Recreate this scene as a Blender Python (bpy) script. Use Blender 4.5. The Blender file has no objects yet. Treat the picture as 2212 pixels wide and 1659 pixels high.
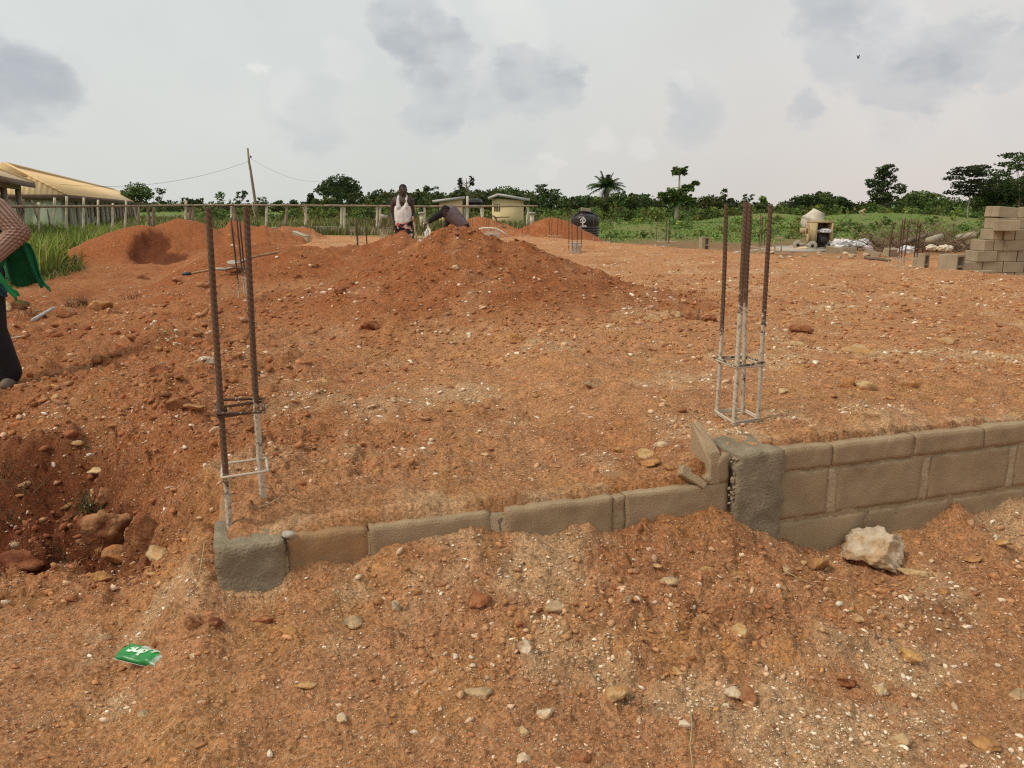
import bpy, bmesh, math, random
import numpy as np
from mathutils import Vector, Matrix
R_ = math.radians
random.seed(7)
RNG = np.random.default_rng(11)
scene = bpy.context.scene
COL = scene.collection

# ------------------------------------------------------------------ camera, sky, sun, exposure
FPX, CU, CV, HZ = 1736.0, 1106.0, 829.5, 445.0        # focal length and centre in a 2212 px wide frame
EYE = 1.5
PITCH = math.atan((CV - HZ) / FPX)
cam_data = bpy.data.cameras.new('camera')
cam = bpy.data.objects.new('camera', cam_data)
COL.objects.link(cam)
cam.location = (0, 0, EYE)
cam.rotation_euler = (math.pi / 2 - PITCH, 0, 0)
cam_data.sensor_width = 36.0
cam_data.lens = 36.0 * FPX / 2212.0
cam_data.clip_start = 0.05
cam_data.clip_end = 6000
scene.camera = cam
scene.view_settings.view_transform = 'Standard'
scene.view_settings.look = 'None'
scene.view_settings.exposure = 0.12
scene.view_settings.gamma = 1.0
scene.view_settings.use_curve_mapping = False
scene.cycles.use_denoising = False
scene.cycles.filter_width = 1.2

def ray(u, v):
    xc, yc = (u - CU) / FPX, -(v - CV) / FPX
    c, s = math.cos(PITCH), math.sin(PITCH)
    return np.array([xc, c + yc * s, -s + yc * c])
def pixy(u, v, y):                 # point seen at (u, v) that lies y metres ahead
    d = ray(u, v); t = y / d[1]
    return np.array([0, 0, EYE]) + d * t
def pixz(u, v, z):                 # point seen at (u, v) that lies at height z
    d = ray(u, v); t = (z - EYE) / d[2]
    return np.array([0, 0, EYE]) + d * t

SUN_DIR = Vector((-0.62, -0.24, 0.75)).normalized()     # towards the sun
SUN_EL = math.asin(SUN_DIR.z)
SUN_AZ = math.atan2(SUN_DIR.x, SUN_DIR.y)
sun_data = bpy.data.lights.new('sun', 'SUN')
sun_data.energy = 2.1
sun_data.angle = R_(14)
sun_data.color = (1.0, 0.89, 0.71)
sun = bpy.data.objects.new('sun', sun_data)
COL.objects.link(sun)
sun.location = (-20, 0, 40)
sun.rotation_euler = (-SUN_DIR).to_track_quat('-Z', 'Y').to_euler()

world = bpy.data.worlds.new('World')
scene.world = world
world.use_nodes = True
def build_sky():
    nt = world.node_tree
    N, L = nt.nodes, nt.links
    N.clear()
    def nd(t, **k):
        n = N.new(t)
        for a, b in k.items():
            setattr(n, a, b)
        return n
    def math_(op, a, b=None, c=None, clamp=False):
        n = nd('ShaderNodeMath', operation=op); n.use_clamp = clamp
        for i, x in enumerate((a, b, c)):
            if x is None: continue
            if isinstance(x, (int, float)): n.inputs[i].default_value = x
            else: L.new(x, n.inputs[i])
        return n.outputs[0]
    def mixc(f, a, b):
        n = nd('ShaderNodeMix', data_type='RGBA')
        if isinstance(f, (int, float)): n.inputs[0].default_value = f
        else: L.new(f, n.inputs[0])
        for i, x in ((6, a), (7, b)):
            if isinstance(x, tuple): n.inputs[i].default_value = (*x, 1)
            else: L.new(x, n.inputs[i])
        return n.outputs[2]
    out = nd('ShaderNodeOutputWorld')
    bg = nd('ShaderNodeBackground')
    bg.inputs['Strength'].default_value = 0.1
    L.new(bg.outputs[0], out.inputs[0])
    sky = nd('ShaderNodeTexSky', sky_type='NISHITA')
    sky.sun_disc = False
    sky.sun_elevation = SUN_EL
    sky.sun_rotation = SUN_AZ
    sky.dust_density = 3.0
    tc = nd('ShaderNodeTexCoord')
    D = tc.outputs['Generated']
    sep = nd('ShaderNodeSeparateXYZ'); L.new(D, sep.inputs[0])
    # cloud coordinates: direction flattened so that clouds are wider than tall
    mp = nd('ShaderNodeMapping'); L.new(D, mp.inputs[0]); mp.inputs['Scale'].default_value = (1, 1, 1.7)
    nz = nd('ShaderNodeTexNoise'); L.new(mp.outputs[0], nz.inputs['Vector'])
    nz.inputs['Scale'].default_value = 6.5; nz.inputs['Detail'].default_value = 9; nz.inputs['Roughness'].default_value = 0.62
    nz2 = nd('ShaderNodeTexNoise'); L.new(mp.outputs[0], nz2.inputs['Vector'])
    nz2.inputs['Scale'].default_value = 3.1; nz2.inputs['Detail'].default_value = 6
    # distorted direction for the single clouds
    sub = nd('ShaderNodeVectorMath', operation='SUBTRACT'); L.new(nz.outputs['Color'], sub.inputs[0]); sub.inputs[1].default_value = (.5, .5, .5)
    sc = nd('ShaderNodeVectorMath', operation='SCALE'); L.new(sub.outputs[0], sc.inputs[0]); sc.inputs['Scale'].default_value = 0.12
    ad = nd('ShaderNodeVectorMath', operation='ADD'); L.new(D, ad.inputs[0]); L.new(sc.outputs[0], ad.inputs[1])
    no = nd('ShaderNodeVectorMath', operation='NORMALIZE'); L.new(ad.outputs[0], no.inputs[0])
    def blob(u, v, rpx, w):
        d = ray(u, v); d = d / np.linalg.norm(d)
        dp = nd('ShaderNodeVectorMath', operation='DOT_PRODUCT'); L.new(no.outputs[0], dp.inputs[0]); dp.inputs[1].default_value = tuple(d)
        mr = nd('ShaderNodeMapRange', interpolation_type='SMOOTHSTEP')
        L.new(dp.outputs['Value'], mr.inputs[0])
        a = rpx / FPX
        mr.inputs[1].default_value = math.cos(a * 1.18); mr.inputs[2].default_value = math.cos(a * 0.45)
        mr.inputs[3].default_value = 0; mr.inputs[4].default_value = w
        return mr.outputs[0]
    dark = None
    for b in DARK_CLOUDS:
        o = blob(*b)
        dark = o if dark is None else math_('MAXIMUM', dark, o)
    white = None
    for b in WHITE_CLOUDS:
        o = blob(*b)
        white = o if white is None else math_('MAXIMUM', white, o)
    # smooth veil: bluish grey-white aloft, pinker low on the right
    el = nd('ShaderNodeMapRange'); L.new(sep.outputs['Z'], el.inputs[0]); el.inputs[1].default_value = 0.0; el.inputs[2].default_value = 0.45
    az = nd('ShaderNodeMapRange', interpolation_type='SMOOTHSTEP'); L.new(sep.outputs['X'], az.inputs[0]); az.inputs[1].default_value = -0.15; az.inputs[2].default_value = 0.45
    low = mixc(az.outputs[0], (6.35, 6.45, 6.15), (6.7, 6.1, 5.75))
    veil = mixc(el.outputs[0], low, (6.9, 7.4, 7.3))
    mott = nd('ShaderNodeMapRange'); L.new(nz2.outputs['Fac'], mott.inputs[0]); mott.inputs[1].default_value = .3; mott.inputs[2].default_value = .72
    mott.inputs[3].default_value = 0.96; mott.inputs[4].default_value = 1.04
    vm = nd('ShaderNodeVectorMath', operation='SCALE'); L.new(veil, vm.inputs[0]); L.new(mott.outputs[0], vm.inputs['Scale'])
    c0 = mixc(0.93, sky.outputs[0], vm.outputs[0])
    # general thin patches all over the sky
    gp = nd('ShaderNodeMapRange', interpolation_type='SMOOTHSTEP'); L.new(nz.outputs['Fac'], gp.inputs[0]); gp.inputs[1].default_value = .56; gp.inputs[2].default_value = .74
    gp.inputs[4].default_value = 0.08
    c1 = mixc(gp.outputs[0], c0, (5.0, 5.25, 5.6))
    # fluffy modulation inside the darker clouds
    fl = nd('ShaderNodeMapRange'); L.new(nz.outputs['Fac'], fl.inputs[0]); fl.inputs[1].default_value = .3; fl.inputs[2].default_value = .62
    fl.inputs[3].default_value = 0.45; fl.inputs[4].default_value = 1.0
    # cloud edges come from the noise, so that they are ragged rather than soft
    nv = math_('MULTIPLY_ADD', nz.outputs['Fac'], 1.25, -.62)
    both = math_('ADD', dark, nv)
    ed = nd('ShaderNodeMapRange', interpolation_type='SMOOTHSTEP'); L.new(both, ed.inputs[0]); ed.inputs[1].default_value = -.05; ed.inputs[2].default_value = 1.10
    near = nd('ShaderNodeMapRange'); L.new(dark, near.inputs[0]); near.inputs[1].default_value = .0; near.inputs[2].default_value = .55
    # lit tops and shaded bases: compare the density with that a little higher up
    mu = nd('ShaderNodeMapping'); L.new(D, mu.inputs[0]); mu.inputs['Scale'].default_value = (1, 1, 1.7); mu.inputs['Location'].default_value = (0, 0, .06)
    nu = nd('ShaderNodeTexNoise'); L.new(mu.outputs[0], nu.inputs['Vector']); nu.inputs['Scale'].default_value = 6.5; nu.inputs['Detail'].default_value = 5; nu.inputs['Roughness'].default_value = .55
    n0 = nd('ShaderNodeTexNoise'); L.new(mp.outputs[0], n0.inputs['Vector']); n0.inputs['Scale'].default_value = 6.5; n0.inputs['Detail'].default_value = 5; n0.inputs['Roughness'].default_value = .55
    sh = nd('ShaderNodeMapRange', interpolation_type='SMOOTHSTEP'); L.new(math_('SUBTRACT', nu.outputs['Fac'], n0.outputs['Fac']), sh.inputs[0]); sh.inputs[1].default_value = -.16; sh.inputs[2].default_value = .14
    sh.inputs[3].default_value = .38; sh.inputs[4].default_value = 1.0
    dk = math_('MULTIPLY', math_('MULTIPLY', ed.outputs[0], near.outputs[0]), sh.outputs[0], clamp=True)
    rim = nd('ShaderNodeMapRange', interpolation_type='SMOOTHSTEP'); L.new(both, rim.inputs[0]); rim.inputs[1].default_value = -.25; rim.inputs[2].default_value = .16
    rimw = math_('MULTIPLY', math_('MULTIPLY', rim.outputs[0], near.outputs[0]), .14)
    c1 = mixc(rimw, c1, (7.6, 7.65, 7.5))
    c2 = mixc(dk, c1, (4.0, 4.3, 4.75))
    wt = math_('MULTIPLY', white, fl.outputs[0], clamp=True)
    c3 = mixc(wt, c2, (7.9, 7.7, 7.6))
    L.new(c3, bg.inputs['Color'])
DARK_CLOUDS = [(880, 60, 95, .95), (945, 130, 85, .8), (960, 200, 80, .75), (1130, 160, 85, .95), (1205, 195, 70, .9), (1060, 205, 70, .6), (1170, 120, 70, .5),
               (1780, 20, 85, .85), (1880, 90, 100, .95), (1980, 140, 95, 1.0), (2060, 110, 85, .8), (2190, 120, 60, .6),
               (40, 185, 100, .9), (-20, 130, 80, .6), (140, 150, 60, .35), (690, 262, 80, .45), (620, 225, 60, .3), (1500, 255, 70, .5), (1130, 285, 80, .28),
               (330, 65, 60, .3), (1755, 258, 45, .5), (1960, 240, 80, .35), (2170, 235, 50, .3), (450, 190, 70, .25), (575, 20, 55, .25)]
WHITE_CLOUDS = [(565, 150, 20, .6), (730, 155, 38, .22), (630, 205, 34, .22), (1000, 150, 50, .25), (940, 40, 55, .25), (1290, 310, 30, .35), (1375, 322, 36, .35),
                (1490, 205, 26, .25), (1205, 350, 20, .3), (1185, 384, 22, .25), (1110, 60, 60, .4), (1930, 40, 60, .45)]
build_sky()

# ------------------------------------------------------------------ helpers
def tag(o, label, cat, group=None, kind=None):
    o['label'] = label; o['category'] = cat
    if group: o['group'] = group
    if kind: o['kind'] = kind
    return o
def empty(name, loc, rz=0.0):
    o = bpy.data.objects.new(name, None)
    COL.objects.link(o)
    o.location = tuple(float(c) for c in loc); o.rotation_euler = (0, 0, rz)
    o.empty_display_size = 0.1
    return o
def link(name, me, mat=None, parent=None, loc=(0, 0, 0), rot=(0, 0, 0)):
    o = bpy.data.objects.new(name, me)
    COL.objects.link(o)
    if mat is not None and not me.materials: me.materials.append(mat)
    if parent is not None: o.parent = parent
    o.location = tuple(float(c) for c in loc); o.rotation_euler = rot
    return o
def mesh(name, V, F, col=None, smooth=False):
    """V (n,3); F (m,k) array or a list of arrays with their own k; col (n,3) per-vertex colours."""
    me = bpy.data.meshes.new(name)
    V = np.asarray(V, dtype=np.float32)
    Fs = F if isinstance(F, list) else [F]
    Fs = [np.asarray(f, dtype=np.int32) for f in Fs if len(f)]
    loops = np.concatenate([f.ravel() for f in Fs])
    tot = np.concatenate([np.full(len(f), f.shape[1], np.int32) for f in Fs])
    start = np.concatenate([[0], np.cumsum(tot)[:-1]]).astype(np.int32)
    me.vertices.add(len(V)); me.vertices.foreach_set('co', V.ravel())
    me.loops.add(len(loops)); me.loops.foreach_set('vertex_index', loops)
    me.polygons.add(len(tot)); me.polygons.foreach_set('loop_start', start)
    try: me.polygons.foreach_set('loop_total', tot)
    except Exception: pass
    if smooth: me.polygons.foreach_set('use_smooth', np.ones(len(tot), bool))
    if col is not None:
        a = me.attributes.new('col', 'FLOAT_COLOR', 'POINT')
        c4 = np.ones((len(V), 4), np.float32); c4[:, :3] = col
        a.data.foreach_set('color', c4.ravel())
    me.update(calc_edges=True)
    me.validate()
    return me
class Geo:
    """Collects pieces of one part."""
    def __init__(s): s.V = []; s.F = []; s.C = []; s.n = 0
    def add(s, V, F, col=None):
        V = np.asarray(V, float)
        for f in (F if isinstance(F, list) else [F]):
            s.F.append(np.asarray(f, int) + s.n)
        s.V.append(V); s.n += len(V)
        if col is not None: s.C.append(np.broadcast_to(np.asarray(col, float), (len(V), 3)))
        return s
    def mesh(s, name, smooth=False):
        by = {}
        for f in s.F: by.setdefault(f.shape[1], []).append(f)
        return mesh(name, np.concatenate(s.V), [np.concatenate(x) for x in by.values()], np.concatenate(s.C) if s.C else None, smooth)
    def obj(s, name, mat, parent=None, smooth=False, loc=(0, 0, 0), rot=(0, 0, 0)):
        return link(name, s.mesh(name, smooth), mat, parent, loc, rot)
BOXF = np.array([[0, 3, 2, 1], [4, 5, 6, 7], [0, 1, 5, 4], [1, 2, 6, 5], [2, 3, 7, 6], [3, 0, 4, 7]])
def box(a, b):
    (x0, y0, z0), (x1, y1, z1) = a, b
    return np.array([[x0, y0, z0], [x1, y0, z0], [x1, y1, z0], [x0, y1, z0], [x0, y0, z1], [x1, y0, z1], [x1, y1, z1], [x0, y1, z1]], float), BOXF
def bevel_box_mesh(name, size, bev, seed=None, rough=0.0):
    bm = bmesh.new()
    bmesh.ops.create_cube(bm, size=1.0)
    bmesh.ops.scale(bm, vec=size, verts=bm.verts)
    bmesh.ops.bevel(bm, geom=bm.edges[:], offset=bev, segments=1, affect='EDGES', profile=.5)
    if rough:
        r = random.Random(seed)
        for v in bm.verts: v.co += Vector((r.uniform(-1, 1), r.uniform(-1, 1), r.uniform(-1, 1))) * rough
    me = bpy.data.meshes.new(name); bm.to_mesh(me); bm.free()
    return me
def tube(path, rad, seg=8, rib=None):
    """Quads round a path; ends pulled shut."""
    P = np.asarray(path, float); n = len(P)
    rad = np.broadcast_to(np.asarray(rad, float), (n,)).copy()
    T = np.gradient(P, axis=0); T /= np.linalg.norm(T, axis=1)[:, None] + 1e-12
    up = np.array([0, 0, 1.0]) if abs(T[:, 2]).mean() < .8 else np.array([1.0, 0, 0])
    A = np.cross(T, up); A /= np.linalg.norm(A, axis=1)[:, None] + 1e-12
    B = np.cross(T, A)
    th = np.linspace(0, 2 * np.pi, seg, endpoint=False)
    rr = rad[:, None] * (np.ones(seg)[None] if rib is None else rib)
    ring = P[:, None, :] + rr[..., None] * (np.cos(th)[None, :, None] * A[:, None, :] + np.sin(th)[None, :, None] * B[:, None, :])
    ring = np.concatenate([P[:1, None, :] + (ring[:1] - P[:1, None, :]) * .01, ring, P[-1:, None, :] + (ring[-1:] - P[-1:, None, :]) * .01])
    n += 2
    V = ring.reshape(-1, 3)
    i = np.arange(n - 1)[:, None] * seg; j = np.arange(seg)[None]; k = (j + 1) % seg
    F = np.stack([i + j, i + k, i + seg + k, i + seg + j], -1).reshape(-1, 4)
    return V, F
def rotz(V, a):
    c, s = math.cos(a), math.sin(a)
    V = np.asarray(V, float)
    return np.stack([V[..., 0] * c - V[..., 1] * s, V[..., 0] * s + V[..., 1] * c, V[..., 2]], -1)
def lathe(prof, seg=24):
    """prof: list of (r, z)."""
    pr = np.asarray(prof, float); th = np.linspace(0, 2 * np.pi, seg, endpoint=False)
    V = np.stack([pr[:, 0, None] * np.cos(th), pr[:, 0, None] * np.sin(th), np.repeat(pr[:, 1, None], seg, 1)], -1).reshape(-1, 3)
    i = np.arange(len(pr) - 1)[:, None] * seg; j = np.arange(seg)[None]; k = (j + 1) % seg
    return V, np.stack([i + j, i + k, i + seg + k, i + seg + j], -1).reshape(-1, 4)

ORD = ('leftmost', 'second', 'third', 'fourth', 'fifth', 'sixth', 'seventh', 'eighth', 'ninth', 'tenth', 'eleventh', 'twelfth', 'thirteenth', 'fourteenth', 'fifteenth', 'sixteenth', 'seventeenth', 'eighteenth', 'nineteenth', 'twentieth',
       'twenty-first', 'twenty-second', 'twenty-third', 'twenty-fourth', 'twenty-fifth', 'twenty-sixth', 'twenty-seventh', 'twenty-eighth', 'twenty-ninth', 'thirtieth')
def nth(i): return ORD[i] if i == 0 else ORD[i] + ' from the left'
# gradient noise on arrays
_perm = np.random.default_rng(3).permutation(512).astype(np.int64)
_perm = np.concatenate([_perm, _perm, _perm])
_ga = np.random.default_rng(4).uniform(0, 2 * np.pi, 512)
_gx, _gy = np.cos(_ga), np.sin(_ga)
def noise2(x, y):
    xi = np.floor(x).astype(np.int64); yi = np.floor(y).astype(np.int64)
    xf = x - xi; yf = y - yi
    u = xf * xf * xf * (xf * (xf * 6 - 15) + 10); v = yf * yf * yf * (yf * (yf * 6 - 15) + 10)
    def g(ix, iy, dx, dy):
        h = _perm[(_perm[ix & 511] + iy) & 511]
        return _gx[h] * dx + _gy[h] * dy
    a = g(xi, yi, xf, yf); b = g(xi + 1, yi, xf - 1, yf)
    c = g(xi, yi + 1, xf, yf - 1); d = g(xi + 1, yi + 1, xf - 1, yf - 1)
    return ((a + (b - a) * u) + ((c + (d - c) * u) - (a + (b - a) * u)) * v) * 1.45
def fbm(x, y, oct=4, gain=.5):
    s = 0; a = 1.0
    for k in range(oct):
        s = s + a * noise2(x * 2 ** k + 17.3 * k, y * 2 ** k - 9.1 * k); a *= gain
    return s
def worley(x, y):
    """distance to nearest cell point and that cell's random value"""
    xi = np.floor(x).astype(np.int64); yi = np.floor(y).astype(np.int64)
    best = np.full(x.shape, 9.0); val = np.zeros(x.shape)
    for dx in (-1, 0, 1):
        for dy in (-1, 0, 1):
            h = _perm[(_perm[(xi + dx) & 511] + yi + dy) & 511]
            px = xi + dx + (h * 7 % 512) / 512.0; py = yi + dy + (h * 31 % 512) / 512.0
            d = (px - x) ** 2 + (py - y) ** 2
            m = d < best
            best = np.where(m, d, best); val = np.where(m, (h * 97 % 512) / 512.0, val)
    return np.sqrt(best), val
def sstep(a, b, x):
    t = np.clip((x - a) / (b - a), 0, 1)
    return t * t * (3 - 2 * t)

# ------------------------------------------------------------------ materials
def material(name, color, rough=.85, var=.25, scale=8.0, color2=None, bump=0.0, bscale=40.0, metallic=0.0, attr=False, spec=.3, coords='Object', transl=0.0):
    m = bpy.data.materials.new(name); m.use_nodes = True
    nt = m.node_tree; N, L = nt.nodes, nt.links
    b = N['Principled BSDF']
    b.inputs['Roughness'].default_value = rough
    b.inputs['Metallic'].default_value = metallic
    b.inputs['Specular IOR Level'].default_value = spec
    tc = N.new('ShaderNodeTexCoord')
    nz = N.new('ShaderNodeTexNoise'); L.new(tc.outputs[coords], nz.inputs['Vector'])
    nz.inputs['Scale'].default_value = scale; nz.inputs['Detail'].default_value = 6; nz.inputs['Roughness'].default_value = .6
    mr = N.new('ShaderNodeMapRange'); L.new(nz.outputs['Fac'], mr.inputs[0])
    mr.inputs[1].default_value = .3; mr.inputs[2].default_value = .7
    mx = N.new('ShaderNodeMix'); mx.data_type = 'RGBA'
    if attr:
        at = N.new('ShaderNodeAttribute'); at.attribute_name = 'col'
        sc = N.new('ShaderNodeVectorMath'); sc.operation = 'SCALE'; L.new(at.outputs['Color'], sc.inputs[0])
        mr.inputs[3].default_value = 1 - var; mr.inputs[4].default_value = 1 + var
        L.new(mr.outputs[0], sc.inputs['Scale'])
        outc = sc.outputs[0]
    else:
        L.new(mr.outputs[0], mx.inputs[0])
        c2 = color2 if color2 is not None else tuple(c * (1 - var) for c in color)
        mx.inputs[6].default_value = (*c2, 1)
        mx.inputs[7].default_value = (*(tuple(min(1, c * (1 + var)) for c in color) if color2 is None else color), 1)
        outc = mx.outputs[2]
    L.new(outc, b.inputs['Base Color'])
    if bump:
        nb = N.new('ShaderNodeTexNoise'); L.new(tc.outputs[coords], nb.inputs['Vector'])
        nb.inputs['Scale'].default_value = bscale; nb.inputs['Detail'].default_value = 5
        bp = N.new('ShaderNodeBump'); bp.inputs['Strength'].default_value = 1.0; bp.inputs['Distance'].default_value = bump
        L.new(nb.outputs['Fac'], bp.inputs['Height']); L.new(bp.outputs[0], b.inputs['Normal'])
    if transl:
        tr = N.new('ShaderNodeBsdfTranslucent'); L.new(outc, tr.inputs['Color'])
        ms = N.new('ShaderNodeMixShader'); ms.inputs[0].default_value = transl
        L.new(b.outputs[0], ms.inputs[1]); L.new(tr.outputs[0], ms.inputs[2])
        L.new(ms.outputs[0], N['Material Output'].inputs['Surface'])
    return m

def soil_material():
    m = bpy.data.materials.new('soil'); m.use_nodes = True
    nt = m.node_tree; N, L = nt.nodes, nt.links
    b = N['Principled BSDF']; b.inputs['Roughness'].default_value = .95; b.inputs['Specular IOR Level'].default_value = .12
    geo = N.new('ShaderNodeNewGeometry')
    at = N.new('ShaderNodeAttribute'); at.attribute_name = 'col'
    def noise(scale, detail=6, rough=.6):
        n = N.new('ShaderNodeTexNoise'); L.new(geo.outputs['Position'], n.inputs['Vector'])
        n.inputs['Scale'].default_value = scale; n.inputs['Detail'].default_value = detail; n.inputs['Roughness'].default_value = rough
        return n
    n1 = noise(14, 8, .7)
    mr = N.new('ShaderNodeMapRange'); L.new(n1.outputs['Fac'], mr.inputs[0]); mr.inputs[1].default_value = .28; mr.inputs[2].default_value = .72
    mr.inputs[3].default_value = .62; mr.inputs[4].default_value = 1.38
    sc = N.new('ShaderNodeVectorMath'); sc.operation = 'SCALE'; L.new(at.outputs['Color'], sc.inputs[0]); L.new(mr.outputs[0], sc.inputs['Scale'])
    # grit: tiny grains of their own tint
    vo = N.new('ShaderNodeTexVoronoi'); L.new(geo.outputs['Position'], vo.inputs['Vector']); vo.inputs['Scale'].default_value = 120
    sepc = N.new('ShaderNodeSeparateColor'); L.new(vo.outputs['Color'], sepc.inputs[0])
    g = N.new('ShaderNodeMapRange'); L.new(sepc.outputs[0], g.inputs[0]); g.inputs[1].default_value = .0; g.inputs[2].default_value = 1
    g.inputs[3].default_value = .66; g.inputs[4].default_value = 1.34
    s2 = N.new('ShaderNodeVectorMath'); s2.operation = 'SCALE'; L.new(sc.outputs[0], s2.inputs[0]); L.new(g.outputs[0], s2.inputs['Scale'])
    pg = N.new('ShaderNodeMapRange'); L.new(sepc.outputs[1], pg.inputs[0]); pg.inputs[1].default_value = .80; pg.inputs[2].default_value = .90
    pg.inputs[4].default_value = .42
    vis = N.new('ShaderNodeMath'); vis.operation = 'MULTIPLY'; L.new(pg.outputs[0], vis.inputs[0]); L.new(at.outputs['Alpha'], vis.inputs[1])
    mx = N.new('ShaderNodeMix'); mx.data_type = 'RGBA'; L.new(vis.outputs[0], mx.inputs[0]); L.new(s2.outputs[0], mx.inputs[6]); mx.inputs[7].default_value = (.58, .39, .23, 1)
    L.new(mx.outputs[2], b.inputs['Base Color'])
    n2 = noise(70, 5, .65)
    n3 = noise(320, 3, .6)
    ma = N.new('ShaderNodeMath'); ma.operation = 'MULTIPLY_ADD'; L.new(n3.outputs['Fac'], ma.inputs[0]); ma.inputs[1].default_value = .35; L.new(n2.outputs['Fac'], ma.inputs[2])
    bp = N.new('ShaderNodeBump'); bp.inputs['Strength'].default_value = 1; bp.inputs['Distance'].default_value = .018; L.new(ma.outputs[0], bp.inputs['Height'])
    L.new(bp.outputs[0], b.inputs['Normal'])
    return m
M = {}
M['soil'] = soil_material()
M['stone'] = material('stone', (.4, .22, .11), .95, .3, 60, attr=True, bump=.004, bscale=140, spec=.12)
M['rock'] = material('rock', (.3, .13, .06), .95, .32, 14, attr=True, bump=.012, bscale=55, spec=.12)
M['leaf'] = material('leaf', (.05, .09, .02), .7, .2, 3, attr=True, spec=.2, transl=.25)
M['bark'] = material('bark', (.16, .12, .085), .95, .3, 6, bump=.01, bscale=20)
M['pale_bark'] = material('pale_bark', (.36, .32, .23), .95, .3, 6, bump=.01, bscale=20)
M['dry_stalk'] = material('dry_stalk', (.4, .3, .16), .9, .25, 30)

# ------------------------------------------------------------------ terrain
ZL = 0.37                                   # top of the wall's left half
A_ = pixz(465, 1180, ZL); B_ = pixz(1575, 1043, ZL)
E1 = (B_ - A_)[:2]; WL = float(np.linalg.norm(E1)); E1 = E1 / WL
E2 = np.array([-E1[1], E1[0]])
PHI = math.atan2(E1[1], E1[0])
ZR = ZL + 0.115                             # top of the wall's right half
def to_st(x, y):
    dx, dy = x - A_[0], y - A_[1]
    return dx * E1[0] + dy * E1[1], dx * E2[0] + dy * E2[1]
def from_st(s, t):
    return A_[0] + s * E1[0] + t * E2[0], A_[1] + s * E1[1] + t * E2[1]
def on_wall(u, v):                          # (s, z) where the ray meets the wall's face
    d = ray(u, v); n = E2
    k = (A_[0] * n[0] + A_[1] * n[1]) / (d[0] * n[0] + d[1] * n[1])
    p = np.array([0, 0, EYE]) + d * k
    return float(to_st(p[0], p[1])[0]), float(p[2])
FOOT = [(400, 1235), (461, 1261), (490, 1273), (543, 1262), (584, 1263), (614, 1242), (643, 1224), (696, 1224), (763, 1226), (798, 1216), (848, 1192), (901, 1179), (959, 1164), (1018, 1142),
        (1058, 1160), (1088, 1168), (1128, 1157), (1174, 1169), (1219, 1160), (1268, 1150), (1324, 1161), (1354, 1146), (1386, 1134), (1415, 1130), (1469, 1125),
        (1536, 1097), (1574, 1104), (1662, 1154), (1697, 1174), (1748, 1196), (1782, 1201), (1819, 1196), (1880, 1180), (1935, 1152), (1986, 1147), (2020, 1123), (2065, 1092),
        (2106, 1108), (2140, 1099), (2174, 1082), (2212, 1079), (2330, 1075)]
_fs = np.array([on_wall(*p) for p in FOOT])
def heap(x, y, cx, cy, rl, rr, rf, rb, h, soft=.12):
    dx, dy = x - cx, y - cy
    q = np.sqrt((dx / np.where(dx < 0, rl, rr)) ** 2 + (dy / np.where(dy < 0, rf, rb)) ** 2)
    q = np.sqrt(q * q + soft * soft) - soft * .6
    f = np.clip(1 - q, 0, 1)
    f = np.where(f < .25, f * f * 2 + f * .0 + .0, f - .125)
    return h * f / (.875 - .4 * soft)
# heaps: (centre x, y, radius left, right, front, back, height, redness)
def hp(u, v, y):
    p = pixy(u, v, y); return p
HEAPS = []
def add_heap(u, vtop, y, rl, rr, rf, rb, zbase, red=1.0, soft=.12):
    p = pixy(u, vtop, y)
    HEAPS.append((p[0], p[1], rl, rr, rf, rb, max(.05, p[2] - zbase), red, soft))
add_heap(966, 496, 8.5, 1.8, 2.5, 2.25, 1.9, .56, 1.0, .12)          # the big heap on the pad
add_heap(1400, 668, 7.7, 1.0, .75, .45, .9, .50, .8, .3)            # its toe
add_heap(820, 604, 8.9, 1.8, 1.1, 1.2, 1.4, .54, .9, .4)
add_heap(868, 504, 13.5, 1.1, .75, 1.5, 1.2, .56, 1.1, .2)          # in front of the standing man
add_heap(700, 524, 13.0, 2.0, 1.6, 2.0, 1.8, .52, 1.1, .4)
add_heap(560, 533, 14.5, 1.8, 1.5, 1.8, 1.8, .40, 1.1, .4)
add_heap(392, 470, 24.0, 2.4, 2.3, 2.6, 2.5, .05, 1.0, .25)           # left heaps
add_heap(305, 484, 22.6, 2.5, 1.9, 2.2, 2.2, .05, .9, .3)
add_heap(500, 490, 30.0, 2.0, 1.6, 2.0, 2.2, .0, 1.0, .3)
add_heap(575, 509, 25.0, 1.5, 1.7, 1.6, 1.6, .0, 1.0, .3)
add_heap(643, 478, 36.0, 1.3, 1.3, 1.4, 1.4, .2, .8, .3)
add_heap(845, 484, 45.0, 2.4, 2.8, 2.0, 2.0, .1, 1.0, .5)
add_heap(925, 486, 44.0, 2.2, 1.6, 2.0, 2.0, .1, 1.0, .4)
add_heap(1030, 466, 37.0, 1.8, 2.9, 2.0, 2.0, .1, .9, .25)
add_heap(1090, 492, 33.0, 1.6, 1.6, 1.6, 1.6, .1, .7, .4)
add_heap(1193, 474, 27.5, 2.4, 2.3, 1.8, 1.8, .0, 1.1, .22)
add_heap(1385, 486, 42.0, 2.6, 2.6, 2.0, 2.0, .0, -1.0, .3)         # overgrown humps in the field
add_heap(1335, 500, 40.0, 2.2, 2.0, 1.5, 1.5, .0, -1.0, .4)
add_heap(1660, 462, 75.0, 6.5, 6.5, 4.0, 5.0, .0, -.4, .4)
add_heap(1900, 462, 70.0, 9.0, 12.0, 6.0, 8.0, .0, -2.0, .5)
PIT_FAR = pixz(60, 985, .10)
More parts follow.
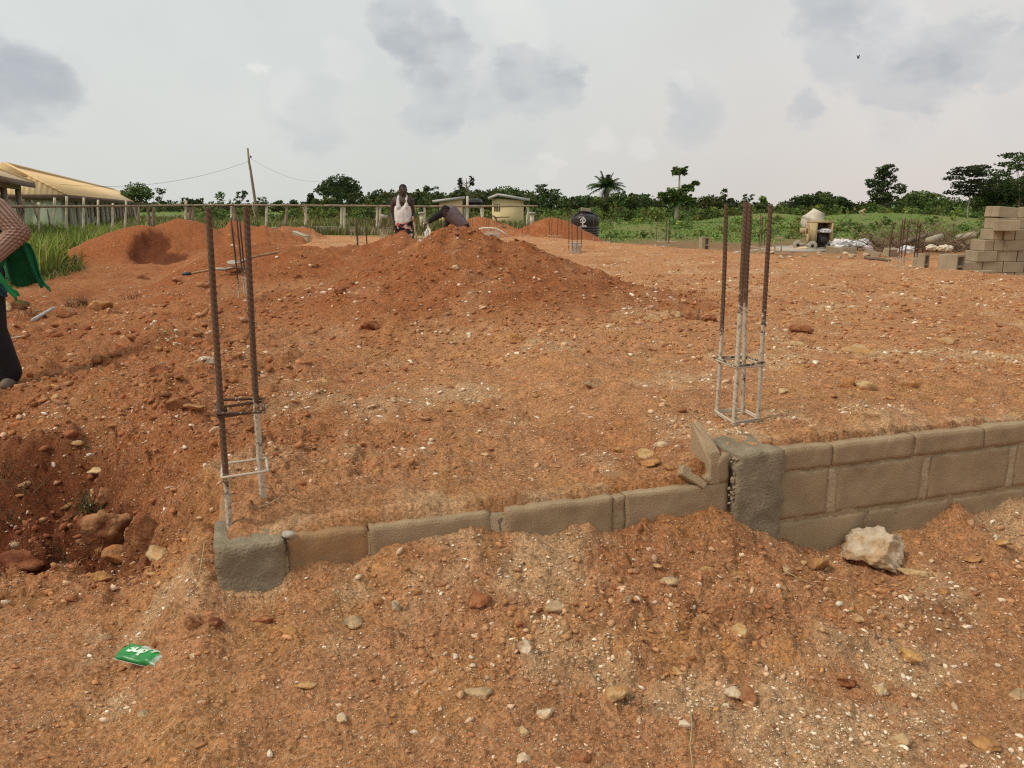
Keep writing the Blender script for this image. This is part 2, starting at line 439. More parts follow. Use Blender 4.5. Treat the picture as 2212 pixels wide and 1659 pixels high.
def base_height(x, y):
    s, t = to_st(x, y)
    # ground outside: slightly lower to the right close by
    out = -.16 * sstep(-.3, 2.4, x) * (1 - sstep(7, 12, y)) + .03 * noise2(x * .35, y * .35)
    out = out + .10 * sstep(4.4, 6.5, y) * (1 - sstep(10, 18, y)) * sstep(.5, -2.5, x)
    hw = np.interp(s, _fs[:, 0], _fs[:, 1])
    bank = np.exp(-np.clip(-t, 0, None) / .36) * sstep(-.35, .0, s)
    front = out + (hw - out) * bank
    # loosened bank of stones at the foot of the wall, right half
    front = front + .05 * np.exp(-((t + .55) / .25) ** 2) * sstep(.4, 1.2, s)
    # pad
    pad = ZL + .010 + (ZR - ZL) * sstep(WL - .35, WL + .12, s) + .05 * sstep(.3, 2.5, t) - .055 * np.exp(-((s - 2.42) / .4) ** 2 - ((t - .55) / .38) ** 2)
    pad = pad + .06 * sstep(4, 9, s) * sstep(1, 5, t)
    spill = 1.7 * sstep(.45, 1.5, t)                             # left side: sharp at the corner, spilling further back
    left = sstep(0, 1, (s + .005 + spill) / (.05 + spill))
    right_edge = 10.9 - .09 * t
    right = 1 - sstep(right_edge - .6, right_edge + 1.3, s)
    back = 1 - sstep(20, 23, t)
    inside = sstep(.012, .06, t) * left * right * back
    z = front * (1 - inside) + pad * inside
    # trench on the left
    cx = -1.50 - .74 * (y - 3.25) - .16 * noise2(y * 2.4, x * .6) - .05 * noise2(y * 9, x * 7)
    yfar = 4.45 + .14 * noise2(x * 1.7, 4.1 + 0 * x) + .05 * noise2(x * 6, y * 5)
    pit = sstep(cx + .42 + .2 * noise2(x * 5, y * 5), cx - .40, x) * sstep(2.98, 3.42, y) * sstep(yfar + .12 + .08 * noise2(x * 7, y * 7), yfar - .30, y)
    z = z - (.44 + .10 * noise2(x * 3.1, y * 3.1) + .07 * noise2(x * 8, y * 8)) * pit * sstep(-9, -6, x)
    hh = 0.0 * x
    for (cx_, cy_, rl, rr, rf, rb, h, red, soft) in HEAPS:
        hh = np.maximum(hh, heap(x, y, cx_, cy_, rl, rr, rf, rb, h, soft))
    z = z + hh + hh * (.14 * noise2(x * 2.1, y * 2.1) + .12 * noise2(x * 4.7, y * 4.7) + .07 * noise2(x * 10, y * 10)) * (y < 16)
    # the dug-out hollow in the left heap
    hx = pixy(322, 516, 21.5)
    z = z - .05 * np.exp(-(((x - hx[0] - .62) / .45) ** 2 + ((y - hx[1] + .35) / .45) ** 2) ** 2) + .05 * noise2(x * 5, y * 5) * np.exp(-(((x - hx[0] - .25) / .9) ** 2 + ((y - hx[1]) / 1.0) ** 2)) - .24 * np.exp(-(((x - hx[0] - .1 * noise2(x * 2, y * 2)) / .38) ** 2 + ((y - hx[1]) / .75) ** 2) ** 2.6) * (1 + .25 * noise2(x * 3, y * 3))
    # the men's footing behind their heap
    z = z - .0
    return z
def fine(x, y, r):
    """Clods and grit; higher octaves fade where the mesh is too coarse for them."""
    z = .030 * fbm(x * 1.5, y * 1.5, 3)
    sx, ty = to_st(x, y)
    leftish = sstep(1.5, -.6, sx) * sstep(.1, .8, ty)                  # the trampled, clod-strewn left side
    foot = np.exp(-((ty + .45) / .3) ** 2) * sstep(.1, .6, sx)
    rough = .55 + .8 * sstep(-.3, .5, noise2(x * .8 + 5, y * .8)) + 1.5 * leftish + .6 * foot
    k = sstep(18, 7, r)
    n = noise2(x * 5.1, y * 5.1)
    z = z + .05 * leftish * np.abs(noise2(x * 2.6 + 3, y * 2.6))
    z = z + .026 * rough * (.5 - np.abs(n)) * sstep(40, 15, r)
    wx, wy = x + .05 * noise2(x * 6, y * 6), y + .05 * noise2(x * 6 + 9, y * 6)
    d, v = worley(wx * 4.1, wy * 4.1)
    z = z + k * .075 * rough * np.clip(.38 - d, 0, .2) * (v > .62) * (v + .3)
    d, v = worley(wx * 8.3, wy * 8.3)
    z = z + k * .060 * rough * np.clip(.44 - d, 0, .22) * (v > .42) * (v + .2)
    d, v = worley(wx * 19.0, wy * 19.0)
    z = z + sstep(11, 4, r) * .030 * rough * np.clip(.5 - d, 0, .25) * (v > .25) * (v + .4)
    d, v = worley(wx * 43.0, wy * 43.0)
    z = z + sstep(6, 2.5, r) * .014 * np.clip(.5 - d, 0, .3) * (v > .3) * (v + .4)
    z = z + sstep(7, 3, r) * .0040 * fbm(x * 45, y * 45, 2)
    return z
def ground_z(x, y):
    x = np.atleast_1d(np.asarray(x, float)); y = np.atleast_1d(np.asarray(y, float))
    r = np.hypot(x, y)
    return base_height(x, y) + fine(x, y, r)
def gz(x, y): return float(ground_z(x, y)[0])
def hit(u, v, y0=1.2, y1=120.0):
    """Where the ray through (u, v) first meets the ground."""
    d = ray(u, v)
    ys = np.geomspace(y0, y1, 1500)
    t = ys / d[1]
    P = np.array([0, 0, EYE])[None] + d[None] * t[:, None]
    g = base_height(P[:, 0], P[:, 1])
    k = np.nonzero(P[:, 2] <= g)[0]
    k = k[0] if len(k) else len(ys) - 1
    return np.array([P[k, 0], P[k, 1], gz(P[k, 0], P[k, 1])])

def grass_mask(x, y):
    n = .35 * fbm(x * .25, y * .25, 3)
    edge = -9.55 - (y - 15.5) * .37
    left = sstep(.5, -.6, (x - edge) * .6 + n * .9) * sstep(12.5, 14.5, y + n * 2)
    farl = sstep(38, 43, y + n * 6) * sstep(9, 3, x)
    s, t = to_st(x, y)
    right = sstep(29, 41, y + n * 14) * sstep(1.5, 4, x)
    return np.clip(np.maximum(np.maximum(left, farl), right), 0, 1)
def pale_mask(x, y):
    """Patches of pale grit."""
    n = fbm(x * 1.25 + 3, y * 1.25, 4, .6); m = fbm(x * 6.1, y * 6.1 + 4, 3)
    front = sstep(.3, -.3, to_st(x, y)[1])
    return sstep(.12 - .10 * front, .70, n + .35 * m)
def soil_color(x, y, z):
    s, t = to_st(x, y)
    r = np.hypot(x, y)
    n1 = fbm(x * .9, y * .9, 4); n2 = fbm(x * 2.7 + 40, y * 2.7, 4); n3 = fbm(x * .35 - 8, y * .35 + 3, 3)
    tan = np.array([.415, .192, .092]); red = np.array([.270, .088, .032]); pale = np.array([.54, .355, .21]); ochre = np.array([.45, .215, .085]); dark = np.array([.115, .032, .014])
    c = np.repeat(tan[None], len(x), 0)
    def mixin(c, k, w): w = np.clip(w, 0, 1)[:, None]; return c * (1 - w) + k[None] * w
    c = mixin(c, ochre, sstep(-.1, .6, n2) * .6)
    c = mixin(c, pale, pale_mask(x, y) * .58 * (1 - sstep(5, 16, r) * .4))
    c = mixin(c, red, sstep(.2, .75, -n1 - .2 * n3) * .38)
    # the left part of the site is redder, the spilled soil left of the pad most of all
    c = mixin(c, red, sstep(1.8, -.6, s) * sstep(.1, 1.4, t) * (.80 + .35 * n1))
    hs = np.zeros(len(x))
    for (cx_, cy_, rl, rr, rf, rb, h, rd, soft) in HEAPS:
        if rd > 0: hs = np.maximum(hs, rd * np.clip(heap(x, y, cx_, cy_, rl * 1.15, rr * 1.1, rf * 1.1, rb, 1.0, soft) * 3.0, 0, 1))
    c = mixin(c, red, hs * (.85 + .3 * n2))
    # trench: dark moist soil, with the trench's shade also put into the colour
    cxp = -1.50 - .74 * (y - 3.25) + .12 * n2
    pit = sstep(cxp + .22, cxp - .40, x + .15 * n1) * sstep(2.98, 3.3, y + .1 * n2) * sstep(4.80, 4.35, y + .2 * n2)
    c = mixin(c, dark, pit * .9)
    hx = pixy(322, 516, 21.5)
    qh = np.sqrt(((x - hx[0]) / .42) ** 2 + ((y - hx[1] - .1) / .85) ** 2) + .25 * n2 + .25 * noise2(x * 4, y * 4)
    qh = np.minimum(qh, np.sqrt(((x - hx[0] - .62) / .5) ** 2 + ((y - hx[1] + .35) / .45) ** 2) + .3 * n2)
    c = mixin(c, dark * 1.0, sstep(1.12, .92, qh) * .92)  # left heap's hollow: moist soil plus recess shade painted as one dark patch
    # a couple of darker red stains in front
    for (u, v, rx, ry) in ((2020, 1345, .17, .12), (1690, 1315, .14, .05), (1560, 1420, .2, .05)):
        p = pixz(u, v, -.1)
        c = mixin(c, red * .75, np.exp(-((x - p[0]) / rx) ** 2 - ((y - p[1]) / ry) ** 2 + .5 * n2) * .75)
    # fields
    g = grass_mask(x, y)
    far = sstep(20, 30, y) * sstep(2, 4, x)
    mud = np.array([.145, .095, .050])
    c = mixin(c, mud, far * .8 * (1 - hs))
    green = np.array([.098, .155, .034]); olive = np.array([.155, .160, .058])
    gc = green[None] * (1 - sstep(-.3, .5, n3)[:, None]) + olive[None] * sstep(-.3, .5, n3)[:, None]
    w = np.clip(g * (1 - hs), 0, 1)[:, None]
    c = c * (1 - w) + gc * w
    a = (1 - sstep(6, 22, r) * .7) * (1 - pit) * (1 - .6 * hs.clip(0, 1))
    return c * np.array([[1.10, 1.11, 1.06]]), a

def build_ground():
    rs = [0.05, .5, .9, 1.2, 1.4]
    while rs[-1] < 90: rs.append(rs[-1] + min(.00135 * rs[-1] ** 2 + .0008 * rs[-1], (.0075 if rs[-1] < 28 else .0135) * rs[-1]))
    while rs[-1] < 5000: rs.append(rs[-1] * 1.12)
    rs = np.array(rs)
    dense = np.linspace(R_(-46), R_(46), 840)
    coarse = np.linspace(R_(46), R_(314), 90)[1:-1]
    th = np.concatenate([dense, coarse])
    nr, nc = len(rs), len(th)
    X = (rs[:, None] * np.sin(th)[None]).ravel(); Y = (rs[:, None] * np.cos(th)[None]).ravel()
    Z = ground_z(X, Y)
    r = np.hypot(X, Y)
    Z = np.where(r > 130, Z * 0 - .0, Z)
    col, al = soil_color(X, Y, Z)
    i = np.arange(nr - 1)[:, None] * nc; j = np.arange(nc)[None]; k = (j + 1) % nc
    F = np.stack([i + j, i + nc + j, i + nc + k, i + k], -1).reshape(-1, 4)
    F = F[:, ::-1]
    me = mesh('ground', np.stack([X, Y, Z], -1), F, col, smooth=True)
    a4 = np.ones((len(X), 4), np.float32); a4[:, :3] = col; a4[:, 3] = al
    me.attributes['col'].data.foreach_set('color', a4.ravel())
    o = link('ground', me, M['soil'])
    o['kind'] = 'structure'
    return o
build_ground()

# ---- gravel: small stones nobody could count
ICO_V = None
def ico(n):
    bm = bmesh.new(); bmesh.ops.create_icosphere(bm, subdivisions=n, radius=1.0)
    V = np.array([v.co[:] for v in bm.verts]); F = np.array([[v.index for v in f.verts] for f in bm.faces]); bm.free()
    return V, F
OCT = (np.array([[1, 0, 0], [-1, 0, 0], [0, 1, 0], [0, -1, 0], [0, 0, 1], [0, 0, -1]], float),
       np.array([[0, 2, 4], [2, 1, 4], [1, 3, 4], [3, 0, 4], [2, 0, 5], [1, 2, 5], [3, 1, 5], [0, 3, 5]]))
PAL = np.array([[.39, .19, .09], [.44, .24, .12], [.33, .13, .06], [.60, .43, .28], [.78, .66, .51], [.42, .22, .085], [.30, .11, .05]])
def scatter(n, px_lo, px_hi, smin, smax, tmpl, rmin, rmax, seed, palw, where=None, sink=.35, flat=.52, rough=.45, own=None):
    g = np.random.default_rng(seed)
    q = g.uniform(1 / rmax, 1 / rmin, n); r = 1 / q
    th = g.uniform(R_(-42), R_(42), n)
    x, y = r * np.sin(th), r * np.cos(th)
    if where is not None:
        m = where(x, y) > g.uniform(0, 1, n); x, y, r = x[m], y[m], r[m]; n = len(x)
    size = np.clip(r / 804.0 * px_lo * (px_hi / px_lo) ** (g.uniform(0, 1, n) ** 1.7), smin, smax) * .5
    z = ground_z(x, y)
    s, t = to_st(x, y)
    keep = ~((t > -.02) & (t < .24) & (s > -.02)) & (grass_mask(x, y) < .5)
    x, y, z, size, r = x[keep], y[keep], z[keep], size[keep], r[keep]; n = len(x)
    tv, tf = tmpl; k = len(tv)
    ax = size[:, None] * np.stack([g.uniform(.7, 1.6, n), g.uniform(.5, 1.1, n), g.uniform(.6, 1.25, n) * flat], -1)
    P = tv[None] * (1 + g.uniform(-rough, rough, (n, k, 1))) * ax[:, None]
    a = g.uniform(0, 2 * np.pi, n)[:, None]; tl = g.uniform(-.5, .5, n)[:, None]
    X = P[..., 0] * np.cos(tl) - P[..., 2] * np.sin(tl); Z = P[..., 0] * np.sin(tl) + P[..., 2] * np.cos(tl)
    Yv = P[..., 1]
    V = np.stack([X * np.cos(a) - Yv * np.sin(a) + x[:, None], X * np.sin(a) + Yv * np.cos(a) + y[:, None], Z + (z + size * flat * (1 - 2 * sink))[:, None]], -1)
    F = (tf[None] + (np.arange(n) * k)[:, None, None]).reshape(-1, tf.shape[1])
    w = np.array(palw, float); w /= w.sum()
    pc = PAL[g.choice(len(PAL), n, p=w)]
    sc, _ = soil_color(x, y, z)
    mixw = g.uniform(.1, .9, n)[:, None] * (1 if own is None else own)
    pc = (sc * 1.08) * mixw + pc * (1 - mixw)
    pc = pc * g.uniform(.8, 1.2, (n, 1))
    C = np.repeat(pc, k, 0)
    return V.reshape(-1, 3), F, C
def build_gravel():
    g = Geo()
    ICO1 = ico(1)
    pad_bare = lambda x, y: np.ones_like(x)
    V, F, C = scatter(105000, .8, 2.9, .003, .05, OCT, 1.45, 26, 21, [1.5, 3, .6, 5, 6, 2, .4], own=.6)
    g.add(V, F, C)
    V, F, C = scatter(5200, 2.6, 9.0, .008, .07, ICO1, 1.45, 15, 22, [3, 3, 2, 3, 2.0, 2, 1.2], sink=.5, flat=.6)
    g.add(V, F, C)
    V, F, C = scatter(110000, 1.0, 6.0, .004, .05, ICO1, 1.45, 16, 27, [.5, 1, .2, 4, 6, 1, 0], where=lambda x, y: pale_mask(x, y) * .42, flat=.65, sink=.4, own=.25)
    g.add(V, F, C)
    lft = lambda x, y: sstep(1.6, -.2, to_st(x, y)[0]) * sstep(.3, 1.0, to_st(x, y)[1]) * sstep(-7, -4.5, x) * sstep(-.5, .4, noise2(x * 1.3, y * 1.3) + .2)
    V, F, C = scatter(60000, 1.8, 11.0, .01, .11, ICO1, 2.6, 12, 28, [2, 1, 4, .4, .3, 1, 4], where=lambda x, y: lft(x, y) * .30, flat=.65, sink=.42)
    g.add(V, F, C)
    foot = lambda x, y: np.exp(-((to_st(x, y)[1] + .42 + .1 * noise2(x * 2, y * 2)) / .26) ** 2) * sstep(.25, .9, to_st(x, y)[0])
    V, F, C = scatter(30000, 2.2, 10.0, .006, .055, ICO1, 1.9, 5.5, 25, [3, 3, 2, 3, 3, 3, 1], where=lambda x, y: foot(x, y) * .42, flat=.7, sink=.42)
    g.add(V, F, C)
    slope = lambda x, y: sstep(-.05, -.25, to_st(x, y)[0]) * sstep(6.5, 4.8, y) * sstep(2.7, 3.1, y)
    V, F, C = scatter(20000, 1.5, 7.5, .006, .06, ICO1, 2.6, 7.5, 26, [3, 2, 4, 1, .6, 2, 4], where=lambda x, y: slope(x, y) * .5, flat=.65)
    g.add(V, F, C)
    o = g.obj('gravel', M['stone'])
    tag(o, 'countless small tan and red stones strewn over the bare laterite', 'gravel', kind='stuff')
    # clods that cover the big red heap and roll out at its toe
    hx, hy = HEAPS[0][0], HEAPS[0][1]
    def on_heap(x, y):
        h = heap(x, y, hx, hy, 2.2, 3.2, 2.6, 2.0, 1.0, .16)
        toe = np.exp(-((h - .10) / .10) ** 2) * (x > hx - .5)
        return np.clip(sstep(.02, .15, h) * .35 + toe * .9, 0, 1)
    g = Geo()
    V, F, C = scatter(90000, 1.3, 5.5, .012, .12, ICO1, 5.2, 11.5, 23, [1, .6, 4, .4, .25, 1, 3], where=lambda x, y: on_heap(x, y) * .26, flat=.7)
    g.add(V, F, C)
    o = g.obj('soil_clods', M['stone'])
    tag(o, 'loose dark red clods of soil covering the large heap and its toe', 'soil clods', kind='stuff')
build_gravel()
# ------------------------------------------------------------------ foundation wall in front
def rebar_material():
    m = bpy.data.materials.new('rebar'); m.use_nodes = True
    nt = m.node_tree; N, L = nt.nodes, nt.links
    b = N['Principled BSDF']; b.inputs['Roughness'].default_value = .85; b.inputs['Specular IOR Level'].default_value = .25
    tc = N.new('ShaderNodeTexCoord'); at = N.new('ShaderNodeAttribute'); at.attribute_name = 'col'
    nz = N.new('ShaderNodeTexNoise'); L.new(tc.outputs['Object'], nz.inputs['Vector']); nz.inputs['Scale'].default_value = 38; nz.inputs['Detail'].default_value = 6; nz.inputs['Roughness'].default_value = .75
    n2 = N.new('ShaderNodeTexNoise'); L.new(tc.outputs['Object'], n2.inputs['Vector']); n2.inputs['Scale'].default_value = 9; n2.inputs['Detail'].default_value = 4
    rust = N.new('ShaderNodeMix'); rust.data_type = 'RGBA'; L.new(n2.outputs['Fac'], rust.inputs[0])
    rust.inputs[6].default_value = (.050, .032, .024, 1); rust.inputs[7].default_value = (.125, .066, .040, 1)
    sep = N.new('ShaderNodeSeparateColor'); L.new(at.outputs['Color'], sep.inputs[0])
    add = N.new('ShaderNodeMath'); L.new(sep.outputs[0], add.inputs[0]); L.new(nz.outputs['Fac'], add.inputs[1])
    mr = N.new('ShaderNodeMapRange'); L.new(add.outputs[0], mr.inputs[0]); mr.inputs[1].default_value = .97; mr.inputs[2].default_value = 1.06
    cm = N.new('ShaderNodeMix'); cm.data_type = 'RGBA'; L.new(nz.outputs['Fac'], cm.inputs[0]); cm.inputs[6].default_value = (.40, .33, .25, 1); cm.inputs[7].default_value = (.60, .51, .40, 1)
    mx = N.new('ShaderNodeMix'); mx.data_type = 'RGBA'; L.new(mr.outputs[0], mx.inputs[0]); rl = N.new('ShaderNodeMix'); rl.data_type = 'RGBA'; L.new(sep.outputs[1], rl.inputs[0]); L.new(rust.outputs[2], rl.inputs[6]); rl.inputs[7].default_value = (.155, .095, .064, 1); L.new(rl.outputs[2], mx.inputs[6]); L.new(cm.outputs[2], mx.inputs[7])
    L.new(mx.outputs[2], b.inputs['Base Color'])
    bp = N.new('ShaderNodeBump'); bp.inputs['Distance'].default_value = .003; L.new(nz.outputs['Fac'], bp.inputs['Height']); L.new(bp.outputs[0], b.inputs['Normal'])
    return m
M['rebar'] = rebar_material()
M['block'] = material('sandcrete_block', (.395, .288, .180), .95, .2, 5, color2=(.295, .208, .127), bump=.006, bscale=160, spec=.1)
M['block_dusty'] = material('sandcrete_dusty', (.40, .215, .10), .95, .2, 6, color2=(.27, .175, .10), bump=.004, bscale=120, spec=.1)
M['block_far'] = material('sandcrete_far', (.37, .305, .215), .95, .2, 3, color2=(.27, .21, .14), bump=.004, bscale=90, spec=.1)
M['mortar'] = material('mortar', (.38, .28, .175), .95, .3, 12, color2=(.28, .20, .12), bump=.010, bscale=60, spec=.1)
M['mortar_pale'] = material('pale_mortar', (.47, .36, .24), .95, .25, 20, color2=(.36, .265, .17), bump=.008, bscale=80, spec=.1)
M['concrete'] = material('cast_concrete', (.31, .25, .17), .95, .25, 14, color2=(.20, .16, .105), bump=.009, bscale=90, spec=.12)
M['crumb'] = material('crumbled_mortar', (.42, .33, .23), .95, .3, 40, color2=(.26, .19, .125), bump=.006, bscale=80, spec=.1)
M['pale_concrete'] = material('pale_concrete', (.50, .45, .38), .95, .25, 30, color2=(.33, .28, .22), bump=.008, bscale=70, spec=.1)

def rough_block(s0, s1, z0, z1, t0, depth, seed, amp=.004, edge=.004, top_amp=0.0, cut=None):
    """One block or casting: a slightly uneven face with irregular edges, extruded back."""
    g = np.random.default_rng(seed)
    nx = max(4, int((s1 - s0) / .018)); nz = max(4, int((z1 - z0) / .018))
    S, Z = np.meshgrid(np.linspace(s0, s1, nx + 1), np.linspace(z0, z1, nz + 1))
    o = seed * 3.17
    wob = edge * noise2(S * 22 + o, Z * 22) + edge * .8 * noise2(S * 60 + o, Z * 60)
    wob2 = edge * noise2(S * 22 - o, Z * 22 + 9) + edge * .8 * noise2(S * 60, Z * 60 + o)
    ex = np.minimum(S - s0, s1 - S); ez = np.minimum(Z - z0, z1 - Z)
    e = np.minimum(ex, ez)
    T = t0 + amp * fbm(S * 14 + o, Z * 14, 3) + .0022 * sstep(.010, .0, e)
    S = S + wob * sstep(.05, 0, ex); Z = Z + wob2 * sstep(.05, 0, ez)
    if top_amp: Z = Z + top_amp * fbm(S * 9 + o, S * 0 + 1.3, 3) * sstep(z1 - .08, z1, Z)
    V = np.stack([S, T, Z], -1)
    if cut is not None: V = cut(V)
    n1 = nx + 1
    idx = np.arange((nx + 1) * (nz + 1)).reshape(nz + 1, nx + 1)
    F = np.stack([idx[:-1, :-1], idx[:-1, 1:], idx[1:, 1:], idx[1:, :-1]], -1).reshape(-1, 4)
    ringi = np.concatenate([idx[0, :-1], idx[:-1, -1], idx[-1, :0:-1], idx[:0:-1, 0]])
    Vf = V.reshape(-1, 3)
    mid = Vf[ringi].copy(); mid[:, 1] = t0 + .010
    mid[:, 1] += g.uniform(-.003, .003, len(mid))
    back = mid.copy(); back[:, 1] = t0 + depth
    n = len(Vf); k = len(ringi)
    a = np.arange(k); b = (a + 1) % k
    F2 = np.stack([ringi[a], n + a, n + b, ringi[b]], -1)
    F3 = np.stack([n + a, n + k + a, n + k + b, n + b], -1)
    c = back.mean(0)[None]
    F4 = np.stack([n + k + a, np.full(k, n + 2 * k), n + k + b], -1)
    return np.concatenate([Vf, mid, back, c]), [F, F2, F3, F4]
def build_wall():
    w = empty('foundation_wall', (A_[0], A_[1], 0), PHI)
    tag(w, 'low sandcrete block foundation wall half buried in laterite in the foreground', 'wall', kind='thing')
    k = [0]
    def blk(s0, s1, z0, z1, t0=0.0, m='block', name='block', depth=.215, **kw):
        k[0] += 1
        g = Geo(); g.add(*rough_block(s0, s1, z0, z1, t0, depth, 50 + k[0], **kw))
        return g.obj(name, M[m], w)
    c = blk(-.004, .226, -.25, ZL - .004, -.014, 'concrete', 'corner_column', depth=.25, amp=.010, edge=.0035, top_amp=.004)
    c['label'] = 'rough grey cast concrete column at the left corner'
    blk(.236, .515, .143, ZL - .006, .004, 'block_dusty', amp=.005, top_amp=.008)
    blk(.524, .978, .143, ZL - .004, .001)
    blk(1.043, 1.487, .143, ZL - .002, .0, top_amp=.006)
    blk(1.548, 2.020, .143, ZL, .002, top_amp=.004)
    for a, b in ((.236, .75), (.76, 1.22), (1.23, 1.69), (1.70, 2.02)):
        blk(a, b, -.10, .132, .004)
    # broken wedge of mortar between the second and third block
    wd = blk(.984, 1.038, .10, ZL - .02, .016, 'concrete', 'mortar_joint', amp=.006, edge=.006, cut=None)
    blk(1.490, 1.546, .10, ZL - .006, .006, 'mortar', 'mortar_joint', amp=.005, edge=.003)
    g = Geo(); g.add(*box((.20, .012, -.3), (2.03, .19, ZL - .02)))
    g.obj('mortar_core', M['mortar'], w)
    # right half
    def ragged(V):
        V = V.copy(); s, z = V[..., 0], V[..., 2]
        k_ = sstep(2.20, 2.30, s)
        V[..., 0] = s + k_ * (.022 * noise2(z * 16, z * 0 + 3.0) + .012 * noise2(z * 45, z * 0))
        k_ = sstep(2.10, 2.035, s)
        V[..., 0] = V[..., 0] + k_ * (.016 * noise2(z * 18, z * 0 + 8.0) + .008 * noise2(z * 50, z * 0))
        return V
    c = blk(2.040, 2.272, -.32, ZR + .008, -.030, 'concrete', 'cast_column', depth=.26, amp=.006, edge=.006, top_amp=.012, cut=ragged)
    c['label'] = 'dark grey cast concrete column with ragged edges where the wall steps up'
    g = Geo()
    rr = np.random.default_rng(5)
    for i in range(48):                              # crumbly pale edge left of the casting
        s_, z_ = 2.034 + rr.uniform(-.012, .016), rr.uniform(.17, ZR)
        V, F = ico(1); V = V * (1 + rr.uniform(-.35, .35, (len(V), 1))) * rr.uniform(.003, .008) * np.array([[1.5, .7, 1.1]])
        g.add(V + [s_, -.012 + rr.uniform(-.006, .01), z_], F)
    o = g.obj('crumbled_edge', M['crumb'], w); o['kind'] = 'stuff'
    half = ((2.285, 2.535), (2.545, 2.985), (2.995, 3.40), (3.41, 3.86), (3.87, 4.33), (4.34, 4.8), (4.81, 5.3), (5.31, 5.8))
    for a, b in half: blk(a, b, ZL + .016, ZR, .002, 'block', amp=.005, edge=.003, top_amp=.006)
    for a, b in ((2.270, 2.530), (2.585, 3.050), (3.105, 3.580), (3.635, 4.10), (4.15, 4.62), (4.67, 5.14), (5.19, 5.8)):
        blk(a, b, .168, ZL + .008, .004, amp=.003)
    for a, b in ((2.270, 2.76), (2.775, 3.24), (3.255, 3.72), (3.735, 4.2), (4.215, 4.68), (4.695, 5.16), (5.175, 5.8)):
        blk(a, b, -.075, .150, .005, amp=.003)
    for a, b in ((2.270, 2.53), (2.545, 3.01), (3.025, 3.49), (3.505, 3.97), (3.985, 4.45), (4.465, 5.8)):
        blk(a, b, -.31, -.085, .006, amp=.003)
    for a, b in ((2.533, 2.582), (3.054, 3.100), (3.584, 3.630), (4.104, 4.145)):
        blk(a, b, .164, ZL + .004, .0055, 'mortar_pale', 'mortar_joint', amp=.003, edge=.004)
    g = Geo(); g.add(*rough_block(2.26, 5.82, -.33, ZR - .006, .0080, .19, 900, amp=.003, edge=.002))
    g.obj('mortar_core', M['mortar'], w)
    # return wall going back from the left corner, dust on its side
    for i in range(4):
        V, F = rough_block(.245 + i * .47, .245 + i * .47 + .46, .10, ZL - .02, 0, .215, 300 + i, top_amp=.01)
        # turn: face looks to -s
        V2 = np.stack([V[:, 1] + .004, V[:, 0], V[:, 2]], -1)
        g = Geo(); g.add(V2, [f[:, ::-1] for f in F]); g.obj('block', M['block_dusty'], w)
    return w
build_wall()

def extrude_poly(P, d):
    """P (n,3) planar polygon, extruded by vector d."""
    P = np.asarray(P, float); n = len(P)
    V = np.concatenate([P, P + np.asarray(d, float)])
    a = np.arange(n); b = (a + 1) % n
    return V, [np.arange(n)[None, ::-1], np.arange(n, 2 * n)[None], np.stack([a, b, n + b, n + a], -1)]
def wpt(s, t, z):
    x, y = from_st(s, t); return np.array([x, y, z])
def build_broken():
    # end web of a broken block still standing on the wall, seen from its left
    base = empty('broken_block', wpt(1.99, .1, ZL + .002), PHI)
    tag(base, 'broken end of a sandcrete block standing upright on the wall beside the dark column', 'block')
    prof = [(0.0, 0.0), (.0, .085), (.012, .135), (.045, .150), (.10, .165), (.15, .195), (.20, .215), (.215, .205), (.215, .0)]
    bm = bmesh.new()
    fr = [bm.verts.new((.0 if t > .06 else -.012, t - .1, z)) for t, z in prof]
    f = bm.faces.new(fr)
    r = bmesh.ops.extrude_face_region(bm, geom=[f])
    for v in r['geom']:
        if isinstance(v, bmesh.types.BMVert): v.co.x += -.030 if v.co.y > -.03 else -.050
    bmesh.ops.recalc_face_normals(bm, faces=bm.faces)
    bmesh.ops.bevel(bm, geom=bm.edges[:], offset=.004, segments=1, affect='EDGES')
    me = bpy.data.meshes.new('end_web'); bm.to_mesh(me); bm.free()
    o = link('end_web', me, M['block'], base)
    g = Geo()
    V, F = rough_block(-.075, .026, 0.002, .125, -.100, .034, 77, amp=.003, edge=.006,
                       cut=lambda V: V * [1, 1, 1] + np.stack([np.zeros_like(V[..., 0]), np.zeros_like(V[..., 0]), -sstep(-.0, -.075, V[..., 0]) * .095 * sstep(.02, .12, V[..., 2])], -1))
    g.add(V, F); g.obj('face_shell', M['block'], base)
    # the fragment that fell on the wall top
    p = on_wall(1502, 1040)
    c = wpt(p[0], .03, ZL + .030)
    bm = bmesh.new()
    prof = [(-.062, -.018), (.062, -.022), (.066, .012), (-.02, .016), (-.025, .030), (-.066, .026)]
    vs = [bm.verts.new((x, -.022, z)) for x, z in prof]
    f = bm.faces.new(vs); r = bmesh.ops.extrude_face_region(bm, geom=[f])
    for v in r['geom']:
        if isinstance(v, bmesh.types.BMVert): v.co += Vector((.006, .048, .004))
    bmesh.ops.recalc_face_normals(bm, faces=bm.faces)
    bmesh.ops.bevel(bm, geom=bm.edges[:], offset=.005, segments=1, affect='EDGES')
    me = bpy.data.meshes.new('block_fragment'); bm.to_mesh(me); bm.free()
    o = link('block_fragment', me, M['block'], None, c, (R_(-28), R_(32), PHI - R_(14)))
    tag(o, 'small broken sandcrete fragment lying aslant on the wall top', 'block fragment')
    # pale flake of concrete on the left part of the wall
    p = on_wall(624, 1165)
    V, F = ico(2); V = V * [.024, .018, .014] * (1 + .25 * noise2(V[:, :1] * 3, V[:, 2:] * 3))
    o = link('concrete_flake', mesh('concrete_flake', V, F), M['pale_concrete'], None, wpt(p[0], .012, ZL + .006))
    tag(o, 'pale flake of concrete on the wall top right of the corner column', 'concrete flake')
build_broken()

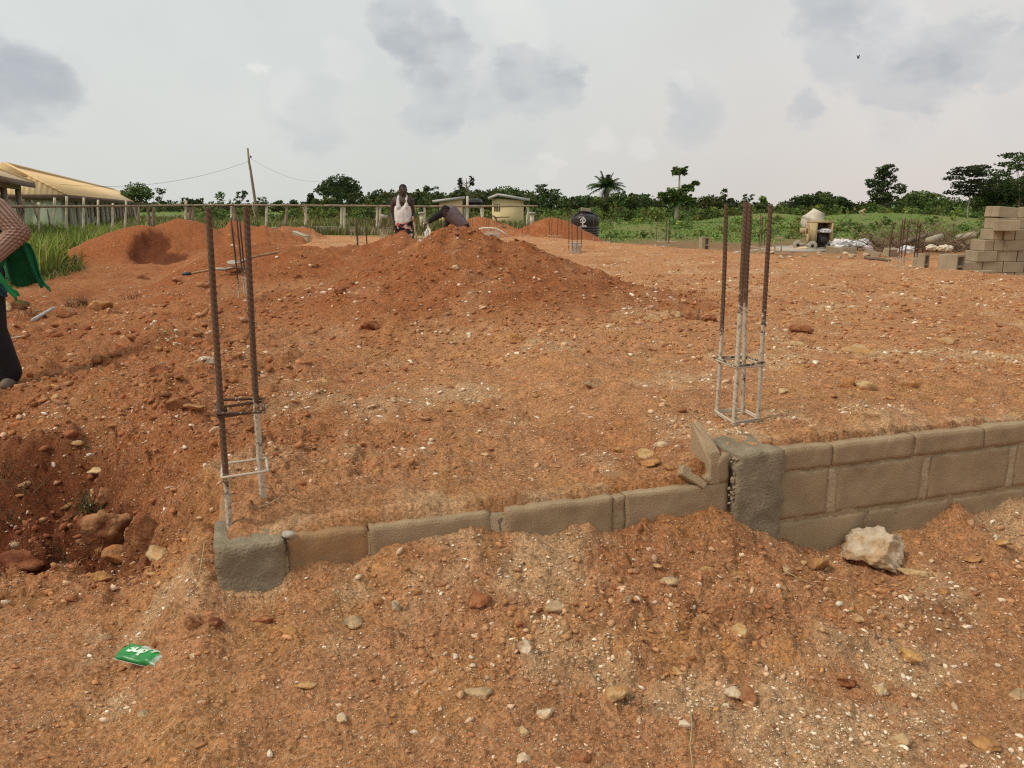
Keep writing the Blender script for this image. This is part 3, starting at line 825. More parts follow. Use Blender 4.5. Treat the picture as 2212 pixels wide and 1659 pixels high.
# ------------------------------------------------------------------ reinforcement cages
def bar_geo(p0, p1, r, ribs=True, coat=(.3, .5), bend=0.0, seed=0):
    """p0 bottom, p1 top (local); coat = heights (m) where cement stops for good / begins to thin."""
    p0, p1 = np.asarray(p0, float), np.asarray(p1, float)
    Ln = np.linalg.norm(p1 - p0)
    n = int(Ln / .0042) if ribs else max(3, int(Ln / .12))
    seg = 12 if ribs else 6
    t = np.linspace(0, 1, n)
    P = p0 + (p1 - p0) * t[:, None]
    P[:, 0] += bend * np.sin(t * np.pi) ; P[:, 1] += .6 * bend * np.sin(t * 5)
    th = np.linspace(0, 2 * np.pi, seg, endpoint=False)
    rib = None
    if ribs:
        w = np.sin(2 * np.pi * (t[:, None] * Ln / .021) + 2 * th[None])
        rib = 1 + .17 * sstep(.25, .8, w) + .06 * (np.cos(th * 2)[None] ** 2 > .93)
        h = t * Ln
        blob = np.clip(noise2(h[:, None] * 30 + seed, th[None] * .8 + 0 * h[:, None]), 0, 1) * sstep(coat[1] + .1, coat[0] - .1, h)[:, None]
        rib = rib + .25 * blob
    V, F = tube(P, r, seg, rib)
    h = (V - p0) @ (p1 - p0) / Ln
    c = .52 * sstep(coat[1], coat[0], h) + .08
    C = np.repeat(c[:, None], 3, 1)
    if ribs:
        rb = np.concatenate([rib[:1], rib, rib[-1:]]).reshape(-1); C[:, 1] = np.clip((rb - 1.0) / .17, 0, 1)
    else: C[:, 1] = 0
    return V, F, C
def stirrup_geo(corners, r, coat=.6, hook=True):
    C = [np.asarray(c, float) for c in corners]
    pts = []
    n = len(C)
    for i in range(n):
        a, b, d = C[i - 1], C[i], C[(i + 1) % n]
        pts += [b + (a - b) * min(.18, .02 / np.linalg.norm(a - b)), b, b + (d - b) * min(.18, .02 / np.linalg.norm(d - b))]
    pts.append(pts[0])
    if hook: pts.append(pts[0] + (C[1] - C[0]) * .22 + np.array([0, 0, r * 2.2]))
    V, F = tube(np.array(pts), r, 8)
    C = np.full((len(V), 3), coat); C[:, 1] = 0
    return V, F, C
def cage(label, bars, stirrups, r=.008, rs=.005, ribs=False, coat=(.25, .5), group='bundles of reinforcement bars rising from the foundations', name='rebar_cage', sunk=.12):
    """bars: [(bottom xyz, top xyz)] in world; stirrups: [[corner xyz ...], coat]."""
    c = np.mean([b[0] for b in bars], axis=0)
    root = empty(name, (c[0], c[1], c[2]))
    tag(root, label, 'rebar', group)
    for i, (b, t) in enumerate(bars):
        b, t = np.asarray(b, float) - c, np.asarray(t, float) - c
        b = b - (t - b) / np.linalg.norm(t - b) * sunk
        g = Geo(); g.add(*bar_geo(b, t, r if np.isscalar(r) else r[i], ribs, (coat[0] + sunk, coat[1] + sunk) if not isinstance(coat, list) else (coat[i][0] + sunk, coat[i][1] + sunk), bend=random.uniform(-1, 1) * (.009 if ribs else .012), seed=i * 5))
        g.obj('rebar', M['rebar'], root, smooth=True)
    for st in stirrups:
        g = Geo(); g.add(*stirrup_geo([np.asarray(p, float) - c for p in st[0]], rs, st[1], st[2] if len(st) > 2 else True))
        g.obj('stirrup', M['rebar'], root, smooth=True)
    return root
def bar_px(ub, vb, zb, ut, vt):
    b = pixz(ub, vb, zb); return b, pixy(ut, vt, b[1])
# left foreground: two thick bars and three ties
b1 = bar_px(497, 1128, .39, 449, 448); b2 = bar_px(571, 1088, .39, 531, 447)
def at_h(b, z): k = (z - b[0][2]) / (b[1][2] - b[0][2]); return b[0] + (b[1] - b[0]) * k
def rect(b1, b2, z, m=.016, dz=0):
    p, q = at_h(b1, z), at_h(b2, z)
    # ties aligned with the wall
    s1, t1 = to_st(p[0], p[1]); s2, t2 = to_st(q[0], q[1])
    s1 -= m; s2 += m; t1 -= m; t2 += m
    return [wpt(s1, t1, z), wpt(s2, t1, z + dz), wpt(s2, t2, z), wpt(s1, t2, z - dz)]
def h_of(b, v):                     # height on the bar seen at row v
    zs = np.linspace(0, 1.6, 400); best = None
    c, s = math.cos(PITCH), math.sin(PITCH)
    for z in zs:
        p = at_h(b, z); yy = p[1] * c - (p[2] - EYE) * s; up = p[1] * s + (p[2] - EYE) * c
        vv = CV - FPX * up / yy
        if best is None or abs(vv - v) < best[0]: best = (abs(vv - v), z)
    return best[1]
zs1, zs2 = h_of(b1, 897), h_of(b1, 1027)
st = [[rect(b1, b2, zs1, .016, .010), .30], [rect(b1, b2, zs1 + .012, .018, -.006), .42], [rect(b1, b2, zs2, .017, .008), .72]]
cage('two thick rusty rebars with cement-coated ties on the corner column in the left foreground', [b1, b2], st, r=[.0098, .0102], rs=.0052, ribs=True, coat=[(.05, .42), (.30, .62)], sunk=.2)
# right foreground: four bars
FL = bar_px(1585, 915, .475, 1611, 437); FR = bar_px(1638, 905, .475, 1665, 441)
BLb = wpt(*[float(q) for q in to_st(FL[0][0] + 0.0, FL[0][1] + .0)], .5)
b0 = pixy(1549, 868, FL[0][1] + .20); BL = (b0, pixy(1568, 440, b0[1]))
b0 = pixy(1606, 880, FL[0][1] + .235); BR = (b0, pixy(1621, 441, b0[1]))
z1 = h_of(FL, 795); z2 = h_of(FL, 917)
def ring4(z, m=.014, j=.006):
    P = [at_h(b, z) for b in (FL, FR, BR, BL)]; c = np.mean(P, axis=0)
    return [c + (p - c) * (1 + m / np.linalg.norm((p - c)[:2])) + np.array([0, 0, random.uniform(-j, j)]) for p in P]
cage('four rusty rebars with two cement-coated ties above the dark column in the right foreground', [FL, FR, BL, BR],
     [[ring4(z1), .66], [ring4(z1 + .012), .5], [ring4(z2 + .016, .010, .004), .85], [ring4(z2 + .006, .008, .006), .85]], r=[.0098, .0098, .0092, .0098], rs=.0056, ribs=True,
     coat=[(.45, .92), (.36, .80), (.22, .75), (.40, .85)], sunk=.2)
def far_cage(label, u, vb, vt, zb, w=.19, nb=4, ties=(.12,), wpx=None, seed=0, rr=.008, coat=(.15, .45), rot=None, deep=None, y=None, group=None):
    rd = random.Random(seed * 7 + 1)
    b = pixz(u, vb, zb) if y is None else pixy(u, vb, y)
    if wpx: w = wpx * b[1] / FPX
    ht = pixy(u, vt, b[1])[2] - b[2]
    d = deep if deep is not None else w
    a = PHI if rot is None else rot
    pts = [(-w / 2, -d / 2), (w / 2, -d / 2), (w / 2, d / 2), (-w / 2, d / 2)]
    if nb == 2: pts = [(-w / 2, 0), (w / 2, 0)]
    if nb == 3: pts = pts[:3]
    if nb > 4: pts = [(-w / 2 + w * i / (nb // 2 - 1 + nb % 2), (-d / 2 if i % 2 else d / 2)) for i in range(nb // 2 + nb % 2)] + [(-w / 2 + w * (i + .5) / (nb // 2), (d / 2 if i % 2 else -d / 2)) for i in range(nb // 2)]
    bars = []
    for (px, py) in pts:
        x = b[0] + px * math.cos(a) - py * math.sin(a); yy = b[1] + px * math.sin(a) + py * math.cos(a)
        h = ht * rd.uniform(.93, 1.03)
        bars.append((np.array([x, yy, b[2]]), np.array([x + rd.uniform(-.02, .02), yy + rd.uniform(-.02, .02), b[2] + h])))
    sts = []
    if nb >= 3:
        C = [(-w / 2, -d / 2), (w / 2, -d / 2), (w / 2, d / 2), (-w / 2, d / 2)]
        for th in ties:
            z = b[2] + th * ht
            sts.append([[np.array([b[0] + px * 1.15 * math.cos(a) - py * 1.15 * math.sin(a), b[1] + px * 1.15 * math.sin(a) + py * 1.15 * math.cos(a), z]) for px, py in C], .7, False])
    else:
        for th in ties:
            z = b[2] + th * ht
            ca = math.cos(a); sa = math.sin(a)
            C = [(-w / 2 - .02, -.08), (w / 2 + .02, -.08), (w / 2 + .02, .08), (-w / 2 - .02, .08)]
            sts.append([[np.array([b[0] + px * ca - py * sa, b[1] + px * sa + py * ca, z]) for px, py in C], .7, False])
    kw = {} if group is None else {'group': group}
    return cage(label, bars, sts, r=rr, rs=.006, coat=coat, sunk=.25, **kw)
# cage with three bars behind the left foreground bars
b = pixz(517, 662, .36)
bars = [(b, pixy(499, 470, b[1])), (pixy(530, 640, b[1] + .16), pixy(511, 469, b[1] + .16)), (pixy(536, 636, b[1] + .2), pixy(517, 470, b[1] + .2))]
P = [at_h(x, b[2] + .03) for x in bars]
cage('three slim rebars with one tie, seen between the two thick bars on the left', bars, [[[b + [-.03, -.03, .03], b + [.16, -.03, .03], b + [.16, .2, .04], b + [-.03, .2, .04]], .8]], r=.0095, rs=.007, coat=(.15, .55), sunk=.25)
far_cage('pair of rebars with two ties on the pad left of the big red heap', 785, 577, 471, .40, wpx=20, nb=4, ties=(.03, .52), seed=1, deep=.06, rr=.009, coat=(.05, .6))
far_cage('four-bar cage with two pale ties in front of the black water tank', 1241, 562, 459, .44, wpx=19, nb=4, ties=(.10, .32), seed=2, rr=.009)
far_cage('four-bar cage before the red heap left of the water tank', 1199, 527, 472, .15, wpx=21, nb=4, ties=(.16, .32), seed=3, y=24.5)
far_cage('slim cage at the left foot of the heap beside the water tank', 1133, 522, 472, .15, wpx=15, nb=3, ties=(.28,), seed=4, y=25)
far_cage('cage of bars at the right side of the black water tank', 1299, 527, 470, .15, wpx=26, nb=4, ties=(.08,), seed=5, y=24)
far_cage('five-bar cage with a white rag at its foot right of the water tank', 1437, 543, 470, .3, wpx=29, nb=5, ties=(.30,), seed=6, y=22)
far_cage('cage seen behind the right foreground bars', 1640, 556, 462, .35, wpx=27, nb=5, ties=(.24,), seed=7, y=18.5)
far_cage('seven-bar cage in front of the pile of cut branches', 1948, 580, 474, .3, wpx=50, nb=7, ties=(.20,), seed=8, y=15.5, deep=.22, rr=.011)
far_cage('cage standing on a short concrete stub right of the bending man', 1062, 505, 469, .3, wpx=18, nb=4, ties=(.15,), seed=9, y=26)
far_cage('pair of thin bars by the far grey wall near the pile of sand', 677, 515, 474, .2, wpx=9, nb=2, ties=(.1,), seed=10, y=31, rr=.011)
far_cage('thin pair of bars before the white-topped far wall', 637, 503, 477, .2, wpx=6, nb=2, ties=(), seed=11, y=36, rr=.012)
far_cage('thin pair of bars behind the cage on the pad', 762, 502, 470, .2, wpx=7, nb=2, ties=(.1,), seed=12, y=33, rr=.012)
FB = 'thin single bars on the far foundations'
for i, (u, vb, vt) in enumerate(sorted([(816, 490, 470), (822, 490, 468), (842, 492, 470), (900, 497, 470), (912, 498, 472), (936, 497, 472), (952, 498, 470), (1013, 496, 470), (1017, 496, 468), (1021, 497, 470), (808, 491, 472), (803, 491, 470)])):
    b = pixy(u, vb, 34 + (i % 3)); t = pixy(u, vt, 34 + (i % 3))
    g = Geo(); V, F, C = bar_geo(b - [0, 0, .4], t, .012, False); g.add(V - b, F, C)
    o = g.obj('starter_bar', M['rebar'], None, True, b)
    tag(o, 'thin rusty starter bar behind the two men, ' + nth(i) + ' of its row', 'rebar', FB)

# ------------------------------------------------------------------ rocks and stones
def rock_mesh(name, seed, size, c1, c2, sub=3, facets=12, patch=.5, lump=.16):
    g = np.random.default_rng(seed)
    V, F = ico(sub)
    for _ in range(facets):
        n = g.normal(size=3); n /= np.linalg.norm(n); d = g.uniform(.42, .8)
        h = V @ n; V = V - np.clip(h - d, 0, None)[:, None] * n[None]
    V = V * (1 + lump * fbm(V[:, 0] * 1.7 + seed, V[:, 1] * 1.7 + V[:, 2] * 1.3, 3))[:, None]
    V = V * (1 + .105 * fbm(V[:, 0] * 4.5 + seed, V[:, 1] * 4.5 + V[:, 2] * 3.7, 3))[:, None]
    V = V * np.asarray(size)[None] * .66
    w = sstep(.35 - patch, .65 - patch + .15, fbm(V[:, 0] / size[0] * 2.4 + seed * 3, V[:, 2] / size[2] * 2.4 + V[:, 1] / size[1], 3) * .7)[:, None]
    col = np.asarray(c1)[None] * (1 - w) + np.asarray(c2)[None] * w
    dust = sstep(.1, -.6, V[:, 2] / size[2] + .35 * fbm(V[:, 0] / size[0] * 3 + seed, V[:, 1] / size[1] * 3, 2))[:, None]
    col = col * (1 - .75 * dust) + np.array([[.42, .20, .09]]) * .75 * dust
    return mesh(name, V, F, col, smooth=True)
C_RED, C_BRN, C_OCH, C_PAL, C_WHT, C_GRY, C_DRK, C_CRM = (.27, .10, .045), (.33, .16, .075), (.44, .23, .085), (.49, .33, .18), (.62, .50, .36), (.36, .25, .15), (.13, .04, .02), (.53, .36, .18)
def rock(u, v, wpx, label, c1, c2=None, aspect=(1, .8, .62), sink=.3, seed=None, cat='stone', name='stone', group=None, at=None, sub=3, facets=9, rz=None, dy=0.0):
    p = hit(u, v) if at is None else np.asarray(at, float)
    w = wpx * math.hypot(p[1], EYE - p[2]) / FPX
    sd = seed if seed is not None else int(u * 3 + v)
    rd = random.Random(sd)
    size = (w * aspect[0] * .9, w * aspect[1] * .9, w * aspect[2] * .9)
    me = rock_mesh(name, sd, size, c1, c2 if c2 is not None else tuple(x * .75 for x in c1), sub, facets)
    o = link(name, me, M['rock'], None, (p[0], p[1] + dy, p[2] + size[2] * .5 * (1 - 2 * sink)), (rd.uniform(-.2, .2), rd.uniform(-.2, .2), rd.uniform(-.6, .6) if rz is None else rz))
    tag(o, label, cat, group)
    return o
rock(1882, 1215, 104, 'large white and brown boulder lying in the hollow against the right wall', (.55, .44, .32), (.46, .31, .18), (1.0, .85, .92), .28, 9, 'boulder', 'boulder', at=tuple(pixy(1882, 1214, wpt(on_wall(1884, 1190)[0], -.13, 0)[1])), sub=5, facets=7)
rock(1757, 1226, 62, 'tan rock in the hollow left of the white boulder', C_OCH, C_BRN, (1, .7, .6), .3)
rock(1965, 1246, 50, 'cream layered stone right below the white boulder', C_CRM, C_PAL, (1.2, .6, .4), .3)
rock(240, 1195, 108, 'big red-brown boulder in the trench at the left edge', C_BRN, C_DRK, (1.05, .8, .78), .12, 12, 'boulder', 'boulder', sub=4)
rock(322, 1192, 96, 'upright red-brown boulder beside the biggest one at the trench', C_BRN, C_RED, (.85, .75, .95), .16, 13, 'boulder', 'boulder', sub=4)
rock(258, 1248, 56, 'smooth orange stone on the near rim of the trench', (.44, .19, .07), C_BRN, (1.05, .8, .75), .12)
rock(352, 1218, 62, 'pale flat stone at the end of the trench', C_PAL, C_OCH, (1.1, .7, .5), .35)
rock(222, 1272, 36, 'ochre stone in front of the smooth orange one', C_OCH, C_BRN)
rock(290, 1238, 15, 'small white stone right of the smooth orange one', C_WHT, C_WHT, sub=2)
rock(60, 1235, 70, 'dark red slab at the bottom of the trench', C_DRK, C_RED, (1.3, .8, .4), .35)
rock(205, 1062, 30, 'pale stone on the upper rim of the trench', C_PAL, C_OCH, (.8, .7, .8), .3)
rock(228, 1075, 42, 'round brown stone on the upper rim of the trench', C_BRN, C_RED, (1.1, .9, .7), .3)
rock(205, 1022, 40, 'thin cream slab tilted above the trench', C_CRM, C_PAL, (1.2, .5, .35), .3)
rock(1117, 737, 46, 'ochre stone at the front toe of the big red heap', C_OCH, C_BRN, (1.05, .8, .55), .25)
rock(803, 712, 44, 'dark red clod left of the big heap', C_RED, C_DRK, (1, .8, .55), .3)
rock(1497, 692, 40, 'brown stone at the right tip of the big heap', C_BRN, C_RED, (1, .8, .65), .25)
rock(1462, 690, 30, 'pale brown stone near the right tip of the big heap', C_PAL, C_BRN)
rock(1528, 697, 30, 'small red clod at the far right tip of the heap', C_RED, C_DRK)
rock(1413, 697, 28, 'pale chip at the right toe of the heap', C_PAL, C_OCH)
rock(1732, 720, 42, 'red-brown clod on the pad right of the four bars', C_RED, C_BRN, (1, .8, .6), .3)
rock(1862, 765, 64, 'pale rock on the pad behind two orange ones', C_PAL, C_OCH, (1.1, .7, .5), .3)
rock(1828, 838, 44, 'orange angular rock on the pad, left of a pair', (.44, .21, .085), C_OCH, (.8, .7, .8), .25)
rock(1866, 842, 44, 'pale orange rock on the pad, right of a pair', C_CRM, C_OCH, (1, .8, .65), .25)
rock(1722, 750, 32, 'cream chip on the pad near the four bars', C_CRM, C_PAL)
rock(1278, 840, 46, 'brown stone in the middle of the pad', C_BRN, C_GRY, (1, .7, .5), .35)
rock(508, 752, 70, 'long flat red clod between the left foreground bars', C_RED, C_BRN, (1.1, .7, .42), .3)
rock(394, 905, 54, 'brown clod left of the left foreground bars', C_BRN, C_RED, (1, .8, .6), .3)
rock(425, 925, 44, 'flat brown stone touching the left foreground bars', C_BRN, C_OCH, (1.2, .7, .4), .3)
rock(344, 820, 48, 'dark red clod on the slope left of the bars', C_RED, C_DRK, (1, .8, .6), .25)
rock(442, 797, 42, 'white-grey crumbly stone left of the thick bar', C_WHT, C_GRY, (1.1, .7, .45), .35)
rock(215, 676, 52, 'ochre stone beside dry weeds on the left', C_OCH, C_BRN, (1.1, .8, .6), .25)
rock(246, 684, 30, 'small brown stone right of the ochre stone', C_BRN, C_RED)
rock(137, 690, 46, 'red-brown rock beside the pipe on the left', C_RED, C_BRN, (1.1, .8, .7), .25)
rock(48, 672, 42, 'dark clod with a mossy top near the man in green', C_DRK, (.10, .085, .03), (1, .8, .65), .25)
rock(8, 678, 36, 'cream stone behind the leg of the man in green', C_CRM, C_PAL, (1.1, .8, .75), .2)
rock(312, 606, 26, 'red clod on the track left of the bars', C_RED, C_BRN)
rock(400, 612, 54, 'broad red clod near the tool with the dark grip', C_RED, C_BRN, (1.2, .8, .4), .3)
rock(985, 583, 18, 'pale pink stone high on the big red heap', C_WHT, C_PAL, sub=2)
rock(1141, 1415, 42, 'brown stone with a white top in the front', C_WHT, C_BRN, (.95, .8, .8), .2)
rock(1963, 1425, 44, 'smooth ochre stone at the lower right', (.52, .30, .12), C_OCH, (1.05, .8, .62), .15, facets=5)
rock(1600, 1382, 44, 'angular ochre stone in front of the hollow', C_OCH, C_CRM, (1, .8, .7), .25)
rock(1200, 1328, 44, 'knobbly grey stone in front of the middle of the wall', C_GRY, C_PAL, (1, .85, .8), .2)
rock(1438, 1278, 40, 'pale speckled stone in front of the step in the wall', C_PAL, C_GRY, (1.1, .8, .6), .25)
rock(1035, 1308, 46, 'red stone in front of the wall', C_RED, C_BRN, (.95, .8, .85), .2)
rock(1351, 1322, 36, 'grey-brown flat stone in front of the wall', C_GRY, C_BRN, (1.1, .8, .5), .25)
rock(1328, 1502, 52, 'ochre slab near the bottom edge', C_OCH, C_CRM, (1.2, .8, .45), .3)
rock(1035, 1510, 50, 'crumbly pale grey stone near the bottom edge', C_PAL, C_GRY, (1.1, .8, .55), .35)
rock(1615, 1524, 42, 'brown round stone beside a pale chip at the lower right', C_BRN, C_RED, (1, .85, .7), .25)
rock(1584, 1516, 40, 'pale chip left of the brown round stone', C_WHT, C_PAL, (1.2, .7, .4), .25)
rock(1827, 1480, 38, 'dark red stone at the lower right', C_RED, C_DRK, (1, .8, .7), .25)
rock(1894, 1500, 34, 'cream pitted stone left of the lower right corner', C_CRM, C_WHT, (1, .8, .7), .25)
rock(2200, 1516, 38, 'grey stone at the right edge of the picture', C_GRY, C_PAL, (1, .8, .65), .25)
rock(2119, 1622, 50, 'long ochre stone near the lower right corner', C_OCH, C_BRN, (1.3, .7, .45), .3)
rock(765, 1352, 42, 'grey flaky stone below the left part of the wall', C_GRY, C_PAL, (1.1, .7, .5), .25)
rock(855, 1328, 28, 'upright grey shell-like stone below the wall', C_GRY, C_WHT, (.7, .5, 1.0), .2)
rock(665, 1496, 38, 'flat ochre stone right of the green wrapper', C_OCH, C_CRM, (1.2, .8, .4), .3)
rock(421, 1358, 38, 'red-brown clod above the green wrapper', C_BRN, C_DRK)
rock(466, 1360, 34, 'dark brown clod next to the red-brown one', C_DRK, C_BRN)
rock(572, 1344, 34, 'tilted red stone below the corner column', C_RED, C_BRN, (1.2, .6, .5), .25)
GS = 'loose fist-sized stones on the bare ground'
STONES = [(1175, 1551, 32, C_PAL, C_WHT), (1479, 1582, 24, C_WHT, C_WHT), (1942, 1617, 34, C_PAL, C_CRM), (1466, 1454, 27, C_OCH, C_CRM), (1848, 1358, 27, C_PAL, C_OCH),
        (1131, 1648, 30, C_WHT, C_PAL), (1251, 1640, 34, C_RED, C_BRN), (230, 1391, 24, C_PAL, C_GRY), (421, 1424, 20, C_PAL, C_WHT), (425, 1618, 30, C_BRN, C_OCH), (623, 1380, 32, C_OCH, C_BRN), (308, 1548, 32, C_GRY, C_PAL),
        (740, 1576, 26, C_WHT, C_PAL), (1130, 1590, 24, C_PAL, C_CRM), (930, 968, 18, C_WHT, C_PAL), (1020, 890, 20, C_WHT, C_GRY), (940, 1040, 15, C_WHT, C_WHT), (1345, 975, 34, C_OCH, C_BRN), (1395, 985, 38, C_CRM, C_OCH),
        (1430, 965, 26, C_PAL, C_WHT), (1400, 1010, 44, C_OCH, C_BRN), (1445, 1018, 30, C_BRN, C_OCH), (1530, 1250, 26, C_OCH, C_CRM), (1600, 1260, 30, C_OCH, C_BRN), (1660, 1290, 22, C_BRN, C_RED), (2040, 1290, 26, C_BRN, C_OCH),
        (2100, 1220, 30, C_OCH, C_BRN), (2160, 1180, 34, C_OCH, C_CRM), (1730, 1225, 22, C_PAL, C_OCH), (1700, 1250, 24, C_CRM, C_PAL), (330, 1255, 26, C_OCH, C_PAL), (120, 870, 22, C_OCH, C_CRM), (250, 925, 28, C_BRN, C_RED), (170, 990, 20, C_OCH, C_CRM),
        (680, 580, 22, C_BRN, C_DRK), (640, 600, 20, C_RED, C_DRK), (560, 655, 28, C_RED, C_BRN), (740, 640, 26, C_RED, C_DRK), (800, 1000, 24, C_BRN, C_OCH), (1050, 1000, 20, C_PAL, C_CRM), (700, 830, 26, C_PAL, C_OCH), (2050, 745, 34, C_PAL, C_OCH),
        (1960, 840, 30, C_BRN, C_OCH), (2100, 870, 26, C_OCH, C_CRM), (1780, 870, 24, C_BRN, C_RED), (1690, 850, 20, C_PAL, C_CRM), (1750, 930, 18, C_CRM, C_PAL), (1420, 1240, 24, C_PAL, C_OCH), (1260, 1250, 20, C_BRN, C_RED), (900, 1290, 22, C_BRN, C_OCH)]
STONES.sort()
count = {}
TONE = {C_RED: 'red', C_BRN: 'brown', C_OCH: 'ochre', C_PAL: 'pale', C_WHT: 'whitish', C_GRY: 'grey', C_CRM: 'cream'}
for i, (u, v, w, c1, c2) in enumerate(STONES):
    band = 'near the bottom edge' if v > 1400 else 'in front of the wall' if v > 1170 else 'on the near part of the fill' if v > 850 else 'on the far part of the fill'
    q = count.get(band, 0); count[band] = q + 1
    rock(u, v, w * 1.05, TONE[c1] + ' loose stone ' + band + ', ' + nth(q) + ' there', c1, c2, (random.uniform(.9, 1.2), random.uniform(.6, .9), random.uniform(.45, .75)), .4, seed=400 + i, group=GS, sub=3)

# ------------------------------------------------------------------ green wrapper
def build_wrapper():
    a, b = hit(272, 1440), hit(368, 1410)
    d = (b - a)[:2]; L_ = float(np.linalg.norm(d)); ang = math.atan2(d[1], d[0])
    W = L_ * .43
    c = (a + b) / 2
    root = empty('wrapper', (c[0], c[1], c[2] + .002), ang)
    tag(root, 'torn green plastic wrapper with white lettering lying in the left foreground', 'wrapper')
    nx, ny = 44, 20
    X, Y = np.meshgrid(np.linspace(-L_ / 2, L_ / 2, nx), np.linspace(-W / 2, W / 2, ny))
    def surf(x, y):
        e = 1 - (2 * y / W) ** 2
        taper = sstep(-L_ / 2 - .01, -L_ / 2 + .05, x) * .4 + .6
        h = .021 * np.sqrt(np.clip(e, 0, 1)) * (taper) * sstep(L_ / 2 + .006, L_ / 2 - .03, x)
        return h + .0060 * fbm(x * 20, y * 24, 2) * sstep(.0, .3, e) + .006
    Z = surf(X, Y)
    Xj = X + np.where(X < -L_ / 2 + .001, .010 * noise2(Y * 90, Y * 0), 0)
    Yj = Y * (1 - .55 * sstep(L_ / 2 - .03, L_ / 2, X)) + .012 * sstep(L_ / 2 - .03, L_ / 2, X)
    green = np.array([.010, .26, .040]); dkg = np.array([.008, .13, .03]); white = np.array([.50, .52, .47])
    col = np.repeat(green[None], X.size, 0)
    x, y = X.ravel(), Y.ravel()
    w = sstep(.008, .013, np.abs(x + .01 + y * .3) - .035) ; top = (sstep(W * .16, W * .24, y) * sstep(-L_ * .25, -L_ * .18, x) * sstep(L_ * .18, L_ * .1, x))[:, None]
    col = col * (1 - top) + white[None] * top
    endp = (sstep(L_ * .26, L_ * .30, x - y * .25) * sstep(L_ * .46, L_ * .42, x))[:, None]
    col = col * (1 - endp) + white[None] * .8 * endp
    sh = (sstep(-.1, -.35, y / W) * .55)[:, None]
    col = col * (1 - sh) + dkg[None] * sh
    i = np.arange(ny - 1)[:, None] * nx; j = np.arange(nx - 1)[None]
    F = np.stack([i + j, i + j + 1, i + nx + j + 1, i + nx + j], -1).reshape(-1, 4)
    V = np.stack([Xj.ravel(), Yj.ravel(), Z.ravel()], -1)
    M['film'] = material('plastic_film', (0, 0, 0), .35, .06, 40, attr=True, spec=.5)
    me = mesh('film', V, F, col, True)
    o = link('film', me, M['film'], root)
    sm = o.modifiers.new('thick', 'SOLIDIFY'); sm.thickness = .0006; sm.offset = -1
    # underside that closes the pouch, white inside at the torn end
    V2 = V.copy(); V2[:, 2] = .002 + .001 * fbm(V2[:, 0] * 40, V2[:, 1] * 40, 2); V2[:, 0] -= .006 * sstep(-L_ / 2 + .02, -L_ / 2, V2[:, 0])
    o2 = link('inner_film', mesh('inner_film', V2, F, np.repeat(np.array([[.55, .55, .53]]), len(V2), 0), True), M['film'], root)
    cu = bpy.data.curves.new('t', 'FONT'); cu.body = 'Super'; cu.size = .030; cu.shear = .12; cu.offset = .0014; cu.space_character = .92
    to = bpy.data.objects.new('t', cu); COL.objects.link(to)
    dg = bpy.context.evaluated_depsgraph_get()
    tm = bpy.data.meshes.new_from_object(to.evaluated_get(dg)); bpy.data.objects.remove(to)
    bm = bmesh.new(); bm.from_mesh(tm); bmesh.ops.triangulate(bm, faces=bm.faces); bmesh.ops.subdivide_edges(bm, edges=bm.edges[:], cuts=2, use_grid_fill=True)
    P = np.array([v.co[:] for v in bm.verts])
    P[:, 0] = (P[:, 0] - P[:, 0].min()) / np.ptp(P[:, 0]) * L_ * .62 - L_ * .36
    P[:, 1] = P[:, 1] * 1.35 - W * .22 + (P[:, 0] + L_ * .36) * .12
    z = surf(P[:, 0], P[:, 1]) + .0022
    for v, p, zz in zip(bm.verts, P, z): v.co = (p[0], p[1], zz)
    bm.to_mesh(tm); bm.free(); tm.name = 'lettering'
    M['print'] = material('white_print', (.62, .78, .62), .5, .1, 50)
    tm.materials.clear()
    link('lettering', tm, M['print'], root)
build_wrapper()
# ------------------------------------------------------------------ buildings on the left
def roof_material(name, axis, col):
    m = bpy.data.materials.new(name); m.use_nodes = True
    nt = m.node_tree; N, L = nt.nodes, nt.links
    b = N['Principled BSDF']; b.inputs['Roughness'].default_value = .6; b.inputs['Metallic'].default_value = .0
    tc = N.new('ShaderNodeTexCoord')
    wv = N.new('ShaderNodeTexWave'); wv.bands_direction = axis; L.new(tc.outputs['Object'], wv.inputs['Vector']); wv.inputs['Scale'].default_value = 1.15; wv.inputs['Distortion'].default_value = 0
    nz = N.new('ShaderNodeTexNoise'); L.new(tc.outputs['Object'], nz.inputs['Vector']); nz.inputs['Scale'].default_value = .8; nz.inputs['Detail'].default_value = 5
    mx = N.new('ShaderNodeMix'); mx.data_type = 'RGBA'; L.new(nz.outputs['Fac'], mx.inputs[0]); mx.inputs[6].default_value = (*[c * .85 for c in col], 1); mx.inputs[7].default_value = (*[c * 1.12 for c in col], 1)
    L.new(mx.outputs[2], b.inputs['Base Color'])
    bp = N.new('ShaderNodeBump'); bp.inputs['Distance'].default_value = .018; L.new(wv.outputs['Fac'], bp.inputs['Height']); L.new(bp.outputs[0], b.inputs['Normal'])
    return m
RC = (.72, .49, .23)
M['roof_x'] = roof_material('roof_sheet_across', 'X', RC)
M['roof_y'] = roof_material('roof_sheet_along', 'Y', RC)
M['fascia'] = material('fascia', (.16, .10, .07), .8, .2, 3)
M['green_wall'] = material('pale_green_plaster', (.46, .50, .34), .9, .12, 1.5)
M['grey_wall'] = material('grey_plaster', (.36, .31, .235), .95, .25, 1.2, bump=.01, bscale=12)
M['dark'] = material('dark_opening', (.03, .027, .025), .9, .2, 4)
M['white_wood'] = material('peeled_pole', (.56, .50, .38), .9, .25, 5)
M['wood'] = material('weathered_timber', (.27, .20, .135), .9, .3, 4)
M['cream'] = material('cream_plaster', (.78, .60, .33), .9, .1, 1.5)
M['tin'] = material('weathered_tin', (.46, .44, .42), .6, .25, 2)
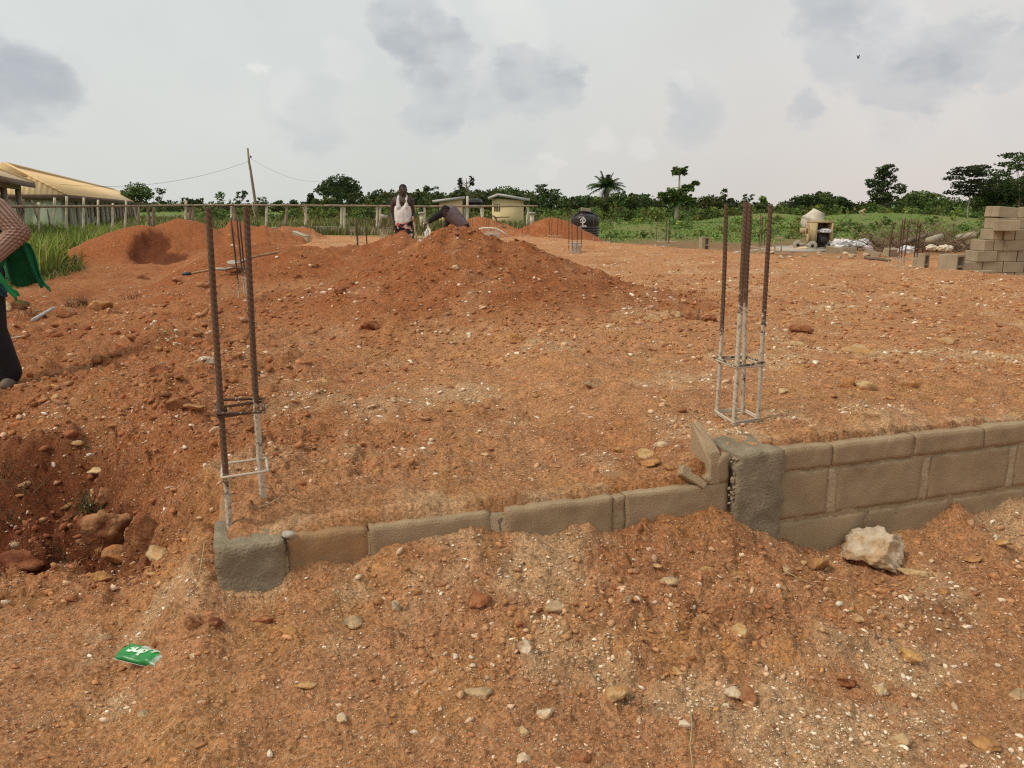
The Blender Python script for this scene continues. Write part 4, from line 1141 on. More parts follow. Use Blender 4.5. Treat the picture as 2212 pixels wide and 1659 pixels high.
M['black_plastic'] = material('black_plastic', (.020, .019, .021), .42, .3, 4, spec=.5)
M['white_paint'] = material('white_paint', (.75, .74, .71), .6, .08, 10)
M['yellow'] = material('yellow_paint', (.50, .37, .18), .7, .2, 6, color2=(.36, .28, .17))
M['drum'] = material('cement_crusted_steel', (.52, .47, .38), .9, .25, 5, bump=.006, bscale=30)
M['tyre'] = material('cement_crusted_tyre', (.36, .31, .25), .95, .3, 12, bump=.01, bscale=30)
M['engine'] = material('oily_engine', (.028, .022, .020), .6, .5, 14)
M['sack'] = material('white_sack', (.66, .65, .66), .8, .12, 6)
M['sack_pink'] = material('pinkish_sack', (.52, .42, .41), .8, .2, 6)
M['pvc'] = material('grey_pvc', (.40, .38, .35), .6, .2, 8)
M['rope'] = material('pale_rope', (.66, .58, .46), .9, .2, 30)
M['steel'] = material('worn_steel', (.42, .37, .30), .5, .3, 10, metallic=.3)
M['handle'] = material('wooden_handle', (.34, .19, .095), .7, .25, 10)
M['grip'] = material('dark_blue_grip', (.03, .045, .065), .5, .2, 10)

def house(name, corner, d, length, width, z0, zeave, over, rise, label, wall, near_first=True, posts=0, gablet=False, post_m='grey_wall', rooms=6):
    """corner: the eave-line corner nearest the lens; the right-hand long wall runs along d; the house lies to the left of it."""
    d = np.asarray(d, float); d /= np.linalg.norm(d)
    ang = math.atan2(d[1], d[0])
    root = empty(name, (corner[0], corner[1], z0), ang)      # local x along d, local +y to the left
    tag(root, label, 'building')
    H = zeave - z0; W, Ln = width, length
    inset = 1.4 if posts else 0.0
    def part(nm, m, *boxes, parent=None):
        g = Geo()
        for a, b in boxes: g.add(*box(a, b))
        return g.obj(nm, M[m], parent or root)
    wl = part('wall', wall, ((over, over, -.5), (Ln - over, W - over, H)) if not posts else ((over, over + inset, -.5), (Ln - over, W - over, H)))
    if posts:
        part('end_wall', wall, ((over - .02, over + .02, -.5), (over + .2, over + inset - .003, H - .003)))
        part('beam', post_m, ((over + .22, over, H - .32), (Ln - over, over + .2, H - .004)))
        for i in range(posts):
            x = over + .4 + (Ln - 2 * over - .8) * i / (posts - 1)
            part('column', post_m, ((x - .13, over - .012, -.5), (x + .13, over + .212, H - .324)))
    yf = over + inset
    for i in range(rooms):
        x = over + (Ln - 2 * over) * (i + .3) / rooms
        part('door', 'dark', ((x - .45, yf - .03, -.1), (x + .45, yf + .05, 1.9)))
        wn = part('window', 'fascia', ((x + .9, yf - .03, .9), (x + 2.0, yf + .05, 1.8)))
        part('pane', 'dark', ((x + .97, yf - .045, .97), (x + 1.43, yf - .0305, 1.73)), parent=wn)
    zr = rise
    h2 = W / 2
    gx = 0.0
    e = [np.array(p, float) for p in ((0, 0, H), (Ln, 0, H), (Ln, W, H), (0, W, H))]
    ra, rb = np.array([h2 * .9, h2, H + zr]), np.array([Ln - h2 * .9, h2, H + zr])
    if gablet:
        ga, gb, gc = np.array([h2 * .9 - 1.0, h2, H + zr]), np.array([h2 * .62, h2 * .70, H + zr * .69]), np.array([h2 * .62, W - h2 * .70, H + zr * .69])
    def slab(nm, pts, m):
        P = np.array(pts); n = np.cross(P[1] - P[0], P[2] - P[0]); n /= np.linalg.norm(n)
        if n[2] < 0: P = P[::-1]; n = -n
        V, F = extrude_poly(P - n * .04, n * .04)
        g = Geo(); g.add(V, F); return g.obj(nm, M[m], root)
    slab('roof_side', [e[0], e[1], rb, ra], 'roof_x')
    slab('roof_side', [e[2], e[3], ra, rb], 'roof_x')
    slab('roof_end', [e[3], e[0], ra], 'roof_y')
    slab('roof_end', [e[1], e[2], rb], 'roof_y')
    if gablet:
        g = Geo(); V, F = extrude_poly(np.array([[h2 * .52, h2 - 1.1, H + zr * .60], [h2 * .52, h2 + 1.1, H + zr * .60], [h2 * .52, h2, H + zr + .06]]), (h2 * .5, 0, 0)); g.add(V, F)
        g.obj('gablet', M['roof_x'], root)
    rc = Geo(); rc.add(*tube(np.array([ra, rb]) + [0, 0, .03], .09, 8)); rc.obj('ridge_cap', M['roof_x'], root)
    for c0, r0 in ((e[0], ra), (e[3], ra), (e[1], rb), (e[2], rb)):
        rc = Geo(); rc.add(*tube(np.array([c0, r0]) + [0, 0, .02], .07, 6)); rc.obj('hip_cap', M['roof_x'], root)
    part('fascia', 'fascia', ((-.03, -.03, H - .24), (Ln + .03, .0, H - .02)))
    part('fascia', 'fascia', ((-.03, .003, H - .24), (-.0, W, H - .02)))
    return root
c = pixy(142, 420, 44)
house('school_block', c, (-.37, .93), 78, 6.0, -.35, c[2], .35, 1.62, 'long low building with a tan hipped metal roof and pale green end wall', 'green_wall', posts=20, gablet=True, rooms=13)
# nearer building at the left edge: its right long wall comes towards the lens
cf = pixy(74, 395, 39)
dn = np.array([.41, -.91]); 
Ln = 15.0
p0 = cf[:2] + dn / np.linalg.norm(dn) * Ln
house('veranda_building', p0, -dn, Ln, 7.0, -.05, cf[2], .5, 1.55, 'grey unfinished building with veranda columns at the left edge', 'grey_wall', posts=4, rooms=3)

# ------------------------------------------------------------------ timber setting-out frames
def pole_geo(p, q, r0, r1, wob=.03, seed=0, n=7, seg=7):
    t = np.linspace(0, 1, n)[:, None]; P = np.asarray(p) + (np.asarray(q) - np.asarray(p)) * t
    g = np.random.default_rng(seed); P[1:-1] += g.normal(0, wob, (n - 2, 3)) * [1, 1, .2]
    return tube(P, np.linspace(r0, r1, n), seg)
def frame_run(label, posts, rail, braces, base):
    root = empty('setting_out_rail', (*rail[0][:2], 0))
    o0 = np.array([rail[0][0], rail[0][1], 0.0])
    tag(root, label, 'timber frame', 'timber setting-out frames')
    for i, (p, q, m, r) in enumerate(posts):
        g = Geo(); g.add(*pole_geo(p - o0, q - o0, r, r * .85, .010, i)); g.obj('post', M[m], root, True)
    for i in range(len(rail) - 1):
        g = Geo(); g.add(*pole_geo(rail[i] - o0, rail[i + 1] - o0, 0.055, .045, .014, 60 + i, 9)); g.obj('rail', M['wood'], root, True)
    for i, (p, q) in enumerate(braces):
        g = Geo(); g.add(*pole_geo(p - o0, q - o0, .035, .03, .02, 90 + i)); g.obj('brace', M['wood'], root, True)
def rail_y(u): return 27 + (u - 20) / 310 * 15
ps = []
for (u, vt, vb, m) in [(20, 433, 500, 'wood'), (50, 430, 500, 'wood'), (84, 437, 494, 'white_wood'), (118, 427, 496, 'white_wood'), (144, 424, 494, 'white_wood'), (181, 427, 497, 'white_wood'), (212, 432, 507, 'white_wood'), (244, 439, 500, 'white_wood'), (272, 432, 490, 'white_wood'), (300, 446, 492, 'wood')]:
    y = rail_y(u); ps.append((pixy(u - 1, vb + 10, y), pixy(u, vt, y), m, .055))
rl = [pixy(u, 446 - (u > 200), rail_y(u)) + np.array([.09, -.09, 0]) for u in (14, 70, 150, 235, 330)]
br = [(pixy(46, 498, 28.6), pixy(33, 436, 28.6)), (pixy(90, 496, 30.5), pixy(68, 432, 30.5)), (pixy(113, 490, 31.7), pixy(100, 448, 31.7)), (pixy(45, 492, 28.2), pixy(52, 440, 28.2))]
frame_run('line of pale peeled poles with a rail in the tall grass on the left', ps, rl, br, 0)
ps = []
for (u, vt, vb, m) in [(321, 447, 488, 'wood'), (332, 448, 486, 'wood'), (402, 433, 472, 'white_wood'), (410, 447, 472, 'wood'), (417, 447, 472, 'wood'), (500, 446, 490, 'white_wood'), (506, 447, 490, 'wood'), (576, 446, 494, 'white_wood'), (619, 447, 482, 'wood'),
                       (661, 446, 482, 'white_wood'), (738, 447, 491, 'white_wood'), (744, 447, 491, 'white_wood'), (815, 446, 486, 'white_wood'), (821, 447, 486, 'white_wood'), (895, 447, 486, 'white_wood'), (917, 447, 484, 'white_wood'), (1010, 424, 480, 'white_wood'), (1043, 447, 480, 'white_wood'), (1140, 445, 480, 'white_wood')]:
    ps.append((pixy(u - .5, vb + 8, 42), pixy(u, vt, 42), m, .075 if m == 'white_wood' else .09))
rl = [pixy(u, v, 41.9) for u, v in ((160, 446), (325, 444.5), (420, 443.5), (505, 443), (585, 443.5), (700, 444), (820, 445), (930, 446), (1040, 445.5), (1162, 445))]
br = [(pixy(668, 478, 41.5), pixy(654, 447, 41.7)), (pixy(552, 470, 41.5), pixy(545, 443, 41.7)), (pixy(300, 480, 41), pixy(288, 447, 41.2))]
frame_run('long horizontal rail on pale posts across the middle distance', ps, rl, br, 0)
# short concrete stumps by the frame
for u, vt, vb, lb in ((1149, 462, 485, 'short pale stump with a cap right of the second cream latrine'), (912, 462, 482, 'short pale stump behind the bending man')):
    p = pixy(u, vb + 6, 41); q = pixy(u, vt, 41)
    root = empty('stump', (p[0], p[1], p[2])); tag(root, lb, 'stump')
    g = Geo(); g.add(*box((-.11, -.11, 0), (.11, .11, q[2] - p[2]))); g.obj('shaft', M['white_wood'], root)
    g = Geo(); g.add(*box((-.17, -.17, q[2] - p[2] + .002), (.17, .17, q[2] - p[2] + .08))); g.obj('cap', M['tin'], root)

# ------------------------------------------------------------------ power pole and wires
pp = [pixy(535, 320, 60), pixy(538, 350, 60), pixy(541, 366, 60), pixy(546, 400, 60), pixy(552, 440, 60), pixy(554, 470, 60)]
root = empty('power_pole', (pp[-1][0], pp[-1][1], 0)); o0 = np.array([pp[-1][0], pp[-1][1], 0])
tag(root, 'crooked bare wooden power pole rising above the far rail', 'pole')
g = Geo(); g.add(*tube(np.array(pp[::-1]) - o0, np.linspace(.12, .07, 6), 8)); g.obj('pole_shaft', M['wood'], root, True)
g = Geo(); V, F = lathe([(.001, 0), (.05, 0), (.06, .1), (.03, .16), (.001, .17)], 8); g.add(V + (pixy(542, 341, 59.9) - o0), F); g.obj('insulator', M['dark'], root)
def wire(a, b, sag, label):
    t = np.linspace(0, 1, 24)[:, None]; P = a + (b - a) * t; P[:, 2] -= (sag * 4 * t * (1 - t))[:, 0]
    g = Geo(); g.add(*tube(P - a, .008, 4)); o = g.obj('wire', M['dark'], None, False, a); tag(o, label, 'wire')
wire(pixy(538, 348, 60), pixy(120, 397, 52), .75, 'wire sagging from the crooked pole to the tan roof')
wire(pixy(540, 342, 60), pixy(690, 391, 95), .55, 'wire running from the crooked pole towards the big tree')

# ------------------------------------------------------------------ latrines and tank on a stand
def latrine(label, u0, u1, vtl, vtr, vb, y, rot, over, text=None, vents=False):
    p0, p1 = pixy(u0, 450, y), pixy(u1, 450, y)
    w = p1[0] - p0[0]; c = (p0 + p1) / 2
    zt0, zt1 = pixy(u0, vtl, y)[2], pixy(u1, vtr, y)[2]
    root = empty('latrine', (c[0], y, 0), rot); tag(root, label, 'hut')
    P = np.array([[-w / 2, 0, -.3], [w / 2, 0, -.3], [w / 2, 0, zt1], [-w / 2, 0, zt0]])
    g = Geo(); g.add(*extrude_poly(P, (0, 2.6, 0))); g.obj('wall', M['cream'], root)
    sl = (zt1 - zt0) / w
    if over[0] == 'hip':
        k = over[1]
        R = np.array([[-w / 2 - .25, -.3, zt0 - .06], [-w / 2 + k, -.3, zt0 + .16], [w / 2 + .42, -.3, zt1 - .02], [w / 2 + .42, -.3, zt1 + .14], [-w / 2 + k, -.3, zt0 + .34], [-w / 2 - .25, -.3, zt0 + .10]])
    else:
        R = np.array([[-w / 2 - .45, -.3, zt0 - .45 * sl], [w / 2 + .18, -.3, zt1 + .18 * sl], [w / 2 + .18, -.3, zt1 + .18 * sl + .16], [-w / 2 - .45, -.3, zt0 - .45 * sl + .16]]) + [0, 0, .003]
    g = Geo(); g.add(*extrude_poly(R, (0, 3.2, 0))); g.obj('roof', M['tin'], root)
    if vents:
        for i in range(4):
            x = -w / 2 + .12 + i * .11
            g = Geo(); g.add(*box((x, -.02, 1.15), (x + .055, .03, 1.62))); g.obj('vent_slit', M['dark'], root)
    if text:
        cu = bpy.data.curves.new('t', 'FONT'); cu.body = text; cu.size = .17; cu.offset = .004
        to = bpy.data.objects.new('t', cu); COL.objects.link(to)
        tm = bpy.data.meshes.new_from_object(to.evaluated_get(bpy.context.evaluated_depsgraph_get())); bpy.data.objects.remove(to)
        tm.materials.clear()
        link('lettering', tm, M['dark'], root, (.02, -.012, 1.45), (math.pi / 2, 0, 0))
    return root
latrine('cream latrine with a single-pitch tin roof behind the bending man', 949, 999, 436, 430, 480, 56, R_(4), ('flat',))
latrine('cream latrine with lettering and vent slits, left of the black water tank', 1063, 1125, 429, 433, 482, 55, R_(-5), ('hip', .42), 'MALE', True)
p = pixy(1023, 446, 57)
root = empty('raised_tank', (p[0], p[1], 0)); tag(root, 'dark grey tank on a concrete frame between the two latrines', 'tank')
tv = pixy(1023, 429, 57)[2]
g = Geo(); g.add(*lathe([(.02, p[2] + .1), (.62, p[2] + .1), (.64, p[2] + .3), (.64, tv - .25), (.55, tv - .06), (.25, tv), (.02, tv)], 18)); g.obj('tank_body', M['black_plastic'], root, True)
g = Geo(); g.add(*box((-.7, -.7, p[2] - .1), (.7, .7, p[2] + .09))); g.obj('slab', M['pale_concrete'], root)
for sx in (-1, 1):
    for sy in (-1, 1):
        g = Geo(); g.add(*box((sx * .58 - .1, sy * .58 - .1, -.3), (sx * .58 + .1, sy * .58 + .1, p[2] - .103))); g.obj('leg', M['pale_concrete'], root)

# ------------------------------------------------------------------ far foundation walls
def block_wall(label, p, q, ztop, courses, mat='block_far', thick=.225, white_top=True, name='block_wall'):
    p, q = np.asarray(p[:2], float), np.asarray(q[:2], float)
    L_ = np.linalg.norm(q - p); a = math.atan2(*(q - p)[::-1])
    root = empty(name, (p[0], p[1], 0), a); tag(root, label, 'wall', kind='thing')
    me = bevel_box_mesh('block', (.442, thick, .222), .012)
    for c_ in range(courses):
        z = ztop - .12 - c_ * .238
        n = int(L_ / .455)
        for i in range(n):
            x = .23 + i * .455 + (.22 if c_ % 2 else 0)
            if x + .2 > L_: continue
            link('block', me, M[mat], root, (x, random.uniform(-.006, .006), z))
    g = Geo(); g.add(*box((0, -thick * .42, ztop - courses * .238), (L_, thick * .42, ztop - .015))); g.obj('mortar_core', M['mortar'], root)
    if white_top:
        g = Geo(); g.add(*box((0, -thick * .5, ztop - .005), (L_, thick * .5, ztop + .03))); g.obj('mortar_bed', M['pale_concrete'], root)
a, b, c2 = pixz(545, 492, .42), pixz(848, 492, .42), pixz(664, 511, .42)
block_wall('far grey foundation wall with a pale top beyond the heaps', pixz(640, 490.5, .42), b, .42, 3)
block_wall('low far wall receding towards the pale corner by the sand heap', pixz(617, 493, .42), c2, .42, 2)
block_wall('low far wall left of the crooked pole foot', a, pixz(612, 493, .42), .42, 2)
block_wall('grey wall stub seen between the two men', pixz(893, 512, .30), pixz(946, 512, .30), .30, 2, white_top=False)
p = pixy(1064, 512, 25.6)
g = Geo(); V, F = rough_block(-.24, .24, -.35, .20, -.12, .4, 41, amp=.008, edge=.01); g.add(V, F)
o = g.obj('concrete_stub', M['pale_concrete'], None, False, (p[0], p[1], p[2] - .08)); tag(o, 'short pale concrete stub under a rebar cage right of the bending man', 'concrete stub')
p = pixy(1240, 560, 18.0); p = pixz(1243, 560, .44)
g = Geo(); V, F = rough_block(-.085, .085, -.1, .34, .0, .15, 43, amp=.006, edge=.008); g.add(V, F)
o = g.obj('concrete_stub', M['pale_concrete'], None, False, (p[0], p[1] - .02, p[2])); tag(o, 'pale cast stub inside the rebar cage in front of the water tank', 'concrete stub')

# ------------------------------------------------------------------ black water tank
def build_tank():
    y = 34.0
    c = pixy(1263, 524, y); r = (1292.5 - 1233.5) / 2 * y / FPX
    zt = pixy(1263, 460, y)[2]; z0 = c[2] - .04
    H = zt - z0
    root = empty('water_tank', (c[0], c[1], z0)); tag(root, 'black ribbed plastic water tank with a white emblem behind a red heap', 'tank')
    prof = [(.02, 0), (r, 0)]
    z = .03
    while z < H * .58:
        prof += [(r, z), (r * 1.0, z + .05), (r * .955, z + .065), (r * .955, z + .085)]
        z += .10
    prof += [(r, H * .60), (r, H * .82), (r * .97, H * .88), (r * .82, H * .93), (r * .40, H * .99), (.28, H), (.28, H + .03), (.02, H + .03)]
    g = Geo(); g.add(*lathe(prof, 40)); g.obj('tank_body', M['black_plastic'], root, True)
    g = Geo(); V, F = lathe([(.02, 0), (.30, 0), (.31, .02), (.29, .05), (.02, .055)], 20); g.add(V, F)
    g.obj('lid', M['black_plastic'], root, True, (-.02, -.05, H + .035), (0, R_(9), 0))
    for i in range(3):                       # moulded lifting ridges on the shoulder
        a = R_(-150 + i * 60)
        g = Geo(); g.add(*tube(np.array([[math.cos(a) * r * k, math.sin(a) * r * k, H * h + .02] for k, h in ((.98, .86), (.84, .93), (.45, .985))]), .035, 6)); g.obj('shoulder_ridge', M['black_plastic'], root, True)
    def bent(P):                             # (arc x, z) -> on the tank's skin
        P = np.asarray(P, float); a = -math.pi / 2 + P[:, 0] / r + R_(-14)
        return np.stack([np.cos(a) * (r + .006), np.sin(a) * (r + .006), P[:, 1]], -1)
    k = Geo(); s = .27
    def stroke(pts, w):
        pts = np.array(pts, float) * s
        for p_, q_ in zip(pts[:-1], pts[1:]):
            d = q_ - p_; n = np.array([-d[1], d[0]]); n = n / np.linalg.norm(n) * w / 2 * s; e = d / np.linalg.norm(d) * w * .3 * s
            k.add(bent(np.array([p_ - n - e, p_ + n - e, q_ + n + e, q_ - n + e]) + [0, H * .66]), np.array([[0, 1, 2, 3]]))
    stroke([(0, -.15), (0, .8)], .13)
    stroke([(-.36, .5), (0, 1.0)], .12)
    stroke([(0, 1.0), (.30, .66), (.36, .44), (.26, .22), (0, .2)], .12)
    stroke([(-.34, .22), (-.05, .22)], .12)
    k.obj('emblem', M['white_paint'], root)
    cu = bpy.data.curves.new('t', 'FONT'); cu.body = 'GEEPEE'; cu.size = .075; cu.offset = .003
    to = bpy.data.objects.new('t', cu); COL.objects.link(to)
    tm = bpy.data.meshes.new_from_object(to.evaluated_get(bpy.context.evaluated_depsgraph_get())); bpy.data.objects.remove(to)
    P = np.array([v.co[:] for v in tm.vertices]); P[:, 0] -= P[:, 0].mean(); P[:, 0] *= .24 / np.ptp(P[:, 0])
    Q = bent(np.stack([P[:, 0], P[:, 1] + H * .66 - .125], -1))
    for v, q in zip(tm.vertices, Q): v.co = q
    tm.materials.clear(); link('lettering', tm, M['white_paint'], root)
    return c, H, z0
TANK = build_tank()

# ------------------------------------------------------------------ hollow blocks
def hollow_mesh(name='hollow_block', l=.45, w=.225, h=.225):
    xs = [-l / 2, -l / 2 + .04, -.02, .02, l / 2 - .04, l / 2]; ys = [-w / 2, -w / 2 + .035, w / 2 - .035, w / 2]
    solid = [[not (i in (1, 3) and j == 1) for j in range(3)] for i in range(5)]
    V, F = [], []
    def q(*p):
        n = len(V); V.extend(p); F.append([n, n + 1, n + 2, n + 3])
    for i in range(5):
        for j in range(3):
            if not solid[i][j]: continue
            x0, x1, y0, y1 = xs[i], xs[i + 1], ys[j], ys[j + 1]
            q((x0, y0, h / 2), (x1, y0, h / 2), (x1, y1, h / 2), (x0, y1, h / 2)); q((x0, y1, -h / 2), (x1, y1, -h / 2), (x1, y0, -h / 2), (x0, y0, -h / 2))
            for di, dj, a, b in ((-1, 0, (x0, y1), (x0, y0)), (1, 0, (x1, y0), (x1, y1)), (0, -1, (x0, y0), (x1, y0)), (0, 1, (x1, y1), (x0, y1))):
                ii, jj = i + di, j + dj
                if 0 <= ii < 5 and 0 <= jj < 3 and solid[ii][jj]: continue
                q((*a, -h / 2), (*b, -h / 2), (*b, h / 2), (*a, h / 2))
    bm = bmesh.new()
    vs = [bm.verts.new(v) for v in V]
    for f in F: bm.faces.new([vs[i] for i in f])
    bmesh.ops.remove_doubles(bm, verts=bm.verts, dist=1e-5)
    bmesh.ops.dissolve_limit(bm, angle_limit=.01, verts=bm.verts, edges=bm.edges)
    me = bpy.data.meshes.new(name); bm.to_mesh(me); bm.free()
    return me
HB = hollow_mesh(); SB = bevel_box_mesh('sandcrete_block', (.45, .225, .225), .009)
HB.materials.append(M['block_far']); SB.materials.append(M['block_far'])
def place_block(label, u, v, y, me=HB, rot=(0, 0, 0), group=None, dz=0.0, half=None, name='sandcrete_block'):
    p = pixy(u, v, y); o = link(name, me, None, None, (p[0], p[1], p[2] + dz), rot); tag(o, label, 'block', group); return o
E = (R_(90), R_(90), 0)     # standing on end, cavities towards the lens
place_block('hollow block standing on end between the water tank and the right bars', 1521, 529, 23.5, rot=(R_(90), R_(90), R_(12)))
place_block('hollow block standing on end at the end of the pale spill', 1681, 529, 24.5, rot=(R_(90), R_(90), R_(-20)))
place_block('hollow block on its side behind the white sacks', 1889, 530, 31, rot=(R_(90), 0, R_(60)))
place_block('hollow block lying right of the seven-bar cage', 1990, 571, 17.6, rot=(R_(90), R_(90), R_(38)))
place_block('tall hollow block standing on end at the left foot of the block stack', 2064, 575, 16.2, rot=(R_(90), R_(90), R_(22)))
place_block('solid block standing behind the tall hollow block', 2044, 573, 16.6, SB, rot=(0, R_(90), R_(20)))
place_block('small hollow block half sunk in front of the block stack', 2120, 598, 15.2, rot=(R_(90), 0, R_(8)))
place_block('cement-grey block lying right of the mixer', 1832, 543, 25.2, SB, rot=(0, 0, R_(6)))
place_block('rounded whitish block beside the mixer wheel', 1800, 541, 25.4, SB, rot=(R_(4), R_(6), R_(-20)))
place_block('block leaning in the row right of the sacks', 1925, 545, 23.6, SB, rot=(R_(12), 0, R_(30)))
place_block('broken block in the row left of the seven-bar cage', 1883, 549, 24.0, SB, rot=(0, R_(20), R_(-30)))
place_block('block on top of the black water tank', 1265, 456, 33.92, bevel_box_mesh('sandcrete_block', (.40, .225, .25), .01), rot=(0, R_(7), R_(6)))
bpy.data.objects[-1] if False else None
for o in COL.objects:
    if o.name.startswith('sandcrete_block') and not o.data.materials: o.data.materials.append(M['block_far'])

def build_stack():
    base = pixy(2150, 611, 17.2); z0 = base[2]
    sa = R_(4)
    lb = 'sandcrete block in the tall stepped stack at the right edge'
    gname = 'blocks of the stepped stack'
    me = bevel_box_mesh('sandcrete_block', (.44, .22, .222), .010); me.materials.append(M['block_far'])
    mh = hollow_mesh('sandcrete_block', .44, .22, .222); mh.materials.append(M['block_far'])
    rd = random.Random(4)
    px = base[1] / FPX
    # (layer, left px, kind sequence) - L long face, E end face
    rows = [(0, 2044, 'LLLLLLLL'), (1, 2062, 'LLLLLLL'), (2, 2090, 'LLLLLL'), (3, 2101, 'EELLLLL'), (4, 2120, 'EEELLLL'), (5, 2131, 'LLLLL'), (6, 2131, 'L.LLL')]
    COURSE = ('lowest', 'second lowest', 'third', 'middle', 'fifth', 'second highest', 'topmost')
    for k, u0, seq in rows:
        q = -1
        x = (u0 - CU) * px * 1.0
        z = z0 + .112 + k * .226
        for ch in seq:
            w = .445 if ch == 'L' else (.225 if ch == 'E' else .28)
            if ch != '.':
                q += 1
                for dp in (0, 1):
                    if ch == 'E' and dp: continue
                    yy = base[1] + rd.uniform(-.025, .025) + dp * (.235 if ch == 'L' else .46) + (.11 if ch == 'E' else 0) + (.0 if k < 5 else .1)
                    xx = x + w / 2
                    c, s = math.cos(sa), math.sin(sa)
                    o = link('sandcrete_block', me, None, None, (xx + (yy - base[1]) * -s * .0, yy + (xx - base[0]) * s, z), (0, (R_(5) if (k == 6 and xx < base[0] + .3) else 0), sa + (0 if ch == 'L' else math.pi / 2) + rd.uniform(-.035, .035)))
                    tag(o, ('block end, ' if ch == 'E' else 'block, ') + nth(q) + ' in the ' + COURSE[k] + ' course of the stepped stack' + (', back row' if dp else ''), 'block', gname)
            x += w + .008
    # one block pulled forward on the fifth layer and dark gap ends
    p = pixy(2175, 487, 16.95); o = link('sandcrete_block', me, None, None, tuple(p), (0, 0, R_(-14))); tag(o, 'block pulled forward and turned on the upper step of the stack', 'block')
build_stack()
# flat timber frame on the ground by the stack
p = pixy(2077, 596, 15.4)
root = empty('brick_mould', (p[0], p[1], p[2]), R_(40)); tag(root, 'empty wooden mould frame lying in front of the tall hollow block', 'mould')
for a, b, s_ in (((-.2, -.11), (.2, -.11), 0), ((.2, -.11), (.2, .11), 0), ((.2, .11), (-.2, .11), 0), ((-.2, .11), (-.2, -.11), 0)):
    x0, x1 = sorted((a[0], b[0])); y0, y1 = sorted((a[1], b[1]))
    g = Geo(); g.add(*box((x0 - (.012 if x0 == x1 else -.013), y0 - .012, 0), (x1 + (.012 if x0 == x1 else -.013), y1 + .012, .06))); g.obj('board', M['white_wood'], root)

# ------------------------------------------------------------------ concrete mixer
def build_mixer():
    y = 27.2; k = y / FPX
    c = pixy(1768, 541, y); z0 = c[2] + .0
    root = empty('concrete_mixer', (c[0], c[1], z0), R_(8)); tag(root, 'yellow tilting-drum concrete mixer with an open engine bay', 'mixer')
    def X(u): return (u - 1768) * k
    def Z(v): return (541 - v) * k
    def part(nm, m, *bs, parent=None, rot=(0, 0, 0), loc=(0, 0, 0)):
        g = Geo()
        for a, b in bs: g.add(*box(a, b))
        return g.obj(nm, M[m], parent or root, False, loc, rot)
    x0, x1, zb, zt = X(1755), X(1797), Z(522), Z(479)
    body = part('engine_housing', 'yellow', ((x0, -.02, zt - .07), (x1, .55, zt)), ((x0, -.02, zb), (x0 + .10, .55, zt - .072)), ((x1 - .055, -.02, zb), (x1, .55, zt - .072)), ((x0 + .102, .5, zb), (x1 - .057, .55, zt - .072)))
    part('engine', 'engine', ((x0 + .1, .10, Z(534)), (x1 - .08, .46, Z(500))), ((x0 + .18, .03, Z(531)), (x1 - .22, .098, Z(508))), ((x0 + .25, .12, Z(500) + .002), (x0 + .42, .34, Z(494))))
    g = Geo(); V, F = lathe([(.001, 0), (.13, 0), (.13, .05), (.05, .06), (.001, .06)], 16); g.add(V @ np.array([[1, 0, 0], [0, 0, 1], [0, -1, 0]]), F); g.obj('flywheel', M['engine'], root, True, (X(1779), .02, Z(520)))
    part('chassis_beam', 'tyre', ((x0 - .2, .05, .14), (x1, .13, .22)), ((x0 - .2, .5, .14), (x1, .58, .22)), ((x0 + .12, -.03, .05), (x1 - .3, .03, .10)))
    for sx in (x0 + .02, x1 - .1):
        part('leg', 'yellow', ((sx, .0, .0), (sx + .07, .07, zb + .05)))
    drum = Geo(); V, F = lathe([(.001, -.30), (.16, -.30), (.31, -.16), (.335, -.02), (.335, .06), (.30, .10), (.19, .34), (.185, .38), (.165, .38), (.165, .34), (.27, .10), (.001, .0)], 28)
    drum.add(V, F); d = drum.obj('drum', M['drum'], root, True, (X(1781), .92, Z(483)), (R_(10), R_(24), 0)); d.scale = (1.15, 1.15, 1.1)
    g = Geo(); V, F = lathe([(.337, -.02), (.352, -.01), (.352, .05), (.337, .06)], 28); g.add(V, F); g.obj('gear_ring', M['tyre'], d, True)
    part('drum_cradle', 'yellow', ((X(1741), .42, Z(505)), (x0 - .004, .58, Z(495))), ((X(1746), .44, Z(512)), (x0 - .004, .56, Z(505) - .003)))
    th = np.linspace(0, 2 * np.pi, 25)
    g = Geo(); g.add(*tube(np.stack([X(1743) + .06 * np.cos(th), np.full(25, .1), Z(500) + .215 * np.sin(th)], -1), .014, 6)); g.obj('tilt_wheel', M['yellow'], root, True)
    part('stand', 'yellow', ((X(1750), .24, .18), (X(1755) - .004, .36, Z(506) - .003)))
    for (u, yy) in ((1741, .62), (1754, .02), (1786, .62), (1793, .04)):
        w = Geo(); V, F = lathe([(.02, -.05), (.13, -.05), (.155, -.035), (.16, 0), (.155, .035), (.13, .05), (.02, .05)], 18)
        w.add(V @ np.array([[0, 0, 1], [0, 1, 0], [-1, 0, 0]]), F); wo = w.obj('wheel', M['tyre'], root, True, (X(u), yy, .155), (0, 0, R_(60)))
        h = Geo(); V, F = lathe([(.001, -.06), (.05, -.06), (.055, .06), (.001, .06)], 10); h.add(V @ np.array([[0, 0, 1], [0, 1, 0], [-1, 0, 0]]), F); h.obj('hub', M['engine'], wo, True)
    return root, X, Z, c, z0
MX = build_mixer()
